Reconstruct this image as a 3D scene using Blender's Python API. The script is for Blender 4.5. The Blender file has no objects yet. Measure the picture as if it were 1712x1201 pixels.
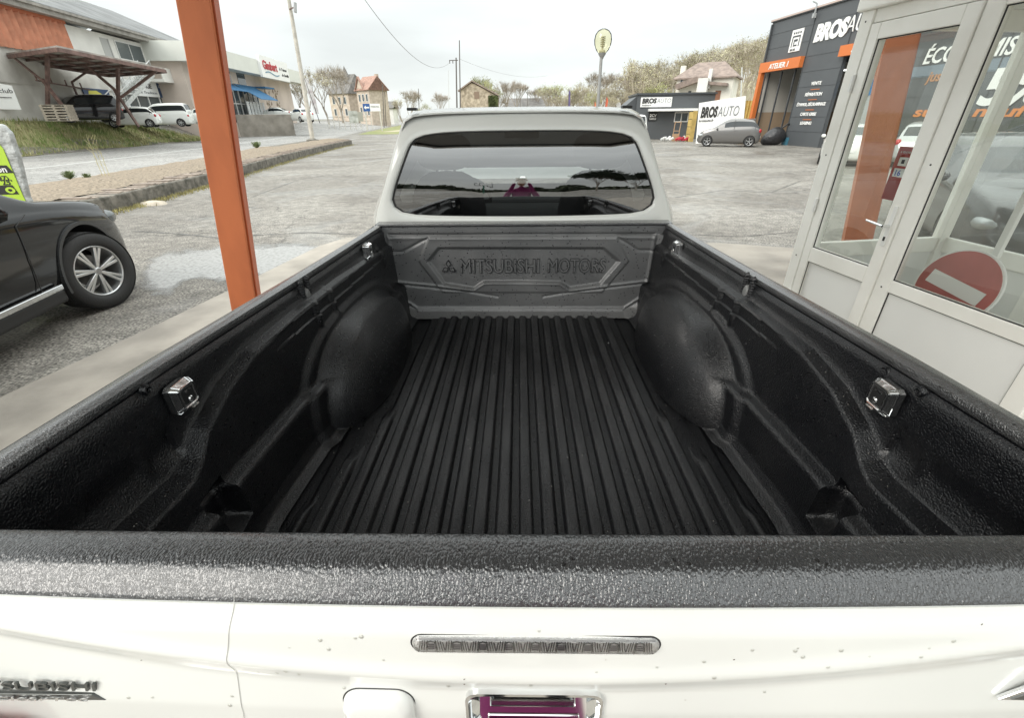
import bpy, bmesh, math, random
import numpy as np
from mathutils import Vector, Matrix
random.seed(7); rng = np.random.default_rng(7)
S = bpy.context.scene; COL = S.collection
R = math.radians

# ------------------------------------------------------------------ camera
FPX, PITCH, YAW, ROLL = 746.06, 0.49744, -0.01913, -0.01032
CAM = Vector((-0.0164, -0.37422, 1.76981))
fw = Vector((math.sin(YAW)*math.cos(PITCH), math.cos(YAW)*math.cos(PITCH), -math.sin(PITCH)))
r0 = Vector((math.cos(YAW), -math.sin(YAW), 0)); u0 = r0.cross(fw)
rt = math.cos(ROLL)*r0 + math.sin(ROLL)*u0
up = -math.sin(ROLL)*r0 + math.cos(ROLL)*u0
cam = bpy.data.cameras.new('camera'); camo = bpy.data.objects.new('camera', cam); COL.objects.link(camo)
camo.matrix_world = Matrix(((rt.x, up.x, -fw.x, CAM.x), (rt.y, up.y, -fw.y, CAM.y), (rt.z, up.z, -fw.z, CAM.z), (0, 0, 0, 1)))
cam.sensor_width = 36; cam.lens = FPX/1712*36; cam.clip_start = 0.02; cam.clip_end = 3000
S.camera = camo
# ------------------------------------------------------------------ sky, sun, exposure
W = bpy.data.worlds.new('World'); S.world = W; W.use_nodes = True
nt = W.node_tree; N = nt.nodes; L = nt.links
N.clear()
out = N.new('ShaderNodeOutputWorld'); bg = N.new('ShaderNodeBackground'); L.new(bg.outputs[0], out.inputs[0])
sky = N.new('ShaderNodeTexSky'); sky.sky_type = 'NISHITA'; sky.sun_disc = False
SUN_EL, SUN_AZ = R(34), R(230)
sky.sun_elevation = SUN_EL; sky.sun_rotation = SUN_AZ
tc = N.new('ShaderNodeTexCoord'); sx = N.new('ShaderNodeSeparateXYZ'); L.new(tc.outputs['Generated'], sx.inputs[0])
grad = N.new('ShaderNodeMapRange'); grad.inputs[1].default_value = 0.0; grad.inputs[2].default_value = 1.0
grad.inputs[3].default_value = 7.2; grad.inputs[4].default_value = 26.5
pw = N.new('ShaderNodeMath'); pw.operation = 'POWER'; pw.use_clamp = True; pw.inputs[1].default_value = 1.6; L.new(sx.outputs['Z'], pw.inputs[0]); L.new(pw.outputs[0], grad.inputs[0])
mp = N.new('ShaderNodeMapping'); mp.inputs['Scale'].default_value = (1.2, 1.2, 5.0); L.new(tc.outputs['Generated'], mp.inputs[0])
cl = N.new('ShaderNodeTexNoise'); cl.inputs['Scale'].default_value = 1.6; cl.inputs['Detail'].default_value = 5; L.new(mp.outputs[0], cl.inputs['Vector'])
cm = N.new('ShaderNodeMapRange'); cm.inputs[1].default_value = .35; cm.inputs[2].default_value = .7; cm.inputs[3].default_value = 1.08; cm.inputs[4].default_value = .84
L.new(cl.outputs[0], cm.inputs[0])
mul = N.new('ShaderNodeMath'); mul.operation = 'MULTIPLY'; L.new(grad.outputs[0], mul.inputs[0]); L.new(cm.outputs[0], mul.inputs[1])
tint = N.new('ShaderNodeVectorMath'); tint.operation = 'SCALE'; tint.inputs[0].default_value = (.955, 1.0, .985)
L.new(mul.outputs[0], tint.inputs['Scale'])
mixs = N.new('ShaderNodeMix'); mixs.data_type = 'RGBA'; mixs.inputs[0].default_value = 0.93
L.new(sky.outputs[0], mixs.inputs[6]); L.new(tint.outputs[0], mixs.inputs[7]); L.new(mixs.outputs[2], bg.inputs[0])
bg.inputs[1].default_value = 0.10
sun = bpy.data.lights.new('sun', 'SUN'); sun.energy = 1.5; sun.angle = R(32); sun.color = (1, .95, .88)
suno = bpy.data.objects.new('sun', sun); COL.objects.link(suno)
sd = Vector((math.sin(SUN_AZ)*math.cos(SUN_EL), math.cos(SUN_AZ)*math.cos(SUN_EL), math.sin(SUN_EL)))
suno.rotation_euler = sd.to_track_quat('Z', 'Y').to_euler()
S.view_settings.view_transform = 'Standard'; S.view_settings.look = 'None'; S.view_settings.exposure = 0.50
S.view_settings.gamma = 1; S.view_settings.use_curve_mapping = False
S.render.engine = 'CYCLES'; S.cycles.max_bounces = 8; S.cycles.transparent_max_bounces = 16
try: S.cycles.use_denoising = True
except Exception: pass

# ------------------------------------------------------------------ helpers
def ray(px, py): return fw + rt*((px-856)/FPX) + up*((600.5-py)/FPX)
def on_z(px, py, z=0.0):
    d = ray(px, py); return CAM + d*((z-CAM.z)/d.z)
def at_y(px, py, y):
    d = ray(px, py); return CAM + d*((y-CAM.y)/d.y)
def at_x(px, py, x):
    d = ray(px, py); return CAM + d*((x-CAM.x)/d.x)

MATS = {}
def mat(name, col, rough=.6, metal=0., var=0., vs=6., bump=0., bs=60., stretch=(1, 1, 1), spec=.5, coat=0., col2=None, bd=.01, detail=4, th=(.35, .65), emit=0):
    if name in MATS: return MATS[name]
    m = bpy.data.materials.new(name); m.use_nodes = True; MATS[name] = m
    n = m.node_tree.nodes; l = m.node_tree.links; b = n['Principled BSDF']
    b.inputs['Base Color'].default_value = (*col, 1); b.inputs['Roughness'].default_value = rough
    b.inputs['Metallic'].default_value = metal; b.inputs['Specular IOR Level'].default_value = spec
    b.inputs['Coat Weight'].default_value = coat; b.inputs['Coat Roughness'].default_value = .05
    if emit:
        b.inputs['Emission Color'].default_value = (*col, 1); b.inputs['Emission Strength'].default_value = emit
    m.diffuse_color = (*col, 1)
    t = n.new('ShaderNodeTexCoord'); mpn = n.new('ShaderNodeMapping'); mpn.inputs['Scale'].default_value = stretch
    l.new(t.outputs['Object'], mpn.inputs[0])
    if var or col2:
        nz = n.new('ShaderNodeTexNoise'); nz.inputs['Scale'].default_value = vs; nz.inputs['Detail'].default_value = detail
        l.new(mpn.outputs[0], nz.inputs['Vector'])
        mr = n.new('ShaderNodeMapRange'); mr.inputs[1].default_value = th[0]; mr.inputs[2].default_value = th[1]; l.new(nz.outputs[0], mr.inputs[0])
        mx = n.new('ShaderNodeMix'); mx.data_type = 'RGBA'
        c2 = col2 or tuple(min(1, c*(1+var)) for c in col); c1 = col if col2 else tuple(c*(1-var) for c in col)
        mx.inputs[6].default_value = (*c1, 1); mx.inputs[7].default_value = (*c2, 1)
        l.new(mr.outputs[0], mx.inputs[0]); l.new(mx.outputs[2], b.inputs['Base Color'])
    if bump:
        nb = n.new('ShaderNodeTexNoise'); nb.inputs['Scale'].default_value = bs; nb.inputs['Detail'].default_value = 3
        l.new(mpn.outputs[0], nb.inputs['Vector'])
        bu = n.new('ShaderNodeBump'); bu.inputs['Strength'].default_value = bump; bu.inputs['Distance'].default_value = bd
        l.new(nb.outputs[0], bu.inputs['Height']); l.new(bu.outputs[0], b.inputs['Normal'])
    return m

def glass(name, tint=(.9, .93, .92), refl=.12, rough=0.0, f0=1.45):
    if name in MATS: return MATS[name]
    m = bpy.data.materials.new(name); m.use_nodes = True; MATS[name] = m
    n = m.node_tree.nodes; l = m.node_tree.links; n.clear()
    o = n.new('ShaderNodeOutputMaterial'); mx = n.new('ShaderNodeMixShader'); tr = n.new('ShaderNodeBsdfTransparent'); gl = n.new('ShaderNodeBsdfGlossy')
    tr.inputs[0].default_value = (*tint, 1); gl.inputs['Roughness'].default_value = rough; gl.inputs[0].default_value = (1, 1, 1, 1)
    fr = n.new('ShaderNodeFresnel'); fr.inputs[0].default_value = f0
    ad = n.new('ShaderNodeMath'); ad.operation = 'ADD'; ad.use_clamp = True; ad.inputs[1].default_value = refl; l.new(fr.outputs[0], ad.inputs[0])
    l.new(ad.outputs[0], mx.inputs[0]); l.new(tr.outputs[0], mx.inputs[1]); l.new(gl.outputs[0], mx.inputs[2]); l.new(mx.outputs[0], o.inputs[0])
    return m

def tag(o, label=None, cat=None, group=None, kind=None):
    if label: o['label'] = label
    if cat: o['category'] = cat
    if group: o['group'] = group
    if kind: o['kind'] = kind
    return o
def thing(name, label, cat, loc=(0, 0, 0), group=None):
    o = bpy.data.objects.new(name, None); COL.objects.link(o); o.location = loc; o.empty_display_size = .2
    o['_loc'] = list(loc)
    return tag(o, label, cat, group)
def attach(o, parent):
    if parent is not None:
        o.parent = parent
        p = parent
        while p.parent is not None: p = p.parent
        if '_loc' in p and parent is p:
            o.matrix_parent_inverse = Matrix.Translation(-Vector(list(p['_loc'])))
    return o
class MB:
    def __init__(s): s.v = []; s.f = []
    def add(s, vs, fs):
        b = len(s.v); s.v += [tuple(v) for v in vs]; s.f += [tuple(i+b for i in f) for f in fs]; return s
    def box(s, a, b):
        x0, y0, z0 = a; x1, y1, z1 = b
        return s.add([(x0, y0, z0), (x1, y0, z0), (x1, y1, z0), (x0, y1, z0), (x0, y0, z1), (x1, y0, z1), (x1, y1, z1), (x0, y1, z1)],
                     [(0, 3, 2, 1), (4, 5, 6, 7), (0, 1, 5, 4), (1, 2, 6, 5), (2, 3, 7, 6), (3, 0, 4, 7)])
    def fbox(s, F, u0, u1, n0, n1, z0, z1):   # box in a facade frame
        A, d, n = F; P = []
        for z in (z0, z1):
            for u, m in ((u0, n0), (u1, n0), (u1, n1), (u0, n1)): q = A + d*u + n*m; P.append((q.x, q.y, q.z+z))
        return s.add(P, [(0, 3, 2, 1), (4, 5, 6, 7), (0, 1, 5, 4), (1, 2, 6, 5), (2, 3, 7, 6), (3, 0, 4, 7)])
    def bar(s, p, q, w, h=None, upv=(0, 0, 1)):
        p = Vector(p); q = Vector(q); h = h or w; d = (q-p).normalized(); a = d.cross(Vector(upv))
        if a.length < 1e-3: a = d.cross(Vector((1, 0, 0)))
        a.normalize(); b = a.cross(d)
        P = [c + a*i*w/2 + b*j*h/2 for c in (p, q) for i, j in ((-1, -1), (1, -1), (1, 1), (-1, 1))]
        return s.add(P, [(0, 1, 2, 3), (7, 6, 5, 4), (0, 4, 5, 1), (1, 5, 6, 2), (2, 6, 7, 3), (3, 7, 4, 0)])
    def tube(s, p, q, r, r2=None, n=10):
        p = Vector(p); q = Vector(q); r2 = r if r2 is None else r2; d = (q-p).normalized(); a = d.orthogonal().normalized(); b = d.cross(a)
        P = [c + (a*math.cos(t) + b*math.sin(t))*rr for c, rr in ((p, r), (q, r2)) for t in [2*math.pi*i/n for i in range(n)]]
        return s.add(P, [(i, (i+1) % n, n+(i+1) % n, n+i) for i in range(n)] + [tuple(range(n))[::-1], tuple(range(n, 2*n))])
    def poly(s, pts): return s.add(pts, [tuple(range(len(pts)))])
    def prism(s, pts, off):   # polygon extruded by vector off
        n = len(pts); off = Vector(off); P = [Vector(p) for p in pts] + [Vector(p)+off for p in pts]
        return s.add(P, [tuple(range(n))[::-1], tuple(range(n, 2*n))] + [(i, (i+1) % n, n+(i+1) % n, n+i) for i in range(n)])
    def lathe(s, prof, n=24, ax=lambda r, t, h: (r*math.cos(t), r*math.sin(t), h)):
        k = len(prof); P = [ax(r, 2*math.pi*i/n, h) for i in range(n) for r, h in prof]
        return s.add(P, [(i*k+j, ((i+1) % n)*k+j, ((i+1) % n)*k+j+1, i*k+j+1) for i in range(n) for j in range(k-1)])
    def grid(s, fn, us, vs, closed_u=False):
        nu = len(us); nv = len(vs); P = [fn(u, v) for u in us for v in vs]
        F = [(i*nv+j, ((i+1) % nu)*nv+j, ((i+1) % nu)*nv+j+1, i*nv+j+1) for i in range(nu if closed_u else nu-1) for j in range(nv-1)]
        return s.add(P, F)
    def split(s):
        p = list(range(len(s.v)))
        def f(i):
            while p[i] != i: p[i] = p[p[i]]; i = p[i]
            return i
        for t in s.f:
            for j in t[1:]: p[f(j)] = f(t[0])
        g = {}
        for t in s.f: g.setdefault(f(t[0]), []).append(t)
        out_ = []
        for fs in g.values():
            ix = {}; m = MB()
            for t in fs: m.f.append(tuple(ix.setdefault(i, len(ix)) for i in t))
            m.v = [s.v[i] for i in ix]; out_.append(m)
        return out_
    def build_each(s, name, *a, **k): return [m.build(name, *a, **k) for m in s.split()]
    def build(s, name, m, parent=None, smooth=False, bevel=0, loc=None, fixn=True, seg=2):
        me = bpy.data.meshes.new(name); me.from_pydata(s.v, [], s.f); me.update()
        if fixn:
            bm = bmesh.new(); bm.from_mesh(me); bmesh.ops.recalc_face_normals(bm, faces=bm.faces)
            bm.to_mesh(me); bm.free()
        ms = m if isinstance(m, (list, tuple)) else [m]
        for x in ms: me.materials.append(x)
        o = bpy.data.objects.new(name, me); COL.objects.link(o)
        if smooth:
            for p in me.polygons: p.use_smooth = True
            me.set_sharp_from_angle(angle=R(smooth if smooth > 1 else 40))
        if bevel:
            b = o.modifiers.new('b', 'BEVEL'); b.width = bevel; b.segments = seg; b.limit_method = 'ANGLE'; b.angle_limit = R(35)
        if loc is not None: o.location = loc
        return attach(o, parent)
def frame(A, B):
    A = Vector((A[0], A[1], A[2] if len(A) > 2 else 0)); B = Vector((B[0], B[1], A.z)); d = (B-A).normalized(); return (A, d, d.cross(Vector((0, 0, 1))))
def fpt(F, u, n, z): q = F[0] + F[1]*u + F[2]*n; return Vector((q.x, q.y, q.z+z))
def copy_tree(o, parent=None):
    c = o.copy(); COL.objects.link(c)
    if parent is not None: c.parent = parent; c.matrix_parent_inverse = o.matrix_parent_inverse
    for ch in list(o.children): copy_tree(ch, c)
    return c
def text(body, F, u, z, h, m, parent, name='lettering', bold=0., ext=.004, shear=0., n=.01, width=None, d3=None, bev=0, space=1.0, outline=0.):
    """real letters standing on a facade frame: F=(origin, along, outward)"""
    cu = bpy.data.curves.new(name, 'FONT'); cu.body = body; cu.size = 1; cu.extrude = .5; cu.offset = bold; cu.shear = shear; cu.space_character = space
    cu.resolution_u = 6 if outline else 3
    if outline: cu.extrude = 0; cu.fill_mode = 'NONE'; cu.bevel_depth = outline/(h/.73); cu.bevel_resolution = 1
    to = bpy.data.objects.new('t', cu); COL.objects.link(to)
    dg = bpy.context.evaluated_depsgraph_get(); me = bpy.data.meshes.new_from_object(to.evaluated_get(dg))
    bpy.data.objects.remove(to); bpy.data.curves.remove(cu)
    co = np.empty(len(me.vertices)*3); me.vertices.foreach_get('co', co); co = co.reshape(-1, 3)
    lo = co.min(0); hi = co.max(0); caps = .73
    sy = h/caps; sxx = (width/(hi[0]-lo[0])) if width else sy
    zz = d3 or Vector((0, 0, 1)); A, d, nn = F
    for i, v in enumerate(me.vertices):
        x = (co[i, 0]-lo[0])*sxx; y = co[i, 1]*sy; e = (co[i, 2])*(ext if not outline else h/.73)
        q = A + d*(u+x) + zz*(z+y) + nn*(n+ext*.5+e); v.co = q
    me.name = name; me.materials.clear(); me.materials.append(m)
    o = bpy.data.objects.new(name, me); COL.objects.link(o)
    return attach(o, parent)
def ss(x, a=0., b=1.):
    t = min(1, max(0, (x-a)/(b-a))); return t*t*(3-2*t)
def lerp(a, b, t): return a+(b-a)*t
def interp(x, xs, ys): return float(np.interp(x, xs, ys))

# ------------------------------------------------------------------ common materials
WHITE = mat('white car paint', (.745, .755, .72), .22, coat=.5, var=.02, vs=2)
BLACKP = mat('black car paint', (.012, .013, .015), .12, coat=.8)
SILVER = mat('grey car paint', (.19, .185, .18), .28, metal=.6, coat=.5)
LIGHTSILVER = mat('silver car paint', (.55, .56, .55), .28, metal=.4, coat=.5)
RUBBER = mat('tyre rubber', (.028, .028, .028), .75, bump=.3, bs=60)
ALLOY = mat('alloy rim', (.62, .63, .63), .28, metal=.85)
DGLASS = mat('dark car glass', (.02, .024, .026), .05, spec=.8)
BLACKPL = mat('black plastic', (.018, .018, .018), .5)
CHROME = mat('chrome', (.78, .79, .79), .07, metal=1.)
REDL = mat('red lamp lens', (.42, .01, .015), .12, coat=.5)
CLEARL = mat('clear lamp lens', (.40, .42, .42), .1, metal=.5, bump=.5, bs=90)
ORANGE = mat('orange painted steel', (.57, .165, .06), .42, col2=(.44, .12, .045), vs=5, bump=.08, bs=30, detail=10, th=(.45, .75), stretch=(1, 1, .35))
WARMBL = mat('weathered dark steel', (.16, .10, .085), .6, var=.3, vs=4)

# liner plastic: grained black, with dried drops and dust
def liner_mat(name, base, scale, stretch, bumps, rough, dust=.0, coat=0., spec=.5):
    m = mat(name, base, rough, spec=spec, coat=coat); m.node_tree.nodes['Principled BSDF'].inputs['Coat Roughness'].default_value = .25; n = m.node_tree.nodes; l = m.node_tree.links; b = n['Principled BSDF']
    t = n.new('ShaderNodeTexCoord'); mp_ = n.new('ShaderNodeMapping'); mp_.inputs['Scale'].default_value = stretch; l.new(t.outputs['Object'], mp_.inputs[0])
    v = n.new('ShaderNodeTexVoronoi'); v.inputs['Scale'].default_value = scale; v.feature = 'SMOOTH_F1'; l.new(mp_.outputs[0], v.inputs['Vector'])
    nz = n.new('ShaderNodeTexNoise'); nz.inputs['Scale'].default_value = scale*.8; nz.inputs['Detail'].default_value = 2; l.new(mp_.outputs[0], nz.inputs['Vector'])
    ad = n.new('ShaderNodeMath'); ad.operation = 'SUBTRACT'; l.new(nz.outputs[0], ad.inputs[0]); l.new(v.outputs['Distance'], ad.inputs[1])
    bu = n.new('ShaderNodeBump'); bu.inputs['Strength'].default_value = bumps; bu.inputs['Distance'].default_value = .0022
    l.new(ad.outputs[0], bu.inputs['Height']); l.new(bu.outputs[0], b.inputs['Normal'])
    # rain drops: small glossy dark spots; dust: greyish worn film
    vd = n.new('ShaderNodeTexVoronoi'); vd.inputs['Scale'].default_value = 55; l.new(t.outputs['Object'], vd.inputs['Vector'])
    n2 = n.new('ShaderNodeTexNoise'); n2.inputs['Scale'].default_value = 7; n2.inputs['Detail'].default_value = 6; l.new(t.outputs['Object'], n2.inputs['Vector'])
    mr = n.new('ShaderNodeMapRange'); mr.inputs[1].default_value = .4; mr.inputs[2].default_value = .7; l.new(n2.outputs[0], mr.inputs[0])
    mx = n.new('ShaderNodeMix'); mx.data_type = 'RGBA'; mx.inputs[6].default_value = (*base, 1)
    mx.inputs[7].default_value = (base[0]+dust, base[1]+dust*.97, base[2]+dust*.93, 1); l.new(mr.outputs[0], mx.inputs[0])
    dr = n.new('ShaderNodeMapRange'); dr.inputs[1].default_value = .13; dr.inputs[2].default_value = .17; l.new(vd.outputs['Distance'], dr.inputs[0])
    mx2 = n.new('ShaderNodeMix'); mx2.data_type = 'RGBA'; mx2.inputs[6].default_value = (.004, .004, .005, 1); l.new(mx.outputs[2], mx2.inputs[7])
    l.new(dr.outputs[0], mx2.inputs[0]); l.new(mx2.outputs[2], b.inputs['Base Color'])
    rm = n.new('ShaderNodeMapRange'); rm.inputs[3].default_value = .1; rm.inputs[4].default_value = rough; l.new(dr.outputs[0], rm.inputs[0]); l.new(rm.outputs[0], b.inputs['Roughness'])
    return m
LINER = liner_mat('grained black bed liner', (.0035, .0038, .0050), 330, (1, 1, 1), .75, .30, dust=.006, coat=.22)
LINERF = liner_mat('grained lightened liner bulkhead', (.105, .106, .107), 260, (1, 1, 1), .7, .36, dust=.04, spec=1., coat=.3)  # far paler than the other liner: sky light put into its colour
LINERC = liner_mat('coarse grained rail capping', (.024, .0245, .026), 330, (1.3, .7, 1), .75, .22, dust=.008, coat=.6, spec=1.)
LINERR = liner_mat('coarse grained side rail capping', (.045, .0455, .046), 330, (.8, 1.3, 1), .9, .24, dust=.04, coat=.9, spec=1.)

# ------------------------------------------------------------------ terrain
def rise(y): return interp(y, [-200, 0, 30, 44, 62, 75, 130, 260], [1.4, 1.6, 2.0, 1.32, 1.45, 1.5, 1.5, 1.2])
def edge(y): return interp(y, [-200, 0, 27, 48, 59, 104, 260], [-27, -27, -28.6, -31.2, -34, -43.5, -68])
def gz(x, y):
    z = 0.0
    e = edge(y)
    wdt = 3.4 if y < 52 else 6.0 if y < 60 else 9.0
    z += rise(y)*ss((e - x)/wdt) if y < 60 else rise(y)*ss((e + interp(y, [60, 75], [0, 9]) - x)/wdt)
    if y > 55 and x > 14: z += 9.*ss((x-14-0.02*(y-55))/55)*ss((y-55)/60)
    if y > 70 and x > -20: z += 1.2*ss((y-70)/40)*ss((x+22)/12)
    return z
def asphalt(name, c1, c2, wet=.3):
    m = mat(name, c1, .85); n = m.node_tree.nodes; l = m.node_tree.links; b = n['Principled BSDF']
    t = n.new('ShaderNodeTexCoord')
    def noise(s, d=5, dist=0):
        q = n.new('ShaderNodeTexNoise'); q.inputs['Scale'].default_value = s; q.inputs['Detail'].default_value = d; q.inputs['Distortion'].default_value = dist; l.new(t.outputs['Object'], q.inputs['Vector']); return q
    def rng_(src, a, b_, c=0, d=1):
        q = n.new('ShaderNodeMapRange'); q.inputs[1].default_value = a; q.inputs[2].default_value = b_; q.inputs[3].default_value = c; q.inputs[4].default_value = d; l.new(src, q.inputs[0]); return q
    big = rng_(noise(.35, 8, .6).outputs[0], .38, .64); fine = rng_(noise(42, 4).outputs[0], .38, .64, .38, 1.75)
    mx = n.new('ShaderNodeMix'); mx.data_type = 'RGBA'; mx.inputs[6].default_value = (*c1, 1); mx.inputs[7].default_value = (*c2, 1); l.new(big.outputs[0], mx.inputs[0])
    midn = rng_(noise(5.5, 6).outputs[0], .36, .64, .78, 1.25); mm = n.new('ShaderNodeMath'); mm.operation = 'MULTIPLY'; l.new(midn.outputs[0], mm.inputs[0]); l.new(fine.outputs[0], mm.inputs[1]); fine = mm
    # cracks
    vo = n.new('ShaderNodeTexVoronoi'); vo.feature = 'DISTANCE_TO_EDGE'; vo.inputs['Scale'].default_value = .22
    wob = noise(1.3, 4); wv = n.new('ShaderNodeVectorMath'); wv.operation = 'ADD'; wm = n.new('ShaderNodeVectorMath'); wm.operation = 'SCALE'; wm.inputs['Scale'].default_value = 1.6
    l.new(wob.outputs['Color'], wm.inputs[0]); l.new(t.outputs['Object'], wv.inputs[0]); l.new(wm.outputs[0], wv.inputs[1]); l.new(wv.outputs[0], vo.inputs['Vector'])
    cr = rng_(vo.outputs['Distance'], .001, .006, .45, 1)
    mu = n.new('ShaderNodeMath'); mu.operation = 'MULTIPLY'; l.new(fine.outputs[0], mu.inputs[0]); l.new(cr.outputs[0], mu.inputs[1])
    sc = n.new('ShaderNodeVectorMath'); sc.operation = 'SCALE'; l.new(mx.outputs[2], sc.inputs[0]); l.new(mu.outputs[0], sc.inputs['Scale'])
    l.new(sc.outputs[0], b.inputs['Base Color'])
    wt = rng_(noise(.5, 6, 1.).outputs[0], .5, .62, .8, .8-.62*wet); l.new(wt.outputs[0], b.inputs['Roughness'])
    bu = n.new('ShaderNodeBump'); bu.inputs['Strength'].default_value = .35; bu.inputs['Distance'].default_value = .012
    l.new(noise(70, 3).outputs[0], bu.inputs['Height']); l.new(bu.outputs[0], b.inputs['Normal'])
    return m
GROUND = asphalt('worn pale asphalt', (.145, .132, .114), (.225, .210, .185), wet=.8)
ROAD = asphalt('road asphalt', (.23, .224, .21), (.29, .28, .265), wet=.4)
mb = MB()
def axis(lo, hi, fine0, fine1, step, far):
    a = list(np.arange(fine0, fine1+.01, step)); x = fine0
    s = step
    while x > lo: s *= far; x -= s; a.insert(0, x)
    x = fine1; s = step
    while x < hi: s *= far; x += s; a.append(x)
    return a
xs = axis(-900, 900, -60, 70, 1.2, 1.25); ys = axis(-600, 1500, -20, 130, 1.6, 1.25)
mb.grid(lambda x, y: (x, y, gz(x, y)), xs, ys)
tag(mb.build('ground', GROUND, smooth=True), kind='structure')
# main road, laid on the lot
def strip(name, left, right, z, m, ysq, zf=None):
    b = MB(); P = []
    for y in ysq:
        for x in (left(y), right(y)): P.append((x, y, gz(x, y)+z))
    b.add(P, [(2*i, 2*i+1, 2*i+3, 2*i+2) for i in range(len(ysq)-1)]); return b.build(name, m)
isl_back = lambda y: interp(y, [-60, 8, 14, 21, 29, 38, 48, 72, 162, 261, 600], [-12.4, -12.4, -12.9, -13.8, -15.6, -16.6, -18.5, -23.5, -38, -60, -135])
rl = lambda y: edge(y)+.15 if y < 104 else interp(y, [104, 261, 600], [-43.4, -69, -150])
ysr = list(np.arange(-60, 130, 2.))+list(range(130, 620, 20))
tag(strip('road', rl, isl_back, .004, ROAD, ysr), kind='structure')
PAINT = mat('road paint', (.62, .63, .61), .6, var=.12, vs=9)
cx = lambda y: interp(y, [-60, 22, 38.6, 47, 72, 162, 261, 600], [-20.4, -21.2, -23.2, -24.6, -30, -43.5, -64, -142])
for nm, f, wd in (('edge_line', lambda y: rl(y)+.5, .12), ('centre_line', cx, .14)):
    tag(strip('road_marking', lambda y: f(y), lambda y: f(y)+wd, .009, PAINT, ysr), kind='structure')

# forecourt pad under the canopy
PAD = mat('forecourt concrete', (.31, .28, .24), .75, var=.20, vs=2.2, detail=9, bump=.25, bs=45)
pp = [(-3.95, -14), (-3.85, 0), (-3.62, 2.12), (-3.40, 3.4), (-3.26, 4.36), (-3.12, 5.5), (-3.02, 6.25), (-2.8, 6.75), (-2.35, 7.0), (-1.8, 7.05), (3.0, 6.3), (4.2, 5.9), (7.5, 5.6), (9.5, 5.4), (9.5, -14)]
b = MB(); b.prism([(x, y, -.05) for x, y in pp], (0, 0, .15)); tag(b.build('forecourt_pavement', PAD, bevel=.012), kind='structure')
# pale wet slab between the parked car and the pad
WET = mat('wet pale concrete', (.30, .295, .28), .16, col2=(.16, .155, .14), vs=22, bump=.12, bs=60, detail=8, th=(.45, .7))
b = MB(); tops = [(232, 436), (262, 420), (310, 408), (395, 403), (500, 402), (560, 404), (640, 412)]; bots = [(222, 503), (262, 496), (320, 484), (395, 474), (470, 462), (560, 450), (640, 440)]
def wp_(t, q):
    k = t*6; i_ = min(5, int(k)); f = k-i_
    a_ = on_z(lerp(tops[i_][0], tops[i_+1][0], f), lerp(tops[i_][1], tops[i_+1][1], f)); c_ = on_z(lerp(bots[i_][0], bots[i_+1][0], f), lerp(bots[i_][1], bots[i_+1][1], f)+8)
    w_ = (math.sin(t*13)+.7*math.sin(t*29+1)+.4*math.sin(t*61))*.05; p_ = a_.lerp(c_, lerp(-w_*.8, 1+w_*1.2, q)); return (p_.x, p_.y, .005)
b.grid(wp_, list(np.linspace(0, 1, 120)), list(np.linspace(0, 1, 9))); wpo = tag(b.build('wet_patch', WET), kind='structure')
at_ = wpo.data.attributes.new('fade', 'FLOAT', 'POINT')
for k in range(120):
    for j_ in range(9): at_.data[k*9+j_].value = min(1, min(k, 119-k)/22)*min(1, min(j_, 8-j_)/3.)
wn = WET.node_tree.nodes; wl2 = WET.node_tree.links; wa = wn.new('ShaderNodeAttribute'); wa.attribute_name = 'fade'; wz = wn.new('ShaderNodeTexNoise'); wz.inputs['Scale'].default_value = 5; wz.inputs['Detail'].default_value = 8; wt_ = wn.new('ShaderNodeTexCoord'); wl2.new(wt_.outputs['Object'], wz.inputs['Vector'])
wm_ = wn.new('ShaderNodeMath'); wm_.operation = 'ADD'; wl2.new(wa.outputs['Fac'], wm_.inputs[0]); wl2.new(wz.outputs[0], wm_.inputs[1]); wr2 = wn.new('ShaderNodeMapRange'); wr2.inputs[1].default_value = .72; wr2.inputs[2].default_value = 1.15; wl2.new(wm_.outputs[0], wr2.inputs[0]); wl2.new(wr2.outputs[0], wn['Principled BSDF'].inputs['Alpha'])

# raised stone island beside the road
near = [(-8.6, 3), (-8.9, 7), (-9.05, 10), (-9.25, 11.6), (-9.5, 13.8), (-9.9, 16.5), (-11.05, 22.6), (-12.1, 30), (-12.9, 37.6), (-13.4, 38.6), (-14.2, 38.9)]
back = [(-15.6, 38.6), (-16.3, 37.6), (-15.4, 29), (-13.7, 21), (-12.7, 14), (-12.2, 8), (-12, 3)]
STONE = mat('mossy concrete edging', (.22, .20, .17), .9, col2=(.08, .075, .06), vs=5, bump=.8, bs=14, bd=.03, detail=8)
RUBBLE = mat('gravelly earth', (.31, .25, .185), .95, col2=(.19, .155, .115), vs=16, bump=1., bs=9, bd=.12, detail=10, th=(.42, .60))
BRICKS = mat('edging setts', (.34, .28, .23), .9, col2=(.20, .165, .14), vs=7, bump=.6, bs=40)
isl = thing('kerb_island', 'long raised stone-edged island with gravelly top between the road and the lot', 'kerb island', (-11, 14, 0))
ring = near + back
MOSS = STONE
b = MB(); b.prism([(x, y, -.02) for x, y in ring], (0, 0, .34)); b.build('wall', STONE, isl, bevel=.03)
inner = [(x+(-.32 if i < 9 else .1), y-(.2 if 8 <= i <= 12 else 0)) for i, (x, y) in enumerate(ring)]
bb = MB()
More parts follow.
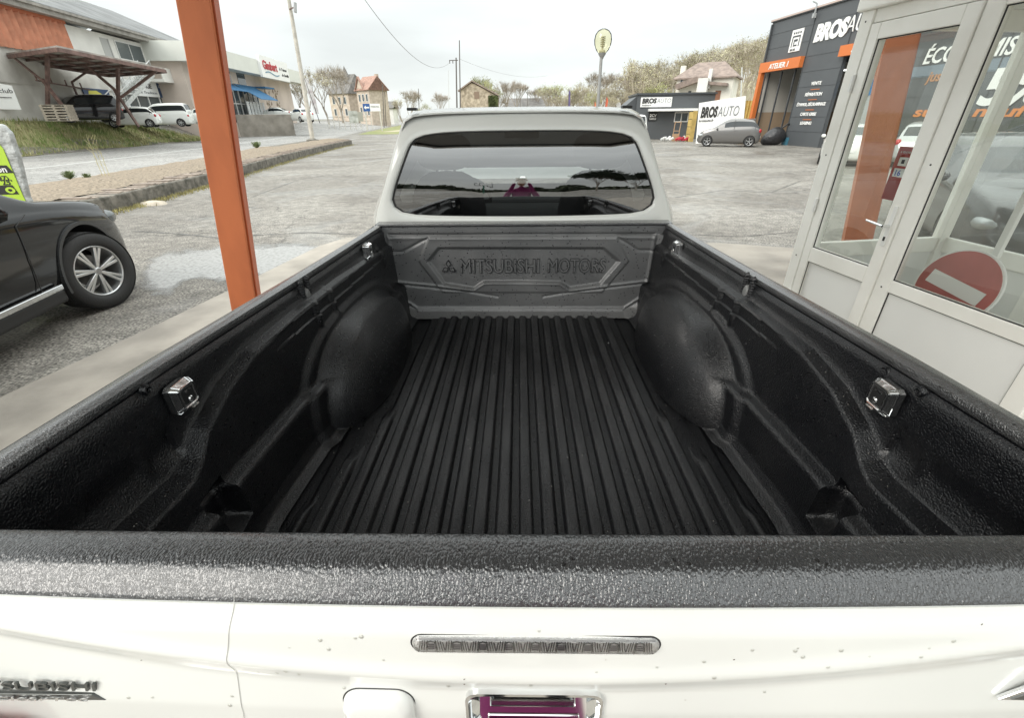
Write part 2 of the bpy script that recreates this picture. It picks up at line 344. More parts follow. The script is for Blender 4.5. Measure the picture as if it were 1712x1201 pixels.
for i in range(len(near)-2):   # row of setts on the near edge
    p = Vector((*near[i], 0)); q = Vector((*near[i+1], 0)); Ln = (q-p).length; d = (q-p)/Ln; nn = Vector((-d.y, d.x, 0))
    k = int(Ln/.16)
    for j in range(k):
        a = p + d*(Ln*(j+.08)/k); c = p + d*(Ln*(j+.86)/k); w0 = .04+random.random()*.05; h = .315+random.random()*.05; w = .5+random.random()*.2
        P = [a+nn*w0, c+nn*w0, c+nn*w, a+nn*w]
        bb.add([(v.x, v.y, .28) for v in P]+[(v.x, v.y, h) for v in P], [(4, 5, 6, 7), (0, 1, 5, 4), (1, 2, 6, 5), (2, 3, 7, 6), (3, 0, 4, 7)])
bb.build('edging', BRICKS, isl)
b = MB()
def itop(t, s):
    y = lerp(3.4, 38.2, t); xa = interp(y, [p[1] for p in near[:9]], [p[0] for p in near[:9]])-.6; xb = isl_back(y)+.9*(y > 29)-.05*(y <= 29)+.15
    return (lerp(xa, xb, s), y, .325+.10*math.sin(math.pi*s)*(.6+.4*math.sin(y*1.7))+random.random()*.035)
b.grid(itop, list(np.linspace(0, 1, 150)), list(np.linspace(0, 1, 14))); b.build('gravel_top', RUBBLE, isl, smooth=60)

# grass bank, left
GRASS = mat('spring grass', (.18, .26, .07), .8, col2=(.38, .35, .18), vs=.9, detail=6)
GRASSY = mat('dry grass', (.44, .40, .22), .85, var=.25, vs=2)
bankxy = []
def grass(name, area, n, hmin, hmax, m, lab, cat='grass', w=.02):
    b = MB()
    for _ in range(n):
        x, y = area(); z = gz(x, y); h = random.uniform(hmin, hmax); a = random.random()*6.28; lean = random.uniform(.1, .6)*h
        dx, dy = math.cos(a), math.sin(a); ww = w*random.uniform(.6, 1.6)
        ex, ey = math.cos(a+1.6)*lean, math.sin(a+1.6)*lean
        b.add([(x-dx*ww, y-dy*ww, z-.02), (x+dx*ww, y+dy*ww, z-.02), (x+ex, y+ey, z+h)], [(0, 1, 2)])
    return tag(b.build(name, m, fixn=False), lab, cat, kind='stuff')
def bank():
    while True:
        y = random.uniform(14, 49); e = edge(y); x = e - random.uniform(0, 7.5 if y < 34 else 7.5-(y-34)*.45)
        if y > 40 and random.random() > .35: continue
        return x, y
SOIL = mat('grassy bank soil', (.22, .26, .09), .95, col2=(.33, .28, .16), vs=.7, detail=9, bump=.8, bs=6, bd=.1)
b = MB()
def bk(t, s):
    y = lerp(4, 49, t); w = 8.5 if y < 34 else 8.5-(y-34)*.53; x = edge(y)-s*max(w, .3); return (x, y, gz(x, y)+.03+.10*random.random()*math.sin(math.pi*s))
b.grid(bk, list(np.linspace(0, 1, 70)), list(np.linspace(0, 1, 20))); tag(b.build('grass_bank', SOIL, smooth=60), kind='structure')
grass('bank_grass', bank, 26000, .08, .38, GRASS, 'green grass growing on the sloping bank left of the road', w=.035)
grass('dry_grass', bank, 6000, .1, .4, GRASSY, 'straw coloured tufts mixed into the bank left of the road', w=.03)
def dryedge():
    i = random.randrange(1, 8); t = random.random(); p = near[i]; q = near[i+1]; x = lerp(p[0], q[0], t)+abs(random.gauss(0, .16))+.02; return x, lerp(p[1], q[1], t)
grass('edge_weeds', dryedge, 3500, .02, .09, mat('dry moss', (.34, .30, .13), .9, var=.3, vs=3), 'dry moss and weeds along the foot of the stone island', w=.014)
GREENW = mat('grey green weed', (.16, .20, .09), .8, var=.3, vs=4)
def weed(px, py, h, lab, y0):
    p = on_z(px, py, .36); t = thing('weed', lab, 'plant', tuple(p), 'weeds on the stone island'); b = MB()
    for _ in range(160):
        a = random.random()*6.28; r = h*random.uniform(.1, .75); hh = h*random.uniform(.3, 1); q = p+Vector((math.cos(a)*r, math.sin(a)*r, hh)); w = Vector((-math.sin(a), math.cos(a), 0))*h*.05
        b.add([p+w*.3, p-w*.3, q-w, q+w*.6+Vector((0, 0, h*.08))], [(0, 1, 2, 3)])
    b.build('leaves', GREENW, t, fixn=False)
    b = MB()
    for _ in range(5):
        a = random.random()*6.28; b.tube(p, p+Vector((math.cos(a)*h*.3, math.sin(a)*h*.3, h*.95)), .006*h*2, .003, 5)
    b.build('stem', GREENW, t)
weed(430, 248, .34, 'round green weed on the island right of the orange post', 0)
weed(118, 300, .22, 'small weed on the island above the black car bonnet', 0)
weed(147, 300, .16, 'low weed on the island next to the smallest tuft', 0)
p = on_z(172, 296, .36); t = thing('dry_stalk', 'tall thin dry stalk standing on the island above the black bonnet', 'plant', tuple(p)); b = MB()
for k in range(3):
    q = p+Vector((.1*k, 0, 0)); b.tube(q, q+Vector((.03, 0, 1.1-.2*k)), .008, .004, 5)
    for j in range(7): z = .3+.11*j; b.tube(q+Vector((0, 0, z)), q+Vector((random.uniform(-.15, .15), 0, z+.12)), .005, .003, 4)
b.build('stems', GRASSY, t)
p = on_z(257, 342, 0); b = MB(); b.lathe([(0, .09), (.1, .085), (.22, .06), (.27, 0)], 9, lambda r, t, h: (p.x+r*1.2*math.cos(t), p.y+r*.8*math.sin(t), p.z+h))
tag(b.build('loose_stone', mat('pale stone', (.42, .37, .30), .9, var=.2, vs=5), smooth=60), 'flat pale stone lying at the foot of the island', 'stone')

# ================================================================== PICKUP TRUCK
truck = thing('pickup_truck', 'white pickup truck seen from behind its closed tailgate, open bed lined in black plastic', 'pickup truck', (0, 0, 0))
ZR, ZF = 1.32, .862
tin = lambda y: interp(y, [-.05, .15, .45, 1.0, 1.52, 1.82], [.786, .780, .766, .722, .690, .672])
tout = lambda y: interp(y, [-.05, .16, .46, 1.0, 1.78, 1.86], [.842, .838, .824, .775, .712, .708])
zc = lambda y: interp(y, [-.1, .33, .37, .42, .52, .65, .9, 1.2, 1.5, 1.85], [1.112, 1.102, 1.118, 1.158, 1.207, 1.238, 1.250, 1.250, 1.238, 1.222])
lw = lambda y: interp(y, [0, .30, .42, .65, 1.0, 1.8], [.056, .054, .036, .030, .024, .018])
def side_profile(y):
    t = tin(y); o = tout(y); z = zc(y); w = lw(y); x5 = t-.016-w
    P = [(o+.004, 1.285), (o, 1.309), (o-.010, 1.3185), (t+.022, 1.3235), (t+.002, 1.318), (t+.001, 1.306), (t+.006, 1.296), (t-.004, 1.285), (t-.008, z+.018), (t-.014, z+.003), (x5+.004, z-.004), (x5, z-.012),
         (x5-.008, 1.035), (x5-.012, 1.026), (x5-.036, 1.020), (x5-.042, 1.010), (x5-.050, .90), (x5-.062, .870), (x5-.09, .858)]
    seg = [2, 2, 4, 2, 2, 2, 2, 7, 3, 5, 2, 46, 2, 4, 2, 24, 6, 3]
    Q = []
    for (a, b_), k in zip(zip(P[:-1], P[1:]), seg):
        for i in range(k): Q.append((lerp(a[0], b_[0], i/k), lerp(a[1], b_[1], i/k)))
    Q.append(P[-1]); Q = np.array(Q)
    Q[1:-1] = .12*Q[:-2]+.76*Q[1:-1]+.12*Q[2:]
    return Q
def bumpf(v, c, h, p=2.): return max(0., 1-abs((v-c)/h)**p)
def wall_pt(y, x, z):
    # wheel arch hump
    yy = (y-1.20)/(.43 if y < 1.20 else .50); zz = max(0, (z-.862)/.285)
    S3 = max(0, 1-abs(yy*.885)**2.8-(zz*.91)**2.4)
    x -= .015*ss(S3/.20)*(z < 1.21)
    S1 = max(0, 1-abs(yy)**2.6-zz**2.0)
    if S1 > 0:
        xr_ = tin(y)-.040-lw(y); xh = xr_-(xr_-.495)*S1**.62; g_ = ss(S1/.25); x = lerp(x, min(x, xh), g_)
    # crease panel in front of the hump
    x += .006*bumpf(y, 1.25, .55, 4)*(1 if 1.20 < z < 1.235 else 0)
    # cargo pocket
    if .925 < z < 1.05 and .305 < y < .39: x += .055*bumpf(y, .347, .046, 6)*bumpf(z, .99, .062, 8)
    # little moulded ribs near the tie-downs
    for yc in (.30, .985, 1.10, 1.66):
        x -= .011*bumpf(y, yc, .016)*bumpf(z, 1.205 if yc > .4 else 1.18, .055, 3)
    if z < 1.24 and z > 1.13 and y < .38: x += .010*ss((1.235-z)/.03)*ss(z, 1.12, 1.15)
    return x
ysl = list(np.arange(-.01, 1.80, .0055))+[1.80, 1.83]
prof = {y: side_profile(y) for y in ysl}
liner = None
for s in (-1, 1):
    b = MB(); nv = len(prof[ysl[0]])
    def fn(y, j):
        x, z = prof[y][int(j)]; return (s*(wall_pt(y, x, z) if j > 20 else x), y, z)
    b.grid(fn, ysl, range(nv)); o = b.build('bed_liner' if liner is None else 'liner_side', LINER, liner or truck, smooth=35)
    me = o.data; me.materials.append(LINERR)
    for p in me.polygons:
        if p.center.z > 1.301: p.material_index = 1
    if liner is None: liner = o
# floor
xf = np.arange(-.68, .6801, .0038); yf = list(np.arange(-.01, 1.72, .05))+list(np.arange(1.72, 1.80, .006))
def floor_z(x, y):
    ax = abs(x); z = ZF-.012
    lim = .475 if y > .93 else .53+.0*y
    rais = ss((lim+.06*ss((.93-y)/.1)*(y < .93)-ax)/.012) if ax < .62 else 0
    z += .008*rais
    k = round(x/.0585); d = abs(x-k*.0585)
    if abs(k) <= 11:
        ye = 1.757-.012*(abs(k) > 6)-.0*k
        end = ss((ye-y)/.018)
        if abs(k) >= 8: end *= ss((.90-.22*(abs(k)-8)-y)/.02)
        wv = max(0, 1-(d/.0185)**6)**.5 if d < .0185 else 0
        z += .0165*wv*end
    return z
b = MB(); b.grid(lambda x, y: (x, y, floor_z(x, y)), list(xf), yf); LINFL = liner_mat('black floor with lightened ribs', (.0045, .0048, .0058), 330, (1, 1, 1), .6, .36, dust=.004, coat=.1, spec=.35)
fn_n = LINFL.node_tree.nodes; fn_l = LINFL.node_tree.links; fg = fn_n.new('ShaderNodeNewGeometry'); fs_ = fn_n.new('ShaderNodeSeparateXYZ'); fn_l.new(fg.outputs['Position'], fs_.inputs[0])
fm = fn_n.new('ShaderNodeMapRange'); fm.inputs[1].default_value = ZF+.006; fm.inputs[2].default_value = ZF+.012; fn_l.new(fs_.outputs['Z'], fm.inputs[0])  # rib tops coloured paler by height, standing in for light they catch
fz = fn_n.new('ShaderNodeTexNoise'); fz.inputs['Scale'].default_value = 9; fz.inputs['Detail'].default_value = 9; ft = fn_n.new('ShaderNodeTexCoord'); fp_ = fn_n.new('ShaderNodeMapping'); fp_.inputs['Scale'].default_value = (3, .5, 1); fn_l.new(ft.outputs['Object'], fp_.inputs[0]); fn_l.new(fp_.outputs[0], fz.inputs['Vector'])
fr3 = fn_n.new('ShaderNodeMapRange'); fr3.inputs[1].default_value = .35; fr3.inputs[2].default_value = .75; fn_l.new(fz.outputs[0], fr3.inputs[0]); fq = fn_n.new('ShaderNodeMath'); fq.operation = 'MULTIPLY'; fn_l.new(fm.outputs[0], fq.inputs[0]); fn_l.new(fr3.outputs[0], fq.inputs[1])
fb = fn_n['Principled BSDF']; src = fb.inputs['Base Color'].links[0].from_socket; fx = fn_n.new('ShaderNodeMix'); fx.data_type = 'RGBA'; fn_l.new(fq.outputs[0], fx.inputs[0]); fn_l.new(src, fx.inputs[6]); fx.inputs[7].default_value = (.030, .030, .031, 1); fn_l.new(fx.outputs[2], fb.inputs['Base Color'])
b.build('bed_floor', LINFL, truck, smooth=50)
# drain screws
b = MB()
for px, py in ((727, 576), (1017, 576), (895, 575), (770, 575)):
    p = on_z(px, py, ZF+.004); b.lathe([(0, .004), (.004, .003), (.005, 0)], 8, lambda r, t, h: (p.x+r*math.cos(t), p.y+r*math.sin(t), ZF+.008+h))
b.build_each('floor_screw', CHROME, truck)
# grit and dried specks lying in the bed
b = MB(); rg_ = random.Random(77)
for k in range(240):
    x = rg_.uniform(-.6, .6); y = rg_.uniform(.3, 1.74); z = floor_z(x, y)+.0006; r_g = rg_.uniform(.0006, .0016)
    if k % 3 == 0: x = rg_.choice((-1, 1))*rg_.uniform(.66, .70); y = rg_.uniform(.2, .8); z = 1.3
    if z > 1.2: sd_ = 1 if x > 0 else -1; y = rg_.uniform(.15, 1.7); x = sd_*(tin(y)-.016-lw(y)*.5); z = zc(y)+.0005
    b.add([(x-r_g, y, z), (x, y-r_g*1.3, z+r_g*.4), (x+r_g, y+r_g*.3, z), (x+.2*r_g, y+r_g*1.2, z+r_g*.8)], [(0, 1, 2, 3)])
b.build('grit', mat('pale grit', (.42, .40, .36), .6), truck, fixn=False)['kind'] = 'stuff'
# bulkhead with its moulded relief
def zp(X, Y): p = at_y(600+X/3.057, 180+Y/3.057, 1.795); return (p.x, p.z)
lines = [([(150, 652), (1520, 648)], -.007, .006), ([(150, 672), (330, 668), (1335, 665), (1525, 668)], .003, .008),
         ([(140, 740), (210, 738), (345, 668)], -.006, .006), ([(1530, 732), (1440, 730), (1335, 667)], -.006, .006),
         ([(165, 905), (560, 945), (700, 968)], -.006, .005), ([(1505, 900), (1100, 945), (950, 968)], -.006, .005),
         ([(162, 892), (570, 932), (630, 898), (835, 893), (1040, 902), (1090, 935), (1505, 888)], .005, .007),
         ([(140, 660), (160, 965), (250, 1027), (1400, 1027), (1500, 960), (1522, 655)], .006, .008)]
hexi = [(330, 785), (395, 712), (1262, 712), (1355, 785), (1258, 908), (1090, 932), (1040, 903), (630, 900), (575, 935), (412, 908)]
hexo = [(290, 785), (350, 668), (1325, 668), (1395, 785), (1270, 945), (400, 945)]
xb = np.linspace(-.705, .705, 430); zb = np.linspace(.857, 1.322, 150)
X, Z = np.meshgrid(xb, zb, indexing='ij')
def segd(P, Q):
    d = np.array(Q)-np.array(P); t = np.clip(((X-P[0])*d[0]+(Z-P[1])*d[1])/(d@d), 0, 1); return np.hypot(X-P[0]-t*d[0], Z-P[1]-t*d[1])
def polyd(pts, close=False):
    P = [zp(*q) for q in pts]; pr = list(zip(P[:-1], P[1:]))+([(P[-1], P[0])] if close else []); return np.min([segd(a, c) for a, c in pr], axis=0)
def inside(pts):
    P = [zp(*q) for q in pts]; r = np.zeros_like(X, bool)
    for a, c in zip(P, P[1:]+P[:1]):
        with np.errstate(divide='ignore', invalid='ignore'):
            r ^= ((a[1] > Z) != (c[1] > Z)) & (X < (c[0]-a[0])*(Z-a[1])/(c[1]-a[1]+1e-12)+a[0])
    return r
Hh = np.zeros_like(X)
for pts, amp, wd in lines: Hh += amp*np.exp(-(polyd(pts)/wd)**2)
def sstep(t): t = np.clip(t, 0, 1); return t*t*(3-2*t)
sd_o = np.where(inside(hexo), 1, -1)*polyd(hexo, True); sd_i = np.where(inside(hexi), 1, -1)*polyd(hexi, True)
Hh += .006*sstep((sd_o+.006)/.012) - .016*sstep((sd_i+.002)/.018)
edge_in = [(140, 655), (160, 965), (250, 1027), (1400, 1027), (1500, 960), (1522, 650)]
sd_e = np.where(inside(edge_in), 1, -1)*polyd(edge_in, True)
Yb = 1.797 - Hh - .030*sstep(-(sd_e+.008)/.05)*(Z < 1.27) - .04*sstep((.90-Z)/.05)
Xs = X*np.interp(Z, [.857, .93, 1.1, 1.322], [.90, .925, .965, .995])
b = MB(); b.grid(lambda i, j: (Xs[i, j], Yb[i, j], Z[i, j]), range(len(xb)), range(len(zb)))
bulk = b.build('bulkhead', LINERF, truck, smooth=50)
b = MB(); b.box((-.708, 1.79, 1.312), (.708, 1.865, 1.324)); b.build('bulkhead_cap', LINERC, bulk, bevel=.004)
BF = (Vector((0, 1.797, 0)), Vector((1, 0, 0)), Vector((0, -1, 0)))
a0 = at_y(770, 457, 1.795); a1 = at_y(901, 455, 1.795); a2 = at_y(916, 455, 1.795); a3 = at_y(1012, 454, 1.795); hL = (at_y(800, 433, 1.795).z-a0.z)
text('MITSUBISHI', BF, a0.x, a0.z, hL, LINERF, bulk, 'raised_lettering', bold=0, ext=.008, n=-.011, width=a1.x-a0.x)
text('MITSUBISHI', BF, a0.x-.001, a0.z, hL, LINER, bulk, 'letter_edge_shade', bold=.012, ext=.0, n=-.006, width=a1.x-a0.x+.002, outline=.0019)  # black tubes round the letters stand in for shadow at their edges
text('MOTORS', BF, a2.x, a0.z, hL, LINERF, bulk, 'raised_lettering', bold=0, ext=.008, n=-.011, width=a3.x-a2.x)
text('MOTORS', BF, a2.x-.001, a0.z, hL, LINER, bulk, 'letter_edge_shade', bold=.012, ext=.0, n=-.006, width=a3.x-a2.x+.002, outline=.0019)  # same painted edge shadow for the second word
b = MB(); eo = []; c0 = at_y(750, 448, 1.795); r_ = .034
for k in range(3):
    a = R(90+120*k); d = Vector((math.cos(a), 0, math.sin(a))); e = Vector((-d.z, 0, d.x)); c_ = Vector((c0.x, 1.806, c0.z)); pts = [c_+d*.002, c_+d*r_*.55+e*r_*.33, c_+d*r_*1.12, c_+d*r_*.55-e*r_*.33]
    b.prism(pts, (0, -.008, 0)); eo.append([p_+Vector((0, -.0085, 0)) for p_ in pts])
b.build('raised_emblem', LINERF, bulk)
b = MB()
for P_ in eo:
    for p_, q_ in zip(P_, P_[1:]+P_[:1]): b.tube(p_, q_, .0021, n=5)
b.build('emblem_edge_shade', LINER, bulk)  # black tubes put edge shadow around the emblem into colour

# tailgate: capping, panel, lamps, badges
pc = lambda x: .010*(x/.6)**2     # plan curve: the middle bulges backwards
b = MB()
capP = [(.012, 1.25), (.012, 1.302), (.009, 1.314), (.002, 1.3205), (-.010, 1.3225), (-.030, 1.3235), (-.042, 1.3225), (-.049, 1.3195), (-.055, 1.3150), (-.064, 1.3070), (-.071, 1.3010), (-.0745, 1.2970), (-.0745, 1.290)]
xcap = list(np.linspace(-.838, .838, 90))
b.grid(lambda x, j: (x, capP[int(j)][0]+(pc(x) if capP[int(j)][0] < -.02 else pc(x)*.25), capP[int(j)][1]), xcap, range(len(capP)))
b.grid(lambda x, z: (x, .013+pc(x)*.25-.004*0, z), list(np.linspace(-.78, .78, 20)), [ZF-.01, 1.0, 1.25])
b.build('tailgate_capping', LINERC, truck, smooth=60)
def tg_y(x, z):
    d = 1.297-z; zcr = 1.198+.052*(x/.55)**2
    y = -.0765-.010*ss(d/.03)-.15*min(d, .16)-.02*max(0, d-.16)+pc(x)
    y -= .004*math.exp(-((z-zcr-.008)/.010)**2)
    y += .006*ss((zcr-z)/.03)
    y += .02*ss(((abs(x)-.70)/.08)) 
    return y
b = MB(); zz = list(np.linspace(1.297, .80, 90))
hA, hB, hC = at_y(778, 1160, -.10).x+.007, at_y(1008, 1160, -.10).x-.007, at_y(895, 1153, -.10).z
xg = sorted(list(np.linspace(-.775, .775, 110))+[hA, hB]); zz = sorted(zz+[hC-.008, hC-.078], reverse=True)
b.grid(lambda x, z: (x, tg_y(x, z), z), xg, zz)
b.f = [f for f in b.f if not (hA < sum(b.v[i][0] for i in f)/4 < hB and hC-.078 < sum(b.v[i][2] for i in f)/4 < hC-.008)]
b.grid(lambda x, k: (x, tg_y(x, 1.297)+.02*k, 1.297), list(np.linspace(-.775, .775, 40)), [0, 1])
tg = b.build('tailgate', WHITE, truck, smooth=60)
def rrect(cx_, cz_, w, h, r, n=8):
    P = []
    for sx_, sz_, a0_ in ((1, 1, 0), (-1, 1, 90), (-1, -1, 180), (1, -1, 270)):
        for i in range(n+1): a = R(a0_+90*i/n); P.append((cx_+sx_*(w/2-r)+r*math.cos(a), cz_+sz_*(h/2-r)+r*math.sin(a)))
    return P
def on_tg(x, z, off=0): return Vector((x, tg_y(x, z)-off, z))
# brake lamp
pa = at_y(690, 1071, -.089); pb = at_y(1101, 1075, -.089); bcx = (pa.x+pb.x)/2; bcz = (pa.z+pb.z)/2; bw = pb.x-pa.x; bh = .021
REFL = mat('grey reflector', (.80, .80, .79), .4, metal=.1, bump=.4, bs=300)
for nm, w_, h_, off, m_ in (('lamp_seal', bw+.004, bh+.004, .0002, BLACKPL), ('brake_lamp', bw, bh, .0008, REFL)):
    b = MB(); P = rrect(bcx, bcz, w_, h_, h_/2*.98, 6); b.prism([on_tg(x, z, -.004) for x, z in P], (0, -.004-off, 0)); bl = b.build(nm, m_, tg)
b = MB(); bd2 = MB(); n_r = 96
for k in range(n_r):
    f = (k+.5)/n_r; x = bcx-bw*.475+bw*.95*f; ph_ = (f*9) % 1; q = abs(ph_-.5)
    if q < .16: continue
    h0 = .0075-.003*math.cos(q*12); b.bar(on_tg(x-.0008*(1 if ph_ < .5 else -1), bcz-.0088, .0014), on_tg(x+.0010*(1 if ph_ < .5 else -1), bcz+h0*.6, .0014), .0009, .0008)
for k in range(9):
    c_ = bcx-bw*.475+bw*.95*(k+.5)/9
    for q in (-1, 1): b.bar(on_tg(c_+q*.0052, bcz-.0085, .0018), on_tg(c_+q*.0045, bcz+.003, .0018), .0013, .001)
    b.bar(on_tg(c_-.0047, bcz+.003, .0018), on_tg(c_, bcz+.0052, .0018), .0012, .001); b.bar(on_tg(c_, bcz+.0052, .0018), on_tg(c_+.0047, bcz+.003, .0018), .0012, .001)
    for z in (-.0065, -.0035, -.0005): bd2.bar(on_tg(c_-.0038, bcz+z, .0013), on_tg(c_+.0038, bcz+z, .0013), .0018, .0006)
    for z in (.006, .0078):
        bd2.bar(on_tg(c_-.016, bcz+z, .0012), on_tg(c_+.016, bcz+z+.0006, .0012), .0006, .0005)
b.build('lens_rib', mat('grey reflector rib', (.30, .30, .30), .2, metal=.7), bl)['kind'] = 'stuff'; bd2.build('dark_cell', mat('smoked reflector', (.36, .34, .35), .3, metal=.3), bl)['kind'] = 'stuff'
b = MB(); n_ = len(P); P0 = rrect(bcx, bcz, bw, bh, bh/2*.98, 6); P1 = rrect(bcx, bcz, bw-.004, bh-.004, (bh-.004)/2*.98, 6)
b.add([on_tg(x, z, .0008) for x, z in P0]+[on_tg(x, z, .0042) for x, z in P1], [(i, (i+1) % n_, n_+(i+1) % n_, n_+i) for i in range(n_)]+[tuple(range(n_, 2*n_))]); b.build('clear_lens', glass('clear lens', (.95, .95, .93), .02), bl, smooth=50)
# handle
hx0 = at_y(778, 1160, -.10).x; hx1 = at_y(1008, 1160, -.10).x; hz = at_y(895, 1153, -.10).z; hcx = (hx0+hx1)/2; hw = hx1-hx0
hh = .085; P = rrect(hcx, hz-hh/2, hw, hh, .018, 8); Pi = rrect(hcx, hz-hh/2-.002, hw-.014, hh-.012, .013, 8); Pb = rrect(hcx, hz-hh/2-.004, hw*.74, hh*.62, .006, 8)
b = MB(); n_ = len(P); rings = [[on_tg(x, z, 0) for x, z in P], [on_tg(x, z, .006) for x, z in P], [on_tg(x, z, .007) for x, z in [(lerp(p[0], q[0], .5), lerp(p[1], q[1], .5)) for p, q in zip(P, Pi)]], [on_tg(x, z, .003) for x, z in Pi]]
V = [v for r_2 in rings for v in r_2]; b.add(V, [(k*n_+i, k*n_+(i+1) % n_, (k+1)*n_+(i+1) % n_, (k+1)*n_+i) for k in range(3) for i in range(n_)])
fr_ = b.build('tailgate_handle', CHROME, tg, smooth=50)
b = MB(); zt_, zl_ = max(z for _, z in Pi), min(z for _, z in Pi); c3 = (hcx, (zt_+zl_)/2); Ps = [(c3[0]+(x-c3[0])*.90, c3[1]+(z-c3[1])*.96) for x, z in Pi]
Q = [Vector((x, tg_y(x, z)+.004+.034*(z-zl_)/(zt_-zl_), z)) for x, z in Ps]
V = [on_tg(x, z, .003) for x, z in Pi]+Q; b.add(V, [(i, (i+1) % n_, n_+(i+1) % n_, n_+i) for i in range(n_)]+[tuple(range(n_, 2*n_))]); b.build('handle_cup', CHROME, fr_, smooth=30)
b = MB(); zb_ = at_y(895, 1199, -.108).z
b.prism([Vector((hcx+q*hw*.34, tg_y(0, zb_)-.003, zb_)) for q in (-1, 1)]+[Vector((hcx+q*hw*.34, tg_y(0, zb_)-.009, zb_-.02)) for q in (1, -1)], (0, .004, .001)); b.build('handle_lever', CHROME, fr_, bevel=.0015)
# white lock housing left of the handle
lx0 = at_y(572, 1160, -.10).x; lx1 = at_y(690, 1160, -.10).x; lz = at_y(630, 1156, -.10).z
b = MB(); P = rrect((lx0+lx1)/2, lz-.05, lx1-lx0, .10, .022, 8)
def ringp(sc, off): c_ = ((lx0+lx1)/2, lz-.05); return [on_tg(c_[0]+(x-c_[0])*sc, c_[1]+(z-c_[1])*sc, off) for x, z in P]
rg = [ringp(1, -.001), ringp(1, .003), ringp(.94, .011), ringp(.7, .014)]; V = [v for r_2 in rg for v in r_2]; n_ = len(P)
b.add(V, [(k*n_+i, k*n_+(i+1) % n_, (k+1)*n_+(i+1) % n_, (k+1)*n_+i) for k in range(3) for i in range(n_)]+[tuple(range(3*n_, 4*n_))]); b.build('lock_housing', WHITE, tg, smooth=60)
b = MB(); P2 = rrect((lx0+lx1)/2, lz-.05, lx1-lx0+.003, .103, .023, 8); b.prism([on_tg(x, z, -.002) for x, z in P2], (0, -.0025, 0)); b.build('housing_gap', BLACKPL, tg)
# badges
BD = mat('dark chrome badge', (.10, .105, .10), .3, metal=.6)
e0 = at_y(0, 1138, -.098); e1 = at_y(158, 1163, -.098)
TF = (Vector((0, -.098, 0)), Vector((1, 0, 0)), Vector((0, -1, 0)))
def badge(body, x1, z, h, width, name, m_, bold=.02, n=.002, slope=0., sh=.25, ext=.004, par=None):
    Fd = (Vector((x1-width, tg_y(x1-width*.5, z)-.0, z)), Vector((1, 0, slope)).normalized(), Vector((0, -1, 0)))
    return text(body, Fd, 0, 0, h, m_, par or tg, name, bold=bold, ext=ext, shear=sh, n=n, width=width, bev=.0008)
bg_ = badge('MITSUBISHI', at_y(160, 1160, -.10).x, at_y(130, 1163, -.10).z, .0175, .178, 'model_badge', BD, bold=0, ext=.003)
zpl = at_y(150, 1176, -.10).z; xr = at_y(174, 1176, -.10).x
b = MB(); yb_ = tg_y(xr-.1, zpl); b.prism([(xr-.23, yb_, zpl), (xr, yb_, zpl), (xr-.012, yb_, zpl+.0125), (xr-.23, yb_, zpl+.0125)], (0, -.004, 0)); pl_ = b.build('badge_plate', BD, tg, bevel=.0008)
badge('ClearTec', xr-.018, zpl+.0025, .0085, .12, 'badge_letters', mat('bright chrome letter', (.7, .7, .69), .2, metal=.8), bold=0, n=.0045, sh=.2, ext=.0015, par=pl_)
q0 = at_y(1672, 1176, -.10); q1 = at_y(1716, 1142, -.10)
b = MB(); yy = tg_y(q0.x, q0.z)
b.prism([(q0.x, yy, q0.z), (q0.x+.036, yy, q0.z-.001), (q0.x+.052, yy, q0.z+.034), (q0.x+.030, yy, q0.z+.034)], (0, -.005, 0)); b.build('drive_badge', CHROME, tg, bevel=.0012)
b = MB(); b.prism([(q0.x+.012, yy-.005, q0.z+.004), (q0.x+.030, yy-.005, q0.z+.003), (q0.x+.034, yy-.005, q0.z+.024)], (0, -.001, 0)); b.build('badge_inlay', BD, tg)
# rain drops on the painted panel
DROP = glass('water drop', (.93, .93, .91), .04, f0=1.33)
b = MB()
drops = [(395, 1052), (404, 1050), (575, 1052), (580, 1055), (640, 1108), (560, 1052), (1305, 1050), (1335, 1100), (1385, 1118), (1460, 1108), (1498, 1035), (1510, 1030), (1596, 1031), (1585, 1027), (1565, 1100), (1568, 1030), (765, 1023), (820, 1021), (766, 1040), (828, 1038), (1145, 1168), (1262, 1098), (1192, 1128), (1546, 1108), (430, 1128), (478, 1122), (462, 1128), (600, 1078), (590, 1080), (1610, 1092)]
for k in range(34): drops.append((random.uniform(20, 1690), random.uniform(1030, 1190)))
for k in range(16): drops.append((228+k*8+random.uniform(-2, 2), 1004+k*.9+random.uniform(-3, 4)))
for px, py in drops:
    p = at_y(px, py, -.098); r_2 = random.uniform(.0012, .0030)
    if p.z > 1.282: continue
    b.lathe([(0, 1), (.5, .86), (.86, .5), (1, 0)], 10, lambda r, t, h: (p.x+r*r_2*math.cos(t), tg_y(p.x, p.z)-h*r_2*.45, p.z+r*r_2*1.15*math.sin(t)))
dr_ = b.build('rain_drops', DROP, tg, smooth=80); dr_['kind'] = 'stuff'
b = MB(); run = [(366, 1036), (368, 1050), (372, 1080), (375, 1108), (388, 1130), (398, 1160), (408, 1190), (412, 1215)]
pts = [at_y(x, y, -.10) for x, y in run]; pts = [pts[0].lerp(p, 1) for p in pts]; pts = [a.lerp(c_, k/4) for a, c_ in zip(pts[:-1], pts[1:]) for k in range(4)]; pts = [Vector((p.x, tg_y(p.x, p.z)-.0002, p.z)) for p in pts]
for p, q in zip(pts[:-1], pts[1:]): b.tube(p+Vector((0, -.0004, 0)), q+Vector((0, -.0004, 0)), .00035, n=5)
b.build('water_trickle', mat('faint trickle', (.58, .58, .55), .15), tg)
DIRT = mat('dirt speck', (.12, .10, .08), .8); b = MB()
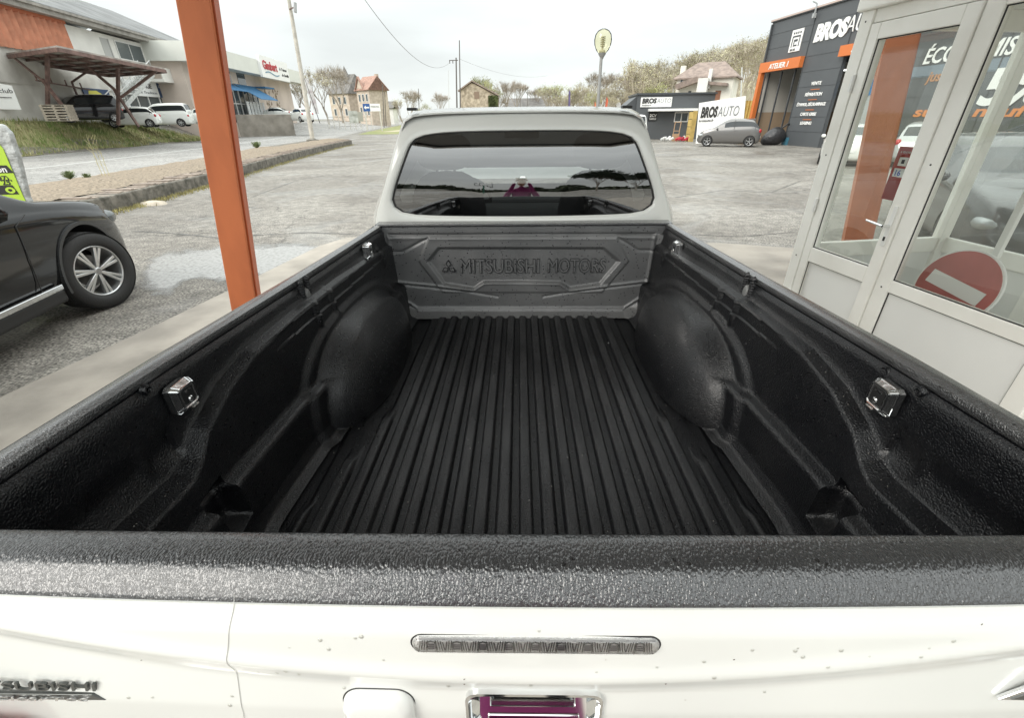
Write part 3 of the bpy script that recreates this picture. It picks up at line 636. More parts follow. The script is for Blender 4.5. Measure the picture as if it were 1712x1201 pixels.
for px, py in ((225, 1120), (776, 1128), (776, 1138), (885, 1097), (1060, 1025), (1110, 1138), (186, 1008), (1228, 1110), (1668, 1076)):
    p = at_y(px, py, -.098); b.bar(on_tg(p.x, p.z, .0003), on_tg(p.x+.0016, p.z+.001, .0003), .0007, .0005)
dd = b.build('dirt_specks', DIRT, tg); dd['kind'] = 'stuff'
# outer body
b = MB(); sp_ = [(0, 1.285), (.012, 1.27), (.03, 1.2), (.055, 1.05), (.05, .9), (.04, .62), (.0, .50)]
for s in (-1, 1):
    b.grid(lambda y, j: (s*(max(tout(y), .80 if j > 1 else 0)+sp_[int(j)][0]*(.4 if y < .02 else 1)), y, sp_[int(j)][1]), [-.085, -.05, .02, .3, .62, 1.3, 1.8, 1.855], range(7))
    b.grid(lambda y, j: (s*tout(y)-s*.012*j, y, 1.285+.012*j), [-.06, .4, 1, 1.86], [0, 1])
b.build_each('bed_side', WHITE, truck, smooth=50)
for s in (-1, 1):
    b = MB(); b.grid(lambda t, z: (s*lerp(.655, .885, t), -.112+.06*t*t*t, z), list(np.linspace(0, 1, 8)), list(np.linspace(.78, 1.105, 12)))
    tl = b.build('tail_lamp', REDL, truck, smooth=60)
b = MB(); b.box((-.86, -.22, .42), (.86, .0, .60)); b.build('rear_bumper', CHROME, truck, bevel=.03)
b = MB(); b.box((-.7, .0, .45), (.7, 4.6, .84)); b.build('chassis', BLACKPL, truck)

# tie-down cleats
HK = mat('worn chrome cleat', (.92, .92, .91), .24, metal=1., bump=.12, bs=60)
def cleat(s, px, py, xw, sc=1.):
    p = at_x(px, py, xw)
    b = MB(); h = .033*sc; w = .031*sc; dpt = .024*sc
    # faceted box: wide base, sloping faces
    def pr(u, v, dd): return (p.x - s*dd, p.y+u, p.z+v)
    base = [(-w, -h*.8), (-w*.75, -h), (w*.75, -h), (w, -h*.8), (w, h*.85), (w*.7, h), (-w*.7, h), (-w, h*.85)]
    l0 = [pr(u, v, -.004) for u, v in base]; l1 = [pr(u, v, .008*sc) for u, v in base]; l2 = [pr(u*.74-.002, v*.72+.004, dpt) for u, v in base]
    b.add(l0+l1+l2, [(i, (i+1) % 8, 8+(i+1) % 8, 8+i) for i in range(8)]+[(8+i, 8+(i+1) % 8, 16+(i+1) % 8, 16+i) for i in range(8)]+[tuple(range(16, 24))])
    o = b.build('tie_down', HK, truck, bevel=.0022)
    b = MB(); b.lathe([(0, .004), (.0045*sc, .004), (.006*sc, .002), (.0065*sc, 0)], 12, lambda r, t, hh_: pr(r*math.cos(t), -.006+r*math.sin(t), dpt+hh_*.8)); b.build('screw', HK, o, smooth=30)
    b = MB(); b.add([pr(-.013*sc, -h*1.02, .004), pr(.013*sc, -h*1.02, .004), pr(.010*sc, -h*.75, .030*sc), pr(-.010*sc, -h*.75, .030*sc)], [(0, 1, 2, 3)]); q_ = b.build('lip', HK, o)
    mo = q_.modifiers.new('s', 'SOLIDIFY'); mo.thickness = .004
    b = MB(); R2 = [pr(u*.74-.002, v*.72+.004, dpt+.0006) for u, v in base]; R1 = [pr(u, v, .009*sc) for u, v in base]
    for k in range(8):
        b.tube(R2[k], R2[(k+1) % 8], .0016, n=5); b.tube(R1[k], R1[(k+1) % 8], .0013, n=5); b.tube(R1[k], R2[k], .0013, n=5)
    b.build('bright_edge', CHROME, o)
    b = MB(); b.add([pr(u*.55-.002, v*.5+.004, dpt+.0005) for u, v in base], [tuple(range(8))]); b.build('recessed_face', mat('dark cleat face', (.05, .05, .05), .25, metal=.5), o)
    b = MB()
    for k in range(2): b.bar(pr(-.010*sc, .012*sc+.004*k, dpt+.0008), pr(.008*sc, .018*sc-.004*k, dpt+.0008), .002)
    b.build('stamped_mark', CHROME, o)
cleat(-1, 299, 662, -.752); cleat(1, 1484, 665, .752); cleat(-1, 612, 420, -.676, .95); cleat(1, 1135, 416, .676, .95)
for s, px, py in ((-1, 513, 493), (1, 1248, 488)):
    p = at_x(px, py, s*.716); b = MB()
    b.lathe([(0, .008), (.013, .008), (.018, .004), (.019, -.004)], 14, lambda r, t, h: (p.x-s*h, p.y+r*.8*math.cos(t), p.z+r*1.25*math.sin(t))); b.build('anchor_plug', mat('grey plug', (.22, .22, .215), .3), truck, smooth=40)
    b = MB()
    for q in (-.024, .022):
        for zz_ in np.linspace(-.05, .035, 11): b.lathe([(0, .013), (.007, .010), (.010, 0)], 8, lambda r, t, h: (p.x-s*(h-.004), p.y+q+r*math.cos(t), p.z+zz_+.012+r*1.3*math.sin(t)))
    b.build_each('moulded_rib', LINER, truck, smooth=60)
for s, px, py in ((-1, 244, 652), (-1, 300, 625), (1, 1538, 655), (1, 1482, 622)):
    p = at_x(px, py, s*.768); b = MB(); b.lathe([(.004, .001), (.006, .006), (.010, .006), (.013, -.003)], 12, lambda r, t, h: (p.x-s*h, p.y+r*math.cos(t), p.z+r*math.sin(t))); b.build('moulded_socket', LINER, truck, smooth=50)

# cab
def chaikin(P, n=2, closed=True):
    for _ in range(n):
        Q = []
        for a, c in zip(P, P[1:]+P[:1]): Q += [(a[0]*.75+c[0]*.25, a[1]*.75+c[1]*.25), (a[0]*.25+c[0]*.75, a[1]*.25+c[1]*.75)]
        P = Q
    return P
def mirror(h): return h + [(-x, z) for x, z in h[::-1] if abs(x) > 1e-6]
CO = chaikin(mirror([(0, 1.800), (.30, 1.799), (.50, 1.792), (.562, 1.772), (.590, 1.69), (.662, 1.50), (.728, 1.36), (.755, 1.29), (.757, 1.22), (.4, 1.22), (0, 1.22)]), 3)
CH = chaikin(mirror([(0, 1.713), (.25, 1.712), (.42, 1.705), (.520, 1.685), (.560, 1.60), (.628, 1.46), (.648, 1.395), (.590, 1.350), (.40, 1.345), (0, 1.343)]), 3)
NT = 120; c0z = 1.52
def radial(P, k):
    a = 2*math.pi*k/NT; d = (math.cos(a), math.sin(a)); best = 0
    for p, q in zip(P, P[1:]+P[:1]):
        px_, pz = p[0], p[1]-c0z; ex, ez = q[0]-p[0], q[1]-p[1]; den = d[0]*ez-d[1]*ex
        if abs(den) < 1e-12: continue
        t = (px_*ez-pz*ex)/den; s_ = (px_*d[1]-pz*d[0])/den
        if t > 0 and -1e-9 <= s_ <= 1+1e-9: best = max(best, t)
    return (d[0]*best, c0z+d[1]*best)
RO = [radial(CO, k) for k in range(NT)]; RH = [radial(CH, k) for k in range(NT)]
yr = lambda x, z: 1.862+.01*(z-1.345)+1.30*max(0, min(z, 1.74)-1.345)**3+.60*max(0, z-1.74)+.035*(x/.6)**2
def ring_(P, sc, off): return [Vector((x*sc, yr(x*sc, c0z+(z-c0z)*sc)+off, c0z+(z-c0z)*sc)) for x, z in P]
mix = lambda A, B, t: [(lerp(a[0], b_[0], t), lerp(a[1], b_[1], t)) for a, b_ in zip(A, B)]
rings = [[Vector((x, yr(x, z)+.018, z)) for x, z in RO], ring_(mix(RO, RH, .04), 1, .003), ring_(mix(RO, RH, .12), 1, -.002), ring_(mix(RO, RH, .5), 1, -.006), ring_(mix(RO, RH, .86), 1, -.004), ring_(mix(RO, RH, .95), 1, .0), ring_(RH, 1, .014)]
def ringmesh(rings, closed_cap=False):
    V = [v for r_2 in rings for v in r_2]; n_ = len(rings[0]); F = [(k*n_+i, k*n_+(i+1) % n_, (k+1)*n_+(i+1) % n_, (k+1)*n_+i) for k in range(len(rings)-1) for i in range(n_)]
    return MB().add(V, F)
cab = ringmesh(rings).build('cab', WHITE, truck, smooth=60)
stn = [(1.93, 1.0, 1.0, 1.80), (1.96, 1.02, 1.008, 1.802), (2.2, 1.12, 1.05, 1.815), (2.6, 1.2, 1.09, 1.82), (3.02, 1.22, 1.08, 1.79), (3.35, 1.22, 1.10, 1.60), (3.78, 1.22, 1.17, 1.30)]
def cring(st, inset=0):
    y, a, c, zt = st; o = []
    for x, z in RO:
        f = (z-1.22)/(1.8-1.22); X_ = x*lerp(a, c, f); Z_ = 1.22+(z-1.22)*(zt-1.22)/.58
        o.append(Vector((X_*(1-inset), (yr(x, z)+(.017 if y < 1.94 else .05) if y < 1.97 and not inset else y), Z_-inset*.5*f)))
    return o
rs = [cring(s_) for s_ in stn]; GL = MB(); BD_ = MB()
for k in range(len(rs)-1):
    for i in range(NT):
        j = (i+1) % NT; q = [rs[k][i], rs[k][j], rs[k+1][j], rs[k+1][i]]; f = (RO[i][1]+RO[j][1])/2
        if f < 1.225: continue
        isg = (k >= 4 and f > 1.30 and abs(RO[i][0]) < .60 and f > 1.68) or (1 < k < 4 and 1.33 < f < 1.70)
        (GL if isg else BD_).add(q, [(0, 1, 2, 3)])
TG = glass('clear windscreen', (.80, .84, .82), .05)
def clean(o, d=.0005):
    bm = bmesh.new(); bm.from_mesh(o.data); bmesh.ops.remove_doubles(bm, verts=bm.verts, dist=d); bmesh.ops.recalc_face_normals(bm, faces=bm.faces); bm.to_mesh(o.data); bm.free()
    for p_ in o.data.polygons: p_.use_smooth = True
clean(BD_.build('cab_shell', WHITE, cab)); clean(GL.build('windscreen', TG, cab))
RG = glass('tinted rear glass', (.34, .36, .35), .18, f0=1.5)
b = MB(); g = ring_(RH, 1.0, .012); rr_ = [g]+[ring_(RH, s_, .0125) for s_ in (.8, .6, .4, .2, .02)]
gl_ = ringmesh(rr_).build('rear_window', RG, truck, smooth=80)
b = ringmesh([ring_(RH, 1.0, .0105), ring_(RH, .985, .0105)]); b.build('window_seal', BLACKPL, cab)
# interior
LIN = mat('dark cabin lining', (.03, .03, .032), .9); SEAT = mat('dark seat cloth', (.022, .022, .024), .9, bump=.3, bs=200)
ri = [cring(s_, .03) for s_ in stn[1:5]]; ringmesh(ri).build('headliner', LIN, cab, smooth=60)
for s in (-1, 1):
    b = MB(); x = s*.44
    def blob(cx_, cy, cz, rx, ry, rz, p=3.):
        def f(u, v):
            cu, su, cv, sv = math.cos(u), math.sin(u), math.cos(v), math.sin(v); e = 2/p
            sg = lambda a: math.copysign(abs(a)**e, a)
            return (cx_+rx*sg(cv)*sg(cu), cy+ry*sg(cv)*sg(su), cz+rz*sg(sv))
        b.grid(f, list(np.linspace(0, 2*math.pi, 25)), list(np.linspace(-math.pi/2, math.pi/2, 13)))
    blob(x, 2.42, 1.14, .23, .09, .36); blob(x, 2.38, 1.60, .155, .055, .095); b.tube((x-.05, 2.4, 1.4), (x-.05, 2.4, 1.58), .008); b.tube((x+.05, 2.4, 1.4), (x+.05, 2.4, 1.58), .008)
    b.build('seat', SEAT, cab, smooth=60)
b = MB(); b.box((-.74, 3.22, .95), (.74, 3.80, 1.205)); b.build('dashboard', LIN, cab, bevel=.05)
b = MB(); b.box((-.78, 1.95, .80), (.78, 3.8, .95)); b.build('cabin_floor', LIN, cab)
b = MB(); b.lathe([(.17+.012*math.cos(t), .012*math.sin(t)) for t in np.linspace(0, 2*math.pi, 9)], 28, lambda r, t, h: (-.40+r*math.cos(t), 3.12+.3*r*math.sin(t)+h, 1.22+.9*r*math.sin(t))); b.bar((-.56, 3.12, 1.22), (-.24, 3.12, 1.22), .03); b.build('steering_wheel', BLACKPL, cab, smooth=60)
b = MB(); b.box((-.115, 2.93, 1.645), (.115, 2.945, 1.71)); b.build('rear_view_mirror', mat('mirror back', (.09, .09, .09), .4), cab, bevel=.008)
# front of the truck
b = MB(); lowp = [(1.87, .90, 1.24), (3.7, .90, 1.22), (3.9, .895, 1.19), (4.7, .87, 1.10), (4.98, .80, .98), (5.06, .70, .80)]
def lowr(y, w, zt): return [(-w*.93, y, zt+.0), (-w, y, zt-.10), (-w*1.01, y, .85), (-w, y, .5), (w, y, .5), (w*1.01, y, .85), (w, y, zt-.10), (w*.93, y, zt), (w*.5, y, zt+(.05 if y > 3.6 and y < 5 else 0)), (-w*.5, y, zt+(.05 if y > 3.6 and y < 5 else 0))]
V = [v for a in lowp for v in lowr(*a)]; b.add(V, [(k*10+i, k*10+(i+1) % 10, (k+1)*10+(i+1) % 10, (k+1)*10+i) for k in range(5) for i in range(10) if not (k == 0 and i in (7, 8, 9))]+[tuple(range(50, 60))])
b.build('front_body', WHITE, truck, smooth=40)
def wheel(parent, c, r, w, s, spokes=7, steer=0., name='wheel', detail=1, rimr=.66):
    """s=+1: outer face looks along +x of the wheel axis"""
    M = Matrix.Translation(Vector(c)) @ Matrix.Rotation(steer, 4, 'Z')
    T = lambda q: tuple(M @ Vector(q))
    ax = lambda rr, t, h: T((s*h, rr*math.cos(t), rr*math.sin(t)))
    nn = 48 if detail > 1 else 22
    rr = r*rimr; b = MB()
    tread = [(rr*.96, -w*.42), (rr*1.05, -w*.5), (r*.93, -w*.52), (r*.985, -w*.42)]
    if detail > 1:
        for k in range(5):
            a_ = lerp(-w*.40, w*.40, k/4); tread += [(r, a_-w*.07), (r, a_+w*.07)] + ([(r-.008, a_+w*.075), (r-.008, a_+w*.125)] if k < 4 else [])
    else: tread += [(r, -w*.38), (r, w*.38)]
    tread += [(r*.985, w*.42), (r*.93, w*.515), (rr*1.14, w*.525), (rr*1.05, w*.49), (rr*1.0, w*.43), (rr*.96, w*.36)]
    b.lathe(tread, nn, ax); o = b.build(name, RUBBER, parent, smooth=50)
    b = MB(); b.lathe([(rr*1.0, w*.43), (rr*.985, w*.455), (rr*.94, w*.44), (rr*.90, w*.30), (rr*.88, -w*.3)], nn, ax)
    b.lathe([(0, w*.40), (rr*.13, w*.40), (rr*.16, w*.36), (rr*.16, w*.2)], 20, ax)
    for k in range(spokes):
        a = 2*math.pi*k/spokes+.3
        for da in ((-.10, .10) if detail > 1 else (0,)):
            a0_, a1_ = a+da*.55, a+da; w0 = rr*(.052 if detail > 1 else .085)
            p0 = (rr*.10*math.cos(a0_), rr*.10*math.sin(a0_)); p1 = (rr*.95*math.cos(a1_), rr*.95*math.sin(a1_))
            dx, dy = p1[0]-p0[0], p1[1]-p0[1]; q = math.hypot(dx, dy); nx, ny = -dy/q, dx/q
            P = []
            for (cc, ww, hh_) in ((p0, w0, .38), (p1, w0*1.5, .40)):
                for sg, dz in ((-1, 0), (-1, .06), (1, .06), (1, 0)): P.append(T((s*w*(hh_-.10+dz*1.6), cc[0]+nx*ww*sg*(1 if dz == 0 else .75), cc[1]+ny*ww*sg*(1 if dz == 0 else .75))))
            b.add(P, [(0, 4, 5, 1), (1, 5, 6, 2), (2, 6, 7, 3), (0, 1, 2, 3), (7, 6, 5, 4)])
    rim = b.build('rim', ALLOY, o, smooth=40, bevel=.004 if detail > 1 else 0)
    if detail > 1:
        b = MB(); b.lathe([(0, w*.05), (rr*.62, w*.05), (rr*.62, 0)], 30, ax); b.build('brake_disc', mat('brake disc', (.12, .12, .12), .35, metal=.8), rim)
        b = MB(); b.lathe([(0, w*.408), (rr*.10, w*.408), (rr*.115, w*.40)], 16, ax); b.build('hub_cap', mat('grey hub cap', (.30, .30, .30), .3, metal=.6), rim)
    else:
        b = MB(); b.lathe([(0, -w*.05), (rr*.9, -w*.05)], 16, ax); b.build('brake_disc', BLACKPL, rim)
    return o
for s in (-1, 1):
    wheel(truck, (s*.79, .97, .37), .37, .24, s); wheel(truck, (s*.79, 4.0, .37), .37, .24, s)
b = MB()
for px, py in ((690, 194), (1047, 191)):
    p = at_y(px, py, 2.0); b.box((p.x-.022, 1.985, 1.800), (p.x+.022, 2.03, 1.812))
b.build_each('roof_clip', BLACKPL, cab, bevel=.003)

# ================================================================== CANOPY AND POSTS
CANW = mat('canopy underside', (.24, .24, .235), .6, var=.05, vs=2)
can = thing('canopy', 'flat forecourt canopy roof with orange fascia, carried on orange posts over the pickup', 'canopy', (1.4, 2.5, 3.9))
b = MB(); b.prism([(-3.3, -.8, 3.93), (6.4, -.8, 3.93), (6.4, 5.3, 3.93), (2.6, 5.3, 3.93), (2.6, 3.25, 3.93), (-3.3, 3.25, 3.93)], (0, 0, .27)); b.build('roof_slab', CANW, can)
b = MB()
for a_, c_ in (((-3.38, 3.25, 3.82), (2.52, 3.33, 4.30)), ((2.52, 3.25, 3.82), (2.60, 5.38, 4.30)), ((2.60, 5.30, 3.82), (6.48, 5.38, 4.30)), ((-3.38, -.80, 3.82), (-3.30, 3.25, 4.30)), ((6.40, -.80, 3.82), (6.48, 5.3, 4.30))): b.box(a_, c_)
b.build('fascia', ORANGE, can)
b = MB(); b.box((-3.38, -0.88, 3.86), (6.48, -0.80, 4.25)); b.build('rear_gutter', mat('dark gutter', (.05, .05, .05), .5), can)
b = MB(); b.box((-3.3, -0.95, 3.80), (6.4, -0.88, 3.86)); b.build('white_trim', mat('white trim', (.8, .8, .78), .4), can)
def ipost(lab, base, top, w, dpt, rot, grp='orange posts carrying the canopy'):
    t = thing('canopy_post', lab, 'post', tuple(base), grp)
    base = Vector(base); top = Vector(top); a = Vector((math.cos(rot), math.sin(rot), 0)); c_ = Vector((-math.sin(rot), math.cos(rot), 0))
    def col(x0, x1, y0, y1):
        b = MB(); P = [o_ + a*x + c_*y for o_ in (base, top) for x, y in ((x0, y0), (x1, y0), (x1, y1), (x0, y1))]
        return b.add(P, [(0, 3, 2, 1), (4, 5, 6, 7), (0, 1, 5, 4), (1, 2, 6, 5), (2, 3, 7, 6), (3, 0, 4, 7)])
    b = MB()
    for q in (col(-w/2, w/2, -dpt/2, dpt/2),): b.add(q.v, q.f)
    b.build('post_shaft', ORANGE, t, bevel=.006)
    b = MB(); q = col(w/2+.0, w/2+.012, -dpt*.32, dpt*.32); b.add(q.v, q.f); b.build('side_strip', mat('orange strip', (.42, .085, .022), .45), t, bevel=.003)
    b = MB(); b.box((base.x-w*.8, base.y-dpt*.8, base.z), (base.x+w*.8, base.y+dpt*.8, base.z+.015)); b.build('foot_plate', ORANGE, t)
    return t
pt = at_y(330, 0, 3.0); pbm = at_y(410, 495, 3.0); dv = (pt-pbm)/(pt.z-pbm.z)
ipost('orange steel post rising beside the left bed rail, left of the truck', pbm+dv*(.10-pbm.z), pbm+dv*(3.925-pbm.z), .185, .16, R(14))
_p = at_y(1432, 400, 5.0)
_q = at_y(1506, 60, 5.0); _d = (_q-_p)/(_q.z-_p.z)
ipost('orange steel post seen through the glass kiosk on the right', _p+_d*(.10-_p.z), _p+_d*(3.925-_p.z), .27, .17, R(-25))

# ================================================================== GLAZED KIOSK
PVC = mat('aged white PVC', (.88, .87, .82), .38, col2=(.74, .72, .66), vs=2.5, detail=9, th=(.45, .8), bump=.06, bs=12)
PVCP = mat('white PVC infill panel', (.80, .80, .775), .35, var=.04, vs=1.2)
GASK = mat('black gasket', (.02, .02, .02), .6)
KG = glass('kiosk glass', (.90, .925, .90), .045)
F0 = frame((2.32, 3.22, .10), (2.55, 1.73)); FO = (F0[0], F0[1], F0[2])   # u runs towards the camera
nrm = F0[2]
if nrm.x > 0: F0 = (F0[0], F0[1], -nrm)
kio = thing('glass_kiosk', 'white framed glazed kiosk with panelled door standing right of the truck', 'kiosk', (2.9, 2.2, .10))
Z = lambda z: z-.10
def kframe(b, u0, u1, z0, z1, n0=-.035, n1=.035): b.fbox(F0, u0, u1, n0, n1, Z(z0), Z(z1))
b = MB()
kframe(b, -.135, -.035, .10, 2.36, -.045, .045)       # corner post
kframe(b, .665, .765, .10, 2.36, -.03, .03)        # mullion
kframe(b, 1.60, 1.70, .10, 2.36, -.03, .03); kframe(b, 2.5, 2.6, .10, 2.36, -.03, .03)
kframe(b, -.035, .665, 2.285, 2.36, -.03, .03); kframe(b, .765, 2.5, 2.24, 2.36, -.029, .029)
kframe(b, .765, 1.60, .73, .81, -.03, .03); kframe(b, 1.70, 2.5, .73, .81, -.03, .03)
kframe(b, .765, 1.60, .10, .20, -.03, .03); kframe(b, 1.70, 2.5, .10, .20, -.03, .03)
b.build('front_frame', PVC, kio, bevel=.005)
b = MB(); b.fbox(F0, -.16, 2.62, -.06, .075, Z(2.36), Z(2.47)); b.build('cornice', PVC, kio, bevel=.01)
b = MB(); b.fbox(F0, -.15, 2.61, -1.35, -.06, Z(2.38), Z(2.45)); b.build('roof_panel', PVCP, kio)
b = MB(); b.fbox(F0, .765, 1.60, -.012, .012, Z(.20), Z(.73)); b.build('infill_panel', PVCP, kio)
b = MB(); b.fbox(F0, 1.70, 2.5, -.012, .012, Z(.20), Z(.73)); b.build('infill_panel', PVCP, kio)
def gasket(par, u0, u1, z0, z1, n=.0175, w=.006):
    b = MB()
    for a_ in ((u0, u0+w, z0, z1), (u1-w, u1, z0, z1), (u0+w, u1-w, z0, z0+w), (u0+w, u1-w, z1-w, z1)): b.fbox(F0, a_[0], a_[1], n-.005, n, Z(a_[2]), Z(a_[3]))
    b.build('gasket', GASK, par)
gasket(kio, .765, 1.60, .81, 2.24); gasket(kio, .765, 1.60, .20, .73)
def pane(F, par, u0, u1, z0, z1, n=0., name='glass_pane'):
    b = MB(); P = [fpt(F, u, n, Z(z)) for u, z in ((u0, z0), (u1, z0), (u1, z1), (u0, z1))]; b.poly(P); return b.build(name, KG, par, fixn=False)
pane(F0, kio, .765, 1.60, .81, 2.24); pane(F0, kio, 1.70, 2.5, .81, 2.24)
# door leaf
b = MB(); D0, D1 = -.03, .66
for q in ((D0, D0+.075, .12, 2.28), (D1-.085, D1, .12, 2.28), (D0+.075, D1-.085, 2.19, 2.28), (D0+.075, D1-.085, .735, .845), (D0+.075, D1-.085, .12, .23)): kframe(b, *q, -.03, .042)
door = b.build('door', PVC, kio, bevel=.006)
b = MB(); b.fbox(F0, D0+.075, D1-.085, -.015, .012, Z(.23), Z(.735)); b.build('door_panel', PVCP, door)
b = MB()
for x in (.17, .30, .43): b.fbox(F0, x, x+.004, .012, .0135, Z(.23), Z(.735))
pane(F0, door, D0+.075, D1-.085, .845, 2.19)
gasket(door, D0+.075, D1-.085, .845, 2.19, .03); gasket(door, D0+.075, D1-.085, .23, .735, .03, .004)
b = MB(); b.fbox(F0, .608, .636, .042, .050, Z(1.0), Z(1.25)); hd = b.build('door_handle', PVCP, door, bevel=.003)
b = MB(); b.tube(fpt(F0, .622, .05, Z(1.13)), fpt(F0, .622, .10, Z(1.13)), .009); b.tube(fpt(F0, .622, .10, Z(1.13)), fpt(F0, .50, .105, Z(1.145)), .009, .007); b.build('lever', CHROME, hd, smooth=50)
b = MB(); b.fbox(F0, .616, .628, .0502, .054, Z(1.035), Z(1.06)); b.build('keyhole', GASK, hd)
# far and back sides of the kiosk
RV = lambda F, u, n: fpt(F, u, n, 0)
FA = frame(tuple(fpt(F0, -.10, -.04, 0)), tuple(fpt(F0, -.10, -1.30, 0)))     # far side
FB = frame(tuple(fpt(F0, -.10, -1.32, 0)), tuple(fpt(F0, 2.6, -1.32, 0)))     # back side
b = MB()
def fr2(F, u0, u1, z0, z1, n0=-.03, n1=.03): b.fbox(F, u0, u1, n0, n1, Z(z0), Z(z1))
fr2(FA, 1.20, 1.28, .10, 2.38, -.04, .04)
for z0, z1 in ((.10, .20), (.72, .84), (2.26, 2.38)): fr2(FA, .0, 1.20, z0, z1, -.026, .026)
for u in (.72, 1.46, 2.05): fr2(FB, u, u+.09, .10, 2.38, -.03, .03)
for z0, z1 in ((.10, .20), (.72, .84), (2.26, 2.38)):
    for u0, u1 in ((.02, .72), (.81, 1.46), (1.55, 2.05), (2.14, 2.68)): fr2(FB, u0, u1, z0, z1, -.026, .026)
b.build('rear_frame', PVC, kio, bevel=.005)
b = MB(); b.fbox(FA, .0, 1.20, -.01, .01, Z(.20), Z(.72)); b.build('infill_panel', PVCP, kio)
for u0, u1 in ((.02, .72), (.81, 1.46), (1.55, 2.05)):
    b = MB(); b.fbox(FB, u0, u1, -.01, .01, Z(.20), Z(.72)); b.build('infill_panel', PVCP, kio); pane(FB, kio, u0, u1, .84, 2.26)
pane(FA, kio, .0, 1.20, .84, 2.26)
b = MB(); b.fbox(FB, .0, 2.7, .03, 1.28, Z(.101), Z(.115)); b.build('kiosk_floor', mat('grey lino', (.32, .32, .30), .5, var=.1, vs=3), kio)
b = MB()
for u in (1.02, 1.40):   # white door bars inside
    b.fbox(F0, u, u+.035, -.30, -.27, Z(.95), Z(1.95))
b.build('inner_rail', PVCP, kio, bevel=.004)
for zh in (.42, 1.15, 1.95):
    b = MB(); b.tube(fpt(F0, -.034, .052, Z(zh-.05)), fpt(F0, -.034, .052, Z(zh+.05)), .011, n=12); b.fbox(F0, -.06, -.034, .045, .05, Z(zh-.045), Z(zh+.045)); b.build('hinge', PVCP, door, smooth=40)
b = MB()
for zh in (.15, .75, 1.5, 2.3):
    for uh in (-.085, .715): b.lathe([(0, .0025), (.005, .002), (.006, 0)], 8, lambda r, t, h: tuple(fpt(F0, uh+r*math.cos(t), (.045 if uh < 0 else .03)+h, Z(zh)+r*math.sin(t))))
b.build_each('screw_cap', GASK, kio)
# sticker on the door glass
REDN = mat('red notice', (.40, .02, .018), .4); WHI = mat('white print', (.80, .80, .78), .5)
b = MB(); b.fbox(F0, .445, .555, -.004, -.002, Z(1.27), Z(1.585)); st_ = b.build('notice', REDN, door)
b = MB(); b.fbox(F0, .475, .535, -.0015, -.0005, Z(1.475), Z(1.525)); b.fbox(F0, .465, .54, -.0015, -.0005, Z(1.41), Z(1.46)); b.build('notice_print', WHI, st_)
b = MB(); b.fbox(F0, .495, .516, -.0004, .0004, Z(1.488), Z(1.512)); b.build('notice_mark', BLACKPL, st_)
Fn = (fpt(F0, 0, 0, 0), F0[1], F0[2])
text('A VENDRE', Fn, .465, Z(1.548), .012, WHI, st_, 'notice_letters', n=-.0015, ext=.0008, width=.07)
text('16', Fn, .480, Z(1.418), .034, mat('blue print', (.05, .09, .30), .5), st_, 'notice_letters', n=-.0004, ext=.0006, bold=.02)
# no-entry disc leaning inside the glass
dc = fpt(F0, 1.02, -.13, Z(.845)); sgn = thing('no_entry_sign', 'round red no entry road sign with a white bar leaning inside the kiosk glass', 'road sign', tuple(dc))
ax_u = (F0[1]*math.cos(R(-9)) + Vector((0, 0, 1))*math.sin(R(-9))); ax_n = (F0[2]*.96+Vector((0, 0, .28))).normalized(); ax_v = ax_n.cross(ax_u)
if ax_v.z < 0: ax_v = -ax_v
def dpt_(x, y, n): return dc + ax_u*x + ax_v*y + ax_n*n
RS = .225
REDS = mat('faded red enamel', (.46, .15, .135), .4, var=.12, vs=5)
b = MB(); b.lathe([(0, .0), (RS, .0), (RS+.004, -.006), (RS+.004, -.012)], 48, lambda r, t, h: dpt_(r*math.cos(t), r*math.sin(t), h)); b.build('rim', WHI, sgn)
b = MB(); b.lathe([(0, .003), (RS*.955, .003), (RS*.96, .0)], 48, lambda r, t, h: dpt_(r*math.cos(t), r*math.sin(t), h)); b.build('red_disc', REDS, sgn)
b = MB(); b.prism([dpt_(x, y, .004) for x, y in ((-.165, -.04), (.165, -.04), (.165, .04), (-.165, .04))], ax_n*.002); b.build('white_bar', WHI, sgn)

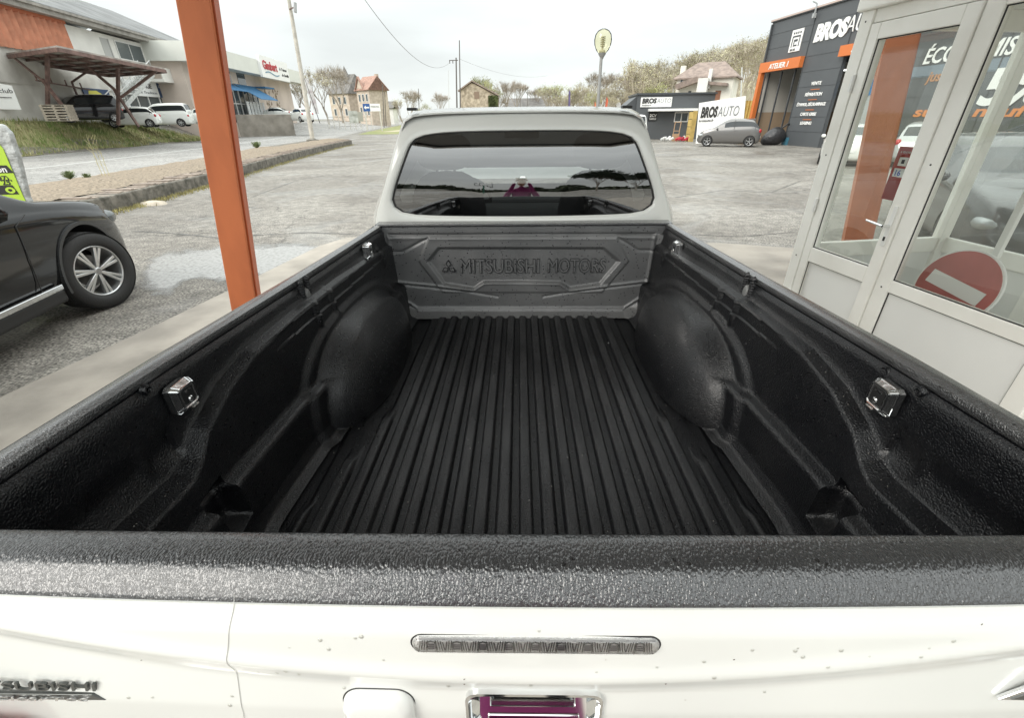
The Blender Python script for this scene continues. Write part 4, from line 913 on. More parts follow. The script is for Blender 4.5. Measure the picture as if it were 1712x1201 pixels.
# ================================================================== CARS
def make_car(name, label, cat, L_, W_, H_, paint, prof, belt, wid, roofw, glassr, axles, wr, loc, ang, group=None, detail=1, spokes=7, steer=0, lampz=.62, ride=.17, cladding=None, sub=1, z_arch=1.10):
    """prof: [(y, ztop)] front +y ; glassr=(y windscreen base, y roof front, y roof rear, y tail glass base)"""
    t = thing(name, label, cat, loc, group)
    ywb, yrf, yrr, ytb = glassr
    ys = sorted(set([y for y, _ in prof]), reverse=True)
    rings = []
    for y in ys:
        zt = interp(y, [p[0] for p in prof[::-1]], [p[1] for p in prof[::-1]]); zb = interp(y, [p[0] for p in belt[::-1]], [p[1] for p in belt[::-1]]); zb = min(zb, zt-.03)
        w = interp(y, [p[0] for p in wid[::-1]], [p[1] for p in wid[::-1]]); h = zt-zb; k = min(1, max(0, (h-.06)/.42)); wr_ = lerp(w*.93, w*roofw, k)
        e = max(0, 1-abs(y)/(L_/2)); zbt = ride + (.14 if e < .02 else .05 if e < .06 else 0)
        mid = lerp(zbt, zb, .52)
        rings.append([(0, zbt), (w*.82, zbt), (w*.97, zbt+.06), (w*1.0, mid-.12), (w*1.0, mid+.08), (w*.985, zb-.05), (w*.955, zb), (lerp(w*.955, wr_, .10), zb+h*.08), (wr_+.01, zb+h*.84), (wr_*.93, zb+h*.955), (wr_*.6, zt), (0, zt+.012*k)])
    n_ = 12; V = []; Fs = []; mi = []
    full = lambda r_2: [(x, z) for x, z in r_2] + [(-x, z) for x, z in r_2[-2:0:-1]]
    FR = [full(r_2) for r_2 in rings]; m_ = len(FR[0])
    for y, r_2 in zip(ys, FR): V += [(x, y, z) for x, z in r_2]
    for k in range(len(ys)-1):
        ya, yb = ys[k], ys[k+1]; ym = (ya+yb)/2
        for i in range(m_):
            j = (i+1) % m_; seg = i if i < 11 else 21-i
            Fs.append((k*m_+i, k*m_+j, (k+1)*m_+j, (k+1)*m_+i)); g = 0
            if seg == 7 and ytb+.02 < ym < ywb-.02: g = 1
            if seg in (9, 10) and yrf-.001 < ym < ywb+.001: g = 2
            if seg in (9, 10) and ytb-.001 < ym < yrr+.001: g = 3
            if seg == 7 and ym > yrf+.02 and ya > ywb-.12: g = 0
            if cladding and seg in (0, 1, 2): g = 4
            mi.append(g)
    Fs.append(tuple(range(m_))); mi.append(0); Fs.append(tuple(range((len(ys)-1)*m_, len(ys)*m_))[::-1]); mi.append(0)
    me = bpy.data.meshes.new('b'); me.from_pydata(V, [], Fs); me.update()
    mats_ = [paint, DGLASS, DGLASS, DGLASS, cladding or BLACKPL, BLACKPL]
    for q in mats_: me.materials.append(q)
    for p_, g in zip(me.polygons, mi): p_.material_index = g
    bm = bmesh.new(); bm.from_mesh(me); bmesh.ops.recalc_face_normals(bm, faces=bm.faces); bm.to_mesh(me); bm.free()
    o = bpy.data.objects.new('b', me); COL.objects.link(o)
    s_ = o.modifiers.new('s', 'SUBSURF'); s_.levels = s_.render_levels = sub
    cut = []
    for ya in axles:
        for s in (-1, 1):
            b = MB(); b.tube((s*(W_/2-.34), ya, wr*.98), (s*(W_/2+.2), ya, wr*.98), wr*z_arch, n=40); c_ = b.build('c', BLACKPL); cut.append(c_)
            c_.data.materials.clear()
            for q in mats_[:5]: c_.data.materials.append(q)
            c_.data.materials.append(BLACKPL)
            for p_ in c_.data.polygons: p_.material_index = 5
            md = o.modifiers.new('c', 'BOOLEAN'); md.operation = 'DIFFERENCE'; md.object = c_; md.solver = 'EXACT'
    dg = bpy.context.evaluated_depsgraph_get(); me2 = bpy.data.meshes.new_from_object(o.evaluated_get(dg))
    for q in cut+[o]: bpy.data.objects.remove(q)
    # split by material into parts
    co = [v.co.copy() for v in me2.vertices]; groups = {}
    for p_ in me2.polygons: groups.setdefault(p_.material_index, []).append(list(p_.vertices))
    nmap = {0: 'body', 1: 'side_window', 2: 'windscreen', 3: 'rear_window', 4: 'cladding', 5: 'wheel_arch'}
    T = Matrix.Translation(Vector(loc)) @ Matrix.Rotation(ang, 4, 'Z')
    for gi, fs in sorted(groups.items()):
        idx = {}; vv = []; ff = []
        for f in fs:
            g = []
            for i in f:
                if i not in idx: idx[i] = len(vv); vv.append(co[i])
                g.append(idx[i])
            ff.append(tuple(g))
        if gi == 1:   # left and right windows are parts of their own
            for sd in (-1, 1):
                b = MB(); sel = [f for f in ff if sum(vv[i].x for i in f)*sd > 0]
                b.add(vv, sel); ob = b.build('side_window', DGLASS, None, smooth=30, fixn=False); bmx = bmesh.new(); bmx.from_mesh(ob.data)
                bmesh.ops.delete(bmx, geom=[v for v in bmx.verts if not v.link_faces], context='VERTS'); bmx.to_mesh(ob.data); bmx.free(); ob.parent = t
            continue
        if gi == 5:
            b = MB(); b.add(vv, ff)
            for ob in b.build_each('wheel_arch', BLACKPL, None, smooth=30, fixn=False): ob.parent = t
            continue
        b = MB(); b.add(vv, ff); ob = b.build(nmap[gi], mats_[gi], None, smooth=(38 if gi == 0 else 30), fixn=False); ob.parent = t
    t.rotation_euler = (0, 0, ang)
    for ya, sides in zip(axles, ((-1, 1), (-1, 1))):
        for s in sides:
            st2 = steer if ya > 0 else 0
            w_ = wheel(None, (s*(W_/2-(.115 if detail < 2 else .07)*wr/.33), ya, wr), wr, (.62 if detail < 2 else .74)*wr, s, spokes, st2, detail=detail); w_.parent = t
    def lamp(nm, m2, x, y, z, sx_, sy_, sz_):
        b = MB()
        b.grid(lambda u, v: (x+sx_*math.copysign(abs(math.cos(v))**.6, 1)*math.cos(u), y+sy_*math.cos(v)*math.sin(u), z+sz_*math.sin(v)), list(np.linspace(0, 2*math.pi, 17)), list(np.linspace(-math.pi/2, math.pi/2, 9)))
        ob = b.build(nm, m2, None, smooth=60); ob.parent = t; return ob
    wf = interp(L_/2-.25, [p[0] for p in wid[::-1]], [p[1] for p in wid[::-1]]); wb = interp(-L_/2+.06, [p[0] for p in wid[::-1]], [p[1] for p in wid[::-1]])
    for s in (-1, 1):
        lamp('headlight', CLEARL if detail < 2 else mat('smoked lamp lens', (.16, .17, .17), .12, metal=.5), s*wf*.82, L_/2-(.20 if detail < 2 else .26), lampz, .15, .20, .085)
        lamp('tail_lamp', REDL, s*wb*.90, -L_/2+.12, lampz+.22, .10, .12, .12)
        b = MB(); b.grid(lambda u, v: (s*(W_/2+.06)+.09*math.cos(v)*math.cos(u), ywb-(.22 if detail < 2 else .55)+.06*math.cos(v)*math.sin(u), zbm+.07*math.sin(v)), [0, .8, 1.6, 2.4, 3.2, 4, 4.8, 5.6, 6.28], [-1.5, -.8, 0, .8, 1.5]) if (zbm := interp(ywb-.2, [p[0] for p in belt[::-1]], [p[1] for p in belt[::-1]])+.06) else None
        ob = b.build('door_mirror', paint, None, smooth=60); ob.parent = t
        b = MB(); ym_ = (ywb+ytb)/2+.05; xx = s*(W_/2*.985)
        b.box((xx-.012, ym_-.09, zbm-.12), (xx+.012, ym_+.05, zbm-.095)); ob = b.build('door_handle', paint, None); ob.parent = t
        # pillars over the side glass
        b = MB()
        for yy in () if roofw > .8 else (ym_+.06, ytb+.30 if L_ > 3.7 else ytb+.22):
            zt = interp(yy, [p[0] for p in prof[::-1]], [p[1] for p in prof[::-1]]); zb = zbm-.06; w = interp(yy, [p[0] for p in wid[::-1]], [p[1] for p in wid[::-1]])
            b.bar((s*w*.955, yy, zb), (s*(w*roofw+.015), yy, zb+(zt-zb)*.85), .02, .07, upv=(1, 0, 0))
        for ob in b.build_each('pillar', BLACKPL, None): ob.parent = t
    b = MB(); b.box((-.24, -L_/2-.015, .48), (.24, -L_/2+.03, .58)); ob = b.build('number_plate', WHI, None); ob.parent = t
    b = MB(); b.box((-W_*.30, L_/2-.06, .30), (W_*.30, L_/2+.004, .46)); ob = b.build('grille', BLACKPL, None); ob.parent = t
    return t
hatch = dict(L_=3.6, W_=1.62, H_=1.49, prof=[(1.80, .50), (1.76, .66), (1.62, .80), (1.35, .90), (1.0, .97), (.92, .99), (.25, 1.42), (-.1, 1.49), (-.7, 1.49), (-1.25, 1.43), (-1.32, 1.40), (-1.64, 1.02), (-1.72, .92), (-1.80, .55)],
             belt=[(1.80, .46), (1.62, .74), (1.0, .90), (0, .94), (-1.0, .99), (-1.6, 1.0), (-1.72, .88), (-1.8, .5)], wid=[(1.80, .52), (1.74, .66), (1.55, .76), (1.2, .80), (-1.3, .81), (-1.6, .77), (-1.74, .70), (-1.8, .60)], roofw=.76, glassr=(.92, .25, -1.32, -1.64), axles=(1.18, -1.22), wr=.30)
suv = dict(L_=4.75, W_=1.93, H_=1.72, prof=[(2.375, .50), (2.33, .78), (2.20, .93), (2.0, 1.01), (1.6, 1.07), (1.2, 1.12), (1.05, 1.14), (.35, 1.58), (0, 1.67), (-.8, 1.70), (-1.7, 1.62), (-1.80, 1.58), (-2.15, 1.14), (-2.28, 1.0), (-2.375, .55)],
           belt=[(2.375, .46), (2.2, .82), (1.6, .97), (1.0, 1.05), (0, 1.10), (-1.6, 1.15), (-2.15, 1.12), (-2.28, .9), (-2.375, .5)], wid=[(2.375, .62), (2.32, .78), (2.15, .89), (1.85, .945), (1.4, .965), (-1.4, .965), (-2.0, .92), (-2.28, .85), (-2.375, .7)], roofw=.76, glassr=(1.05, .35, -1.80, -2.15), axles=(1.40, -1.45), wr=.365)
van = dict(L_=4.2, W_=1.80, H_=1.83, prof=[(2.1, .55), (2.05, .80), (1.85, .98), (1.45, 1.08), (1.3, 1.11), (.62, 1.70), (.2, 1.82), (-1.7, 1.84), (-1.88, 1.80), (-1.98, 1.25), (-2.05, 1.05), (-2.1, .6)],
           belt=[(2.1, .5), (1.85, .88), (1.3, 1.02), (0, 1.06), (-1.9, 1.10), (-2.05, 1.0), (-2.1, .55)], wid=[(2.1, .62), (2.0, .80), (1.7, .88), (1.0, .90), (-1.8, .90), (-2.02, .86), (-2.1, .8)], roofw=.83, glassr=(1.30, .62, -1.88, -1.98), axles=(1.35, -1.35), wr=.32)
sedan = dict(L_=4.4, W_=1.72, H_=1.43, prof=[(2.2, .5), (2.14, .70), (1.95, .82), (1.3, .92), (1.05, .94), (.45, 1.34), (.1, 1.42), (-.6, 1.42), (-1.0, 1.36), (-1.62, .99), (-2.0, .96), (-2.14, .84), (-2.2, .55)],
             belt=[(2.2, .46), (1.95, .76), (1.0, .88), (0, .90), (-1.6, .93), (-2.0, .90), (-2.14, .78), (-2.2, .5)], wid=[(2.2, .6), (2.1, .74), (1.8, .83), (1.2, .86), (-1.4, .86), (-1.9, .82), (-2.2, .68)], roofw=.74, glassr=(1.05, .45, -1.0, -1.62), axles=(1.35, -1.30), wr=.30)
estate = dict(suv); estate.update(L_=4.6, W_=1.82, H_=1.52, prof=[(y, z*.89) for y, z in suv['prof']], belt=[(y, z*.89) for y, z in suv['belt']], wid=[(y, w*.94) for y, w in suv['wid']], wr=.33, L=0); estate.pop('L')
def place(cfg, name, label, cat, paint, x, y, ang, z=None, **k): return make_car(name, label, cat, paint=paint, loc=(x, y, gz(x, y)+.006 if z is None else z), ang=ang, **cfg, **k)

# near dark off-roader at the left edge
DG = mat('dark grey metallic paint', (.009, .0095, .010), .08, coat=.25, spec=.4)
cfg = dict(suv); cfg['wr'] = .39
FTY = 1.40; A_ = R(11)
wc = Vector((-4.60, 4.10)); off = Matrix.Rotation(A_, 2) @ Vector((.965-.16, FTY))
near_car = make_car('parked_car', 'dark grey off-road car with its front wheel turned, cut off by the left edge', 'car', paint=DG, loc=(wc.x-off.x, wc.y-off.y, .004), ang=A_, detail=2, spokes=7, steer=R(-17), sub=2, lampz=.80, ride=.26, z_arch=1.20, **cfg)
def addp(b, nm, m2, **k): o = b.build(nm, m2, None, **k); o.parent = near_car; return o
b = MB()   # arch lip, sill strip, seams
wat = lambda y: interp(y, [p[0] for p in suv['wid'][::-1]], [p[1] for p in suv['wid'][::-1]])
for k in range(28):
    a, c_ = R(-4+k*194/28), R(-4+(k+1)*194/28); r_2 = .39*1.235
    ya, yb = FTY+r_2*math.cos(a), FTY+r_2*math.cos(c_); za, zb3 = .385+r_2*math.sin(a), .385+r_2*math.sin(c_)
    p = (wat(ya)*.985, ya, za); q = (wat(yb)*.985, yb, zb3); b.bar(p, q, .03, .055, upv=(1, 0, 0))
addp(b, 'arch_lip', mat('satin dark trim', (.03, .031, .032), .35), smooth=60)
b = MB(); b.bar((.975, FTY-.56, .40), (.975, -1.0, .40), .035, .05); addp(b, 'sill_strip', CHROME, bevel=.008)
b = MB(); b.box((.80, -1.0, .24), (.955, FTY-.50, .375)); addp(b, 'sill', BLACKPL, bevel=.03)
b = MB(); pts = [(.967, .62, .42), (.972, .66, .70), (.955, .72, .98), (.93, .90, 1.045)]
for p, q in zip(pts[:-1], pts[1:]): b.bar(p, q, .006, .006)
addp(b, 'door_seam', BLACKPL)
b = MB(); pts = [(.885, .95, 1.075), (.875, 1.5, 1.0), (.83, 2.0, .955), (.70, 2.24, .90)]
for p, q in zip(pts[:-1], pts[1:]): b.bar(p, q, .008, .006)
addp(b, 'bonnet_seam', BLACKPL)
# lime advert wrapped in grey sheet, behind the bonnet
LIME = mat('lime poster', (.42, .60, .05), .5); GREYS = mat('crumpled grey sheet', (.40, .41, .40), .4, bump=1., bs=7, bd=.06)
sx_ = at_y(22, 330, 6.6); bsg = thing('advert_board', 'lime green advert board edged in crumpled grey sheeting behind the black bonnet', 'sign', (sx_.x-.4, 6.6, .0))
FS = frame((at_y(52, 330, 6.75).x-1.6, 6.55), (at_y(52, 330, 6.75).x, 6.75))
def fuz(F, px, py):
    d = ray(px, py); A, u_, n_ = F; t = (A-CAM).dot(n_)/d.dot(n_); q = CAM+d*t; return (q-A).dot(u_), q.z-A.z
P = [fuz(FS, x, y) for x, y in ((50, 330), (34, 262), (20, 222), (6, 208), (-8, 206))]; P = [(u, z) for u, z in P]
out_ = [(P[0][0]+.05, 0)]+P+[(P[-1][0]-.8, P[-1][1]), (P[-1][0]-.8, 0)]
b = MB(); b.prism([fpt(FS, u, -.04, z) for u, z in out_], FS[2]*.08); b.build('sheet_wrap', GREYS, bsg, bevel=.02)
Fs_ = FS if (CAM-FS[0]).dot(FS[2]) > 0 else (FS[0], FS[1], -FS[2])
P = [fuz(FS, x, y) for x, y in ((43, 327), (10, 248), (-4, 232))]
b = MB(); b.prism([fpt(Fs_, u, .045, z) for u, z in [(P[0][0], P[0][1]-.3)]+P+[(P[-1][0]-.6, P[-1][1]), (P[-1][0]-.6, P[0][1]-.3)]], Fs_[2]*.006); pst = b.build('poster', LIME, bsg)
BT_ = mat('black print', (.02, .02, .02), .5)
u1, z1 = fuz(FS, -2, 281); u2, z2 = fuz(FS, 21, 281); za = fuz(FS, 0, 289)[1]; zb2 = fuz(FS, 0, 276)[1]
b = MB(); b.prism([fpt(Fs_, u, .052, z) for u, z in ((u1-.5, za), (u2+.03, za), (u2-.02, zb2), (u1-.5, zb2))], Fs_[2]*.002); b.build('print_band', BT_, pst)
def ptext(s_, px1, py, h, m2, n=.054, bold=.02):
    u, z = fuz(FS, px1, py); w = len(s_)*h*.66
    text(s_, Fs_, u-w, z, h, m2, pst, 'poster_letters', n=n, ext=.001, bold=bold, width=w)
ptext('gestion', 18, 287, .085, WHI, n=.0545); ptext('1 Ter 4/97),', 25, 301, .07, BT_); ptext('18 59 25', 24, 308, .075, BT_)
u, z = fuz(FS, 1, 268); b = MB(); b.lathe([(.035, .002), (.07, .002), (.07, 0), (.035, 0)], 16, lambda r, t, h: tuple(fpt(Fs_, u+r*math.cos(t)-.03, .052+h, z+.04+r*math.sin(t)))); b.build('poster_mark', BT_, pst)
u1, z1 = fuz(FS, 30, 317); b = MB(); b.prism([fpt(Fs_, u1+x, .052, z1+y) for x, y in ((-.5, -.06), (.03, -.06), (.0, .07), (-.5, .07))], Fs_[2]*.002); b.build('print_band', BT_, pst)
b = MB(); b.lathe([(.02, .002), (.045, .002)], 16, lambda r, t, h: tuple(fpt(Fs_, u1-.06+r*math.cos(t)*1.5, .0555+h, z1+.0+r*math.sin(t)))); b.build('poster_mark', LIME, pst)

# ================================================================== LEFT SIDE BUILDINGS
PL = mat('pale render', (.66, .65, .61), .85, var=.10, vs=.5, detail=8)
PLG = mat('grey stained render', (.66, .645, .60), .9, col2=(.50, .48, .44), vs=.8, detail=8)
ROOFG = mat('grey fibre cement roofing', (.20, .205, .205), .8, var=.25, vs=.6, detail=8, stretch=(1, 1, 1))
DARKW = mat('dark opening', (.022, .024, .026), .35)
GLZ = mat('window glazing', (.06, .075, .08), .06, spec=.9)
FRW = mat('white window frame', (.68, .68, .66), .5)
NAVY = mat('navy sign', (.03, .06, .13), .5); BLUEA = mat('blue awning cloth', (.03, .13, .26), .7)
def out_frame(A, B):
    F = frame(A, B)
    return F if (CAM-F[0]).dot(F[2]) > 0 else (F[0], F[1], -F[2])
def wall_window(F, par, u0, u1, z0, z1, n=.0, name='window', frm=FRW, gl=GLZ, bars=1):
    b = MB(); t = .07
    for q in ((u0, u1, z0, z0+t), (u0, u1, z1-t, z1), (u0, u0+t, z0+t, z1-t), (u1-t, u1, z0+t, z1-t)): b.fbox(F, q[0], q[1], n+.002, n+.07, q[2], q[3])
    for k in range(bars): c_ = lerp(u0, u1, (k+1)/(bars+1)); b.fbox(F, c_-.03, c_+.03, n+.003, n+.06, z0+t, z1-t)
    w = b.build(name, frm, par); b = MB(); b.fbox(F, u0+t, u1-t, n+.001, n+.03, z0+t, z1-t); b.build('pane', gl, w); return w
# warehouse -----------------------------------------------------------------
FW = out_frame((-32.4, 34, 1.3), (-36, 55)); base = 1.3
wh = thing('warehouse', 'long pale two storey workshop building with grey roof and orange cladding on the left', 'building', (-34, 44, base))
ZW = lambda z: z-base
b = MB(); b.fbox(FW, -14, 26.6, -14, 0, -1.3, ZW(7.75)); b.build('walls', PLG, wh)
b = MB(); b.fbox(FW, 5.3, 24.6, .0, .06, ZW(5.9), ZW(8.05)); b.build('upper_render', PL, wh)
b = MB()
P = [(-14.5, .9, ZW(8.55)), (27.6, .9, ZW(8.55)), (27.6, -7.5, ZW(12.2)), (-14.5, -7.5, ZW(12.2))]
b.prism([fpt(FW, *p) for p in P], (0, 0, .18)); P = [(-14.5, -7.5, ZW(12.2)), (27.6, -7.5, ZW(12.2)), (27.6, -15, ZW(8.6)), (-14.5, -15, ZW(8.6))]
b.prism([fpt(FW, *p) for p in P], (0, 0, .18)); rf = b.build('roof', ROOFG, wh)
b = MB()
for k in range(60): u = -14.4+k*.71; b.add([fpt(FW, u, .91, ZW(8.75)), fpt(FW, u+.12, .91, ZW(8.75)), fpt(FW, u+.12, -7.5, ZW(12.41)), fpt(FW, u, -7.5, ZW(12.41))], [(0, 1, 2, 3)])
b.build('roof_corrugation', mat('light roofing ridge', (.27, .27, .265), .8), rf)
b = MB(); b.fbox(FW, -14, 26.6, .0, .85, ZW(8.2), ZW(8.52)); b.fbox(FW, -14, 26.6, .86, .98, ZW(8.50), ZW(8.66)); b.build('eaves', mat('grey eaves', (.27, .255, .23), .8, var=.2, vs=2), rf)
for s_ in (26.6, -14):
    b = MB(); b.prism([fpt(FW, s_-(.1 if s_ > 0 else 0), 0, ZW(7.75)), fpt(FW, s_-(.1 if s_ > 0 else 0), -14, ZW(7.75)), fpt(FW, s_-(.1 if s_ > 0 else 0), -7.2, ZW(12.0))], FW[1]*.1); b.build('gable', PL, wh)
TILE = mat('orange corrugated cladding', (.52, .23, .14), .7, var=.15, vs=2)
b = MB(); n_c = 26
b.grid(lambda k, z: tuple(fpt(FW, -9+k*14.3/(n_c*4),                           .24+.15*math.sin(k*math.pi/2), z)), range(n_c*4+1), [ZW(5.9), ZW(8.05)]); cl_ = b.build('orange_cladding', TILE, wh)
b = MB(); b.fbox(FW, -9, 5.3, .12, .36, ZW(8.0), ZW(8.2)); b.build('cladding_rail', mat('orange rail', (.40, .11, .045), .6), cl_)
b = MB(); 
for i in range(10):
    for j in range(3): b.fbox(FW, -2+i*.55, -1.85+i*.55+.12, .062, .10, ZW(8.32+j*.2)-.8*0, ZW(8.42+j*.2))
wall_window(FW, wh, 11.2, 15.2, ZW(6.45), ZW(7.8), .06, 'window')
for u0, u1 in ((9.3, 10.3), (16.4, 17.4)):
    b = MB(); b.fbox(FW, u0, u1, .062, .075, ZW(5.85), ZW(7.75)); b.fbox(FW, u1-.02, u1+.10, .062, .12, ZW(5.85), ZW(7.75)); b.build('shutter', mat('pale grey shutter', (.40, .40, .385), .6), wh)
b = MB(); b.fbox(FW, 21.5, 26.4, .005, .03, ZW(6.15), ZW(7.4)); b.build('balcony_recess', mat('ochre wall', (.50, .44, .33), .9), wh)
b = MB(); b.fbox(FW, 14, 27.4, .0, 1.7, ZW(4.95), ZW(5.2)); bal = b.build('balcony', PL, wh)
b = MB(); b.fbox(FW, 14, 20.5, 1.6, 1.68, ZW(5.2), ZW(6.1)); b.build('parapet', PL, bal)
b = MB(); b.fbox(FW, 20.5, 27.4, 1.6, 1.68, ZW(6.02), ZW(6.1))
for k in range(30): b.fbox(FW, 20.55+k*.235, 20.63+k*.235, 1.62, 1.66, ZW(5.2), ZW(6.02))
b.build('railing', FRW, bal)
# shop front under the balcony
b = MB(); b.fbox(FW, 9.6, 17.4, .01, .05, ZW(1.3), ZW(3.75)); b.build('shop_glazing', GLZ, wh)
b = MB()
for u in (9.6, 11.6, 13.4, 15.4, 17.3): b.fbox(FW, u, u+.12, .052, .12, ZW(1.3), ZW(3.75))
b.build('shop_frame', FRW, wh)
b = MB(); b.fbox(FW, 10.2, 15.5, .06, .20, ZW(3.75), ZW(4.95)); sg = b.build('fascia_sign', mat('white fascia sign', (.72, .73, .72), .5), wh)
text('GARAGE', (FW[0]+Vector((0, 0, 0)), FW[1], FW[2]), 11.6, ZW(4.42), .36, BT_, sg, 'sign_letters', n=.203, ext=.02, bold=.02, width=2.9)
text('Esprit et Tradition', FW, 10.6, ZW(3.98), .22, mat('grey print', (.16, .17, .18), .5), sg, 'sign_letters', n=.203, ext=.02, width=4.5, shear=.2)
b = MB(); b.fbox(FW, 15.6, 17.6, .06, .22, ZW(3.75), ZW(5.0)); sg = b.build('navy_sign', NAVY, wh)
text('LAVAGE', FW, 15.75, ZW(4.55), .24, WHI, sg, 'sign_letters', n=.223, ext=.02, width=1.6); text('AUTO', FW, 16.0, ZW(4.0), .24, WHI, sg, 'sign_letters', n=.223, ext=.02, width=1.2)
bu0, bz0 = fuz(FW, 143, 168); bu1, bz1 = fuz(FW, 178, 150); b = MB(); b.fbox(FW, bu0, bu1, .03, .10, bz0, bz1); bn = b.build('banner', NAVY, wh)
b = MB(); b.prism([fpt(FW, lerp(bu0, bu1, u), .105, lerp(bz0, bz1, z)) for u, z in ((.12, .25), (.35, .1), (.6, .25), (.68, .6), (.5, .85), (.2, .8))], FW[2]*.01); b.build('banner_print', mat('yellow print', (.62, .58, .10), .6), bn)
b = MB(); b.fbox(FW, -12, 12, .01, .05, ZW(3.95), ZW(4.05)); b.build('string_course', PLG, wh)
b = MB(); 
for u in (20.4, 23.6): b.fbox(FW, u, u+1.1, .01, .06, ZW(1.9), ZW(2.7))
b.build('vent_grille', mat('grey louvre', (.25, .25, .24), .6), wh)
for k in range(3): b = MB(); b.fbox(FW, 8.9+.02*k, 9.5, .4+.02*k, .46, ZW(1.5+k*.6), ZW(2.0+k*.6)); b.build('price_panel', WHI, wh)
# outdoor stair
b = MB(); ST = mat('galvanised steel', (.50, .51, .50), .45, metal=.5, var=.15, vs=6)
st = thing('outdoor_stair', 'galvanised outdoor staircase climbing to the balcony behind the steel shelter', 'staircase', tuple(fpt(FW, 9, 3, 0)))
s0 = at_y(176, 192, 39.5); s1 = at_y(238, 124, 45.5); wv = FW[2]*.9
b.bar(s0, s1, .08, .28); b.bar(s0+wv, s1+wv, .08, .28); b.build('stringer', ST, st)
b = MB()
for k in range(18):
    p = s0.lerp(s1, (k+.5)/18); b.bar(p, p+wv, .26, .05)
b.build('treads', ST, st)
b = MB()
for o_ in (Vector(), wv):
    b.tube(s0+o_+Vector((0, 0, 1)), s1+o_+Vector((0, 0, 1)), .035, n=6); b.tube(s0+o_+Vector((0, 0, .55)), s1+o_+Vector((0, 0, .55)), .025, n=6)
    for k in range(8): p = s0.lerp(s1, k/7)+o_; b.tube(p, p+Vector((0, 0, 1)), .028, n=6)
b.build('handrail', ST, st)
# steel shelter
sh = thing('steel_shelter', 'open shelter of brown steel posts and braces with corrugated roof over the black van', 'shelter', (-31, 34, 1.6))
r1 = at_y(5, 92, 33); r2 = at_y(92, 78, 31.0); r3 = at_y(277, 117, 38.5); r4 = at_y(240, 122, 41.5); 
c1, c2, c3, c4 = [Vector(v) for v in (at_y(2, 93, 33.5), at_y(96, 79, 29.5), at_y(276, 116.5, 36.5), at_y(150, 116, 43))]
c4 = c1+(c3-c2)
b = MB(); b.prism([c1, c2, c3, c4], (0, 0, .10)); b.build('roof_sheet', mat('weathered roof sheet', (.34, .31, .28), .7, var=.25, vs=2), sh)
b = MB()
for a_, c_ in ((c1, c2), (c2, c3), (c3, c4), (c4, c1)): b.bar(a_-Vector((0, 0, .1)), c_-Vector((0, 0, .1)), .14, .2)
for k in range(1, 6):
    t_ = k/6; b.bar(c1.lerp(c4, t_)-Vector((0, 0, .08)), c2.lerp(c3, t_)-Vector((0, 0, .08)), .09, .14)
for t_ in (.33, .66): b.bar(c1.lerp(c2, t_)-Vector((0, 0, .08)), c4.lerp(c3, t_)-Vector((0, 0, .08)), .08, .12)
b.build('roof_beams', WARMBL, sh)
def spost(px0, py0, px1, py1, y, w=.2):
    a_ = at_y(px0, py0, y); c_ = at_y(px1, py1, y); b = MB(); b.bar(a_, c_, w); return b.build('post', WARMBL, sh), a_, c_
_, pa1, pb1 = spost(79, 86, 80, 177, 32.5, .17); _, pa2, pb2 = spost(197, 106, 198, 209, 36, .17)
b = MB(); b.bar(at_y(70, 132, 32.4), at_y(103, 175, 32.2), .16); b.bar(at_y(22, 95, 32.6), at_y(70, 134, 32.4), .10)
b.bar(at_y(150, 114, 35.8), at_y(190, 148, 35.9), .15); b.bar(at_y(190, 148, 35.9), at_y(232, 212, 35.5), .14); b.bar(at_y(190, 148, 35.9), at_y(200, 170, 35.9), .1); b.bar(at_y(262, 118, 36.4), at_y(203, 162, 36), .14)
b.bar(at_y(142, 122, 37.5), at_y(120, 137, 37.6), .1); b.bar(at_y(120, 137, 37.6), at_y(132, 167, 37.6), .1)
b.build_each('brace', WARMBL, sh)
b = MB(); b.bar(at_y(60, 134, 33), at_y(150, 150, 38), .08); 
for k in range(4): p = at_y(62+k*25, 134+k*4.5, 33+k*1.3); b.bar(p, p+Vector((0, 0, .35)), .06)
b.build('rail', WARMBL, sh)
# small timber shed and white board at far left
shd = thing('timber_shed', 'brown timber lean-to with a thin rafter frame at the far left', 'shed', tuple(at_y(45, 205, 33)))
WOOD = mat('brown boards', (.26, .19, .13), .85, var=.25, vs=1.5, stretch=(6, 6, .4)); b = MB()
F1 = out_frame(tuple(at_y(-30, 200, 33)), tuple(at_y(82, 200, 34.5)))
uw = lambda px, py: fuz(F1, px, py)
P = [uw(-30, 205), uw(80, 203), uw(52, 148), uw(20, 140), uw(-30, 128)]; b.prism([fpt(F1, u, 0, z) for u, z in P], -F1[2]*2.5); b.build('boards', WOOD, shd)
b = MB()
for a_, c_ in (((-20, 122), (66, 149)), ((20, 146), (46, 203)), ((45, 148), (78, 203)), ((28, 148), (60, 162)), ((0, 140), (18, 148)), ((35, 173), (58, 174))): b.bar(fpt(F1, *[q for q in (uw(*a_)[0], .1, uw(*a_)[1])]), fpt(F1, uw(*c_)[0], .1, uw(*c_)[1]), .12)
b.build('rafters', mat('grey timber', (.30, .27, .24), .8), shd)
wb_ = thing('white_board', 'white advertising board with a black line standing in front of the timber shed', 'sign', tuple(at_y(10, 190, 30.5)))
F2 = out_frame(tuple(at_y(-30, 190, 30)), tuple(at_y(35, 190, 31))); P = [fuz(F2, *q) for q in ((-30, 182), (36, 183), (20, 143), (-30, 134))]
b = MB(); b.prism([fpt(F2, u, 0, z) for u, z in P], F2[2]*.06); b.build('panel', WHI, wb_)
P = [fuz(F2, *q) for q in ((-30, 161), (20, 163))]; b = MB(); b.bar(fpt(F2, P[0][0], .07, P[0][1]), fpt(F2, P[1][0], .07, P[1][1]), .07, .03); b.build('printed_line', BT_, wb_)
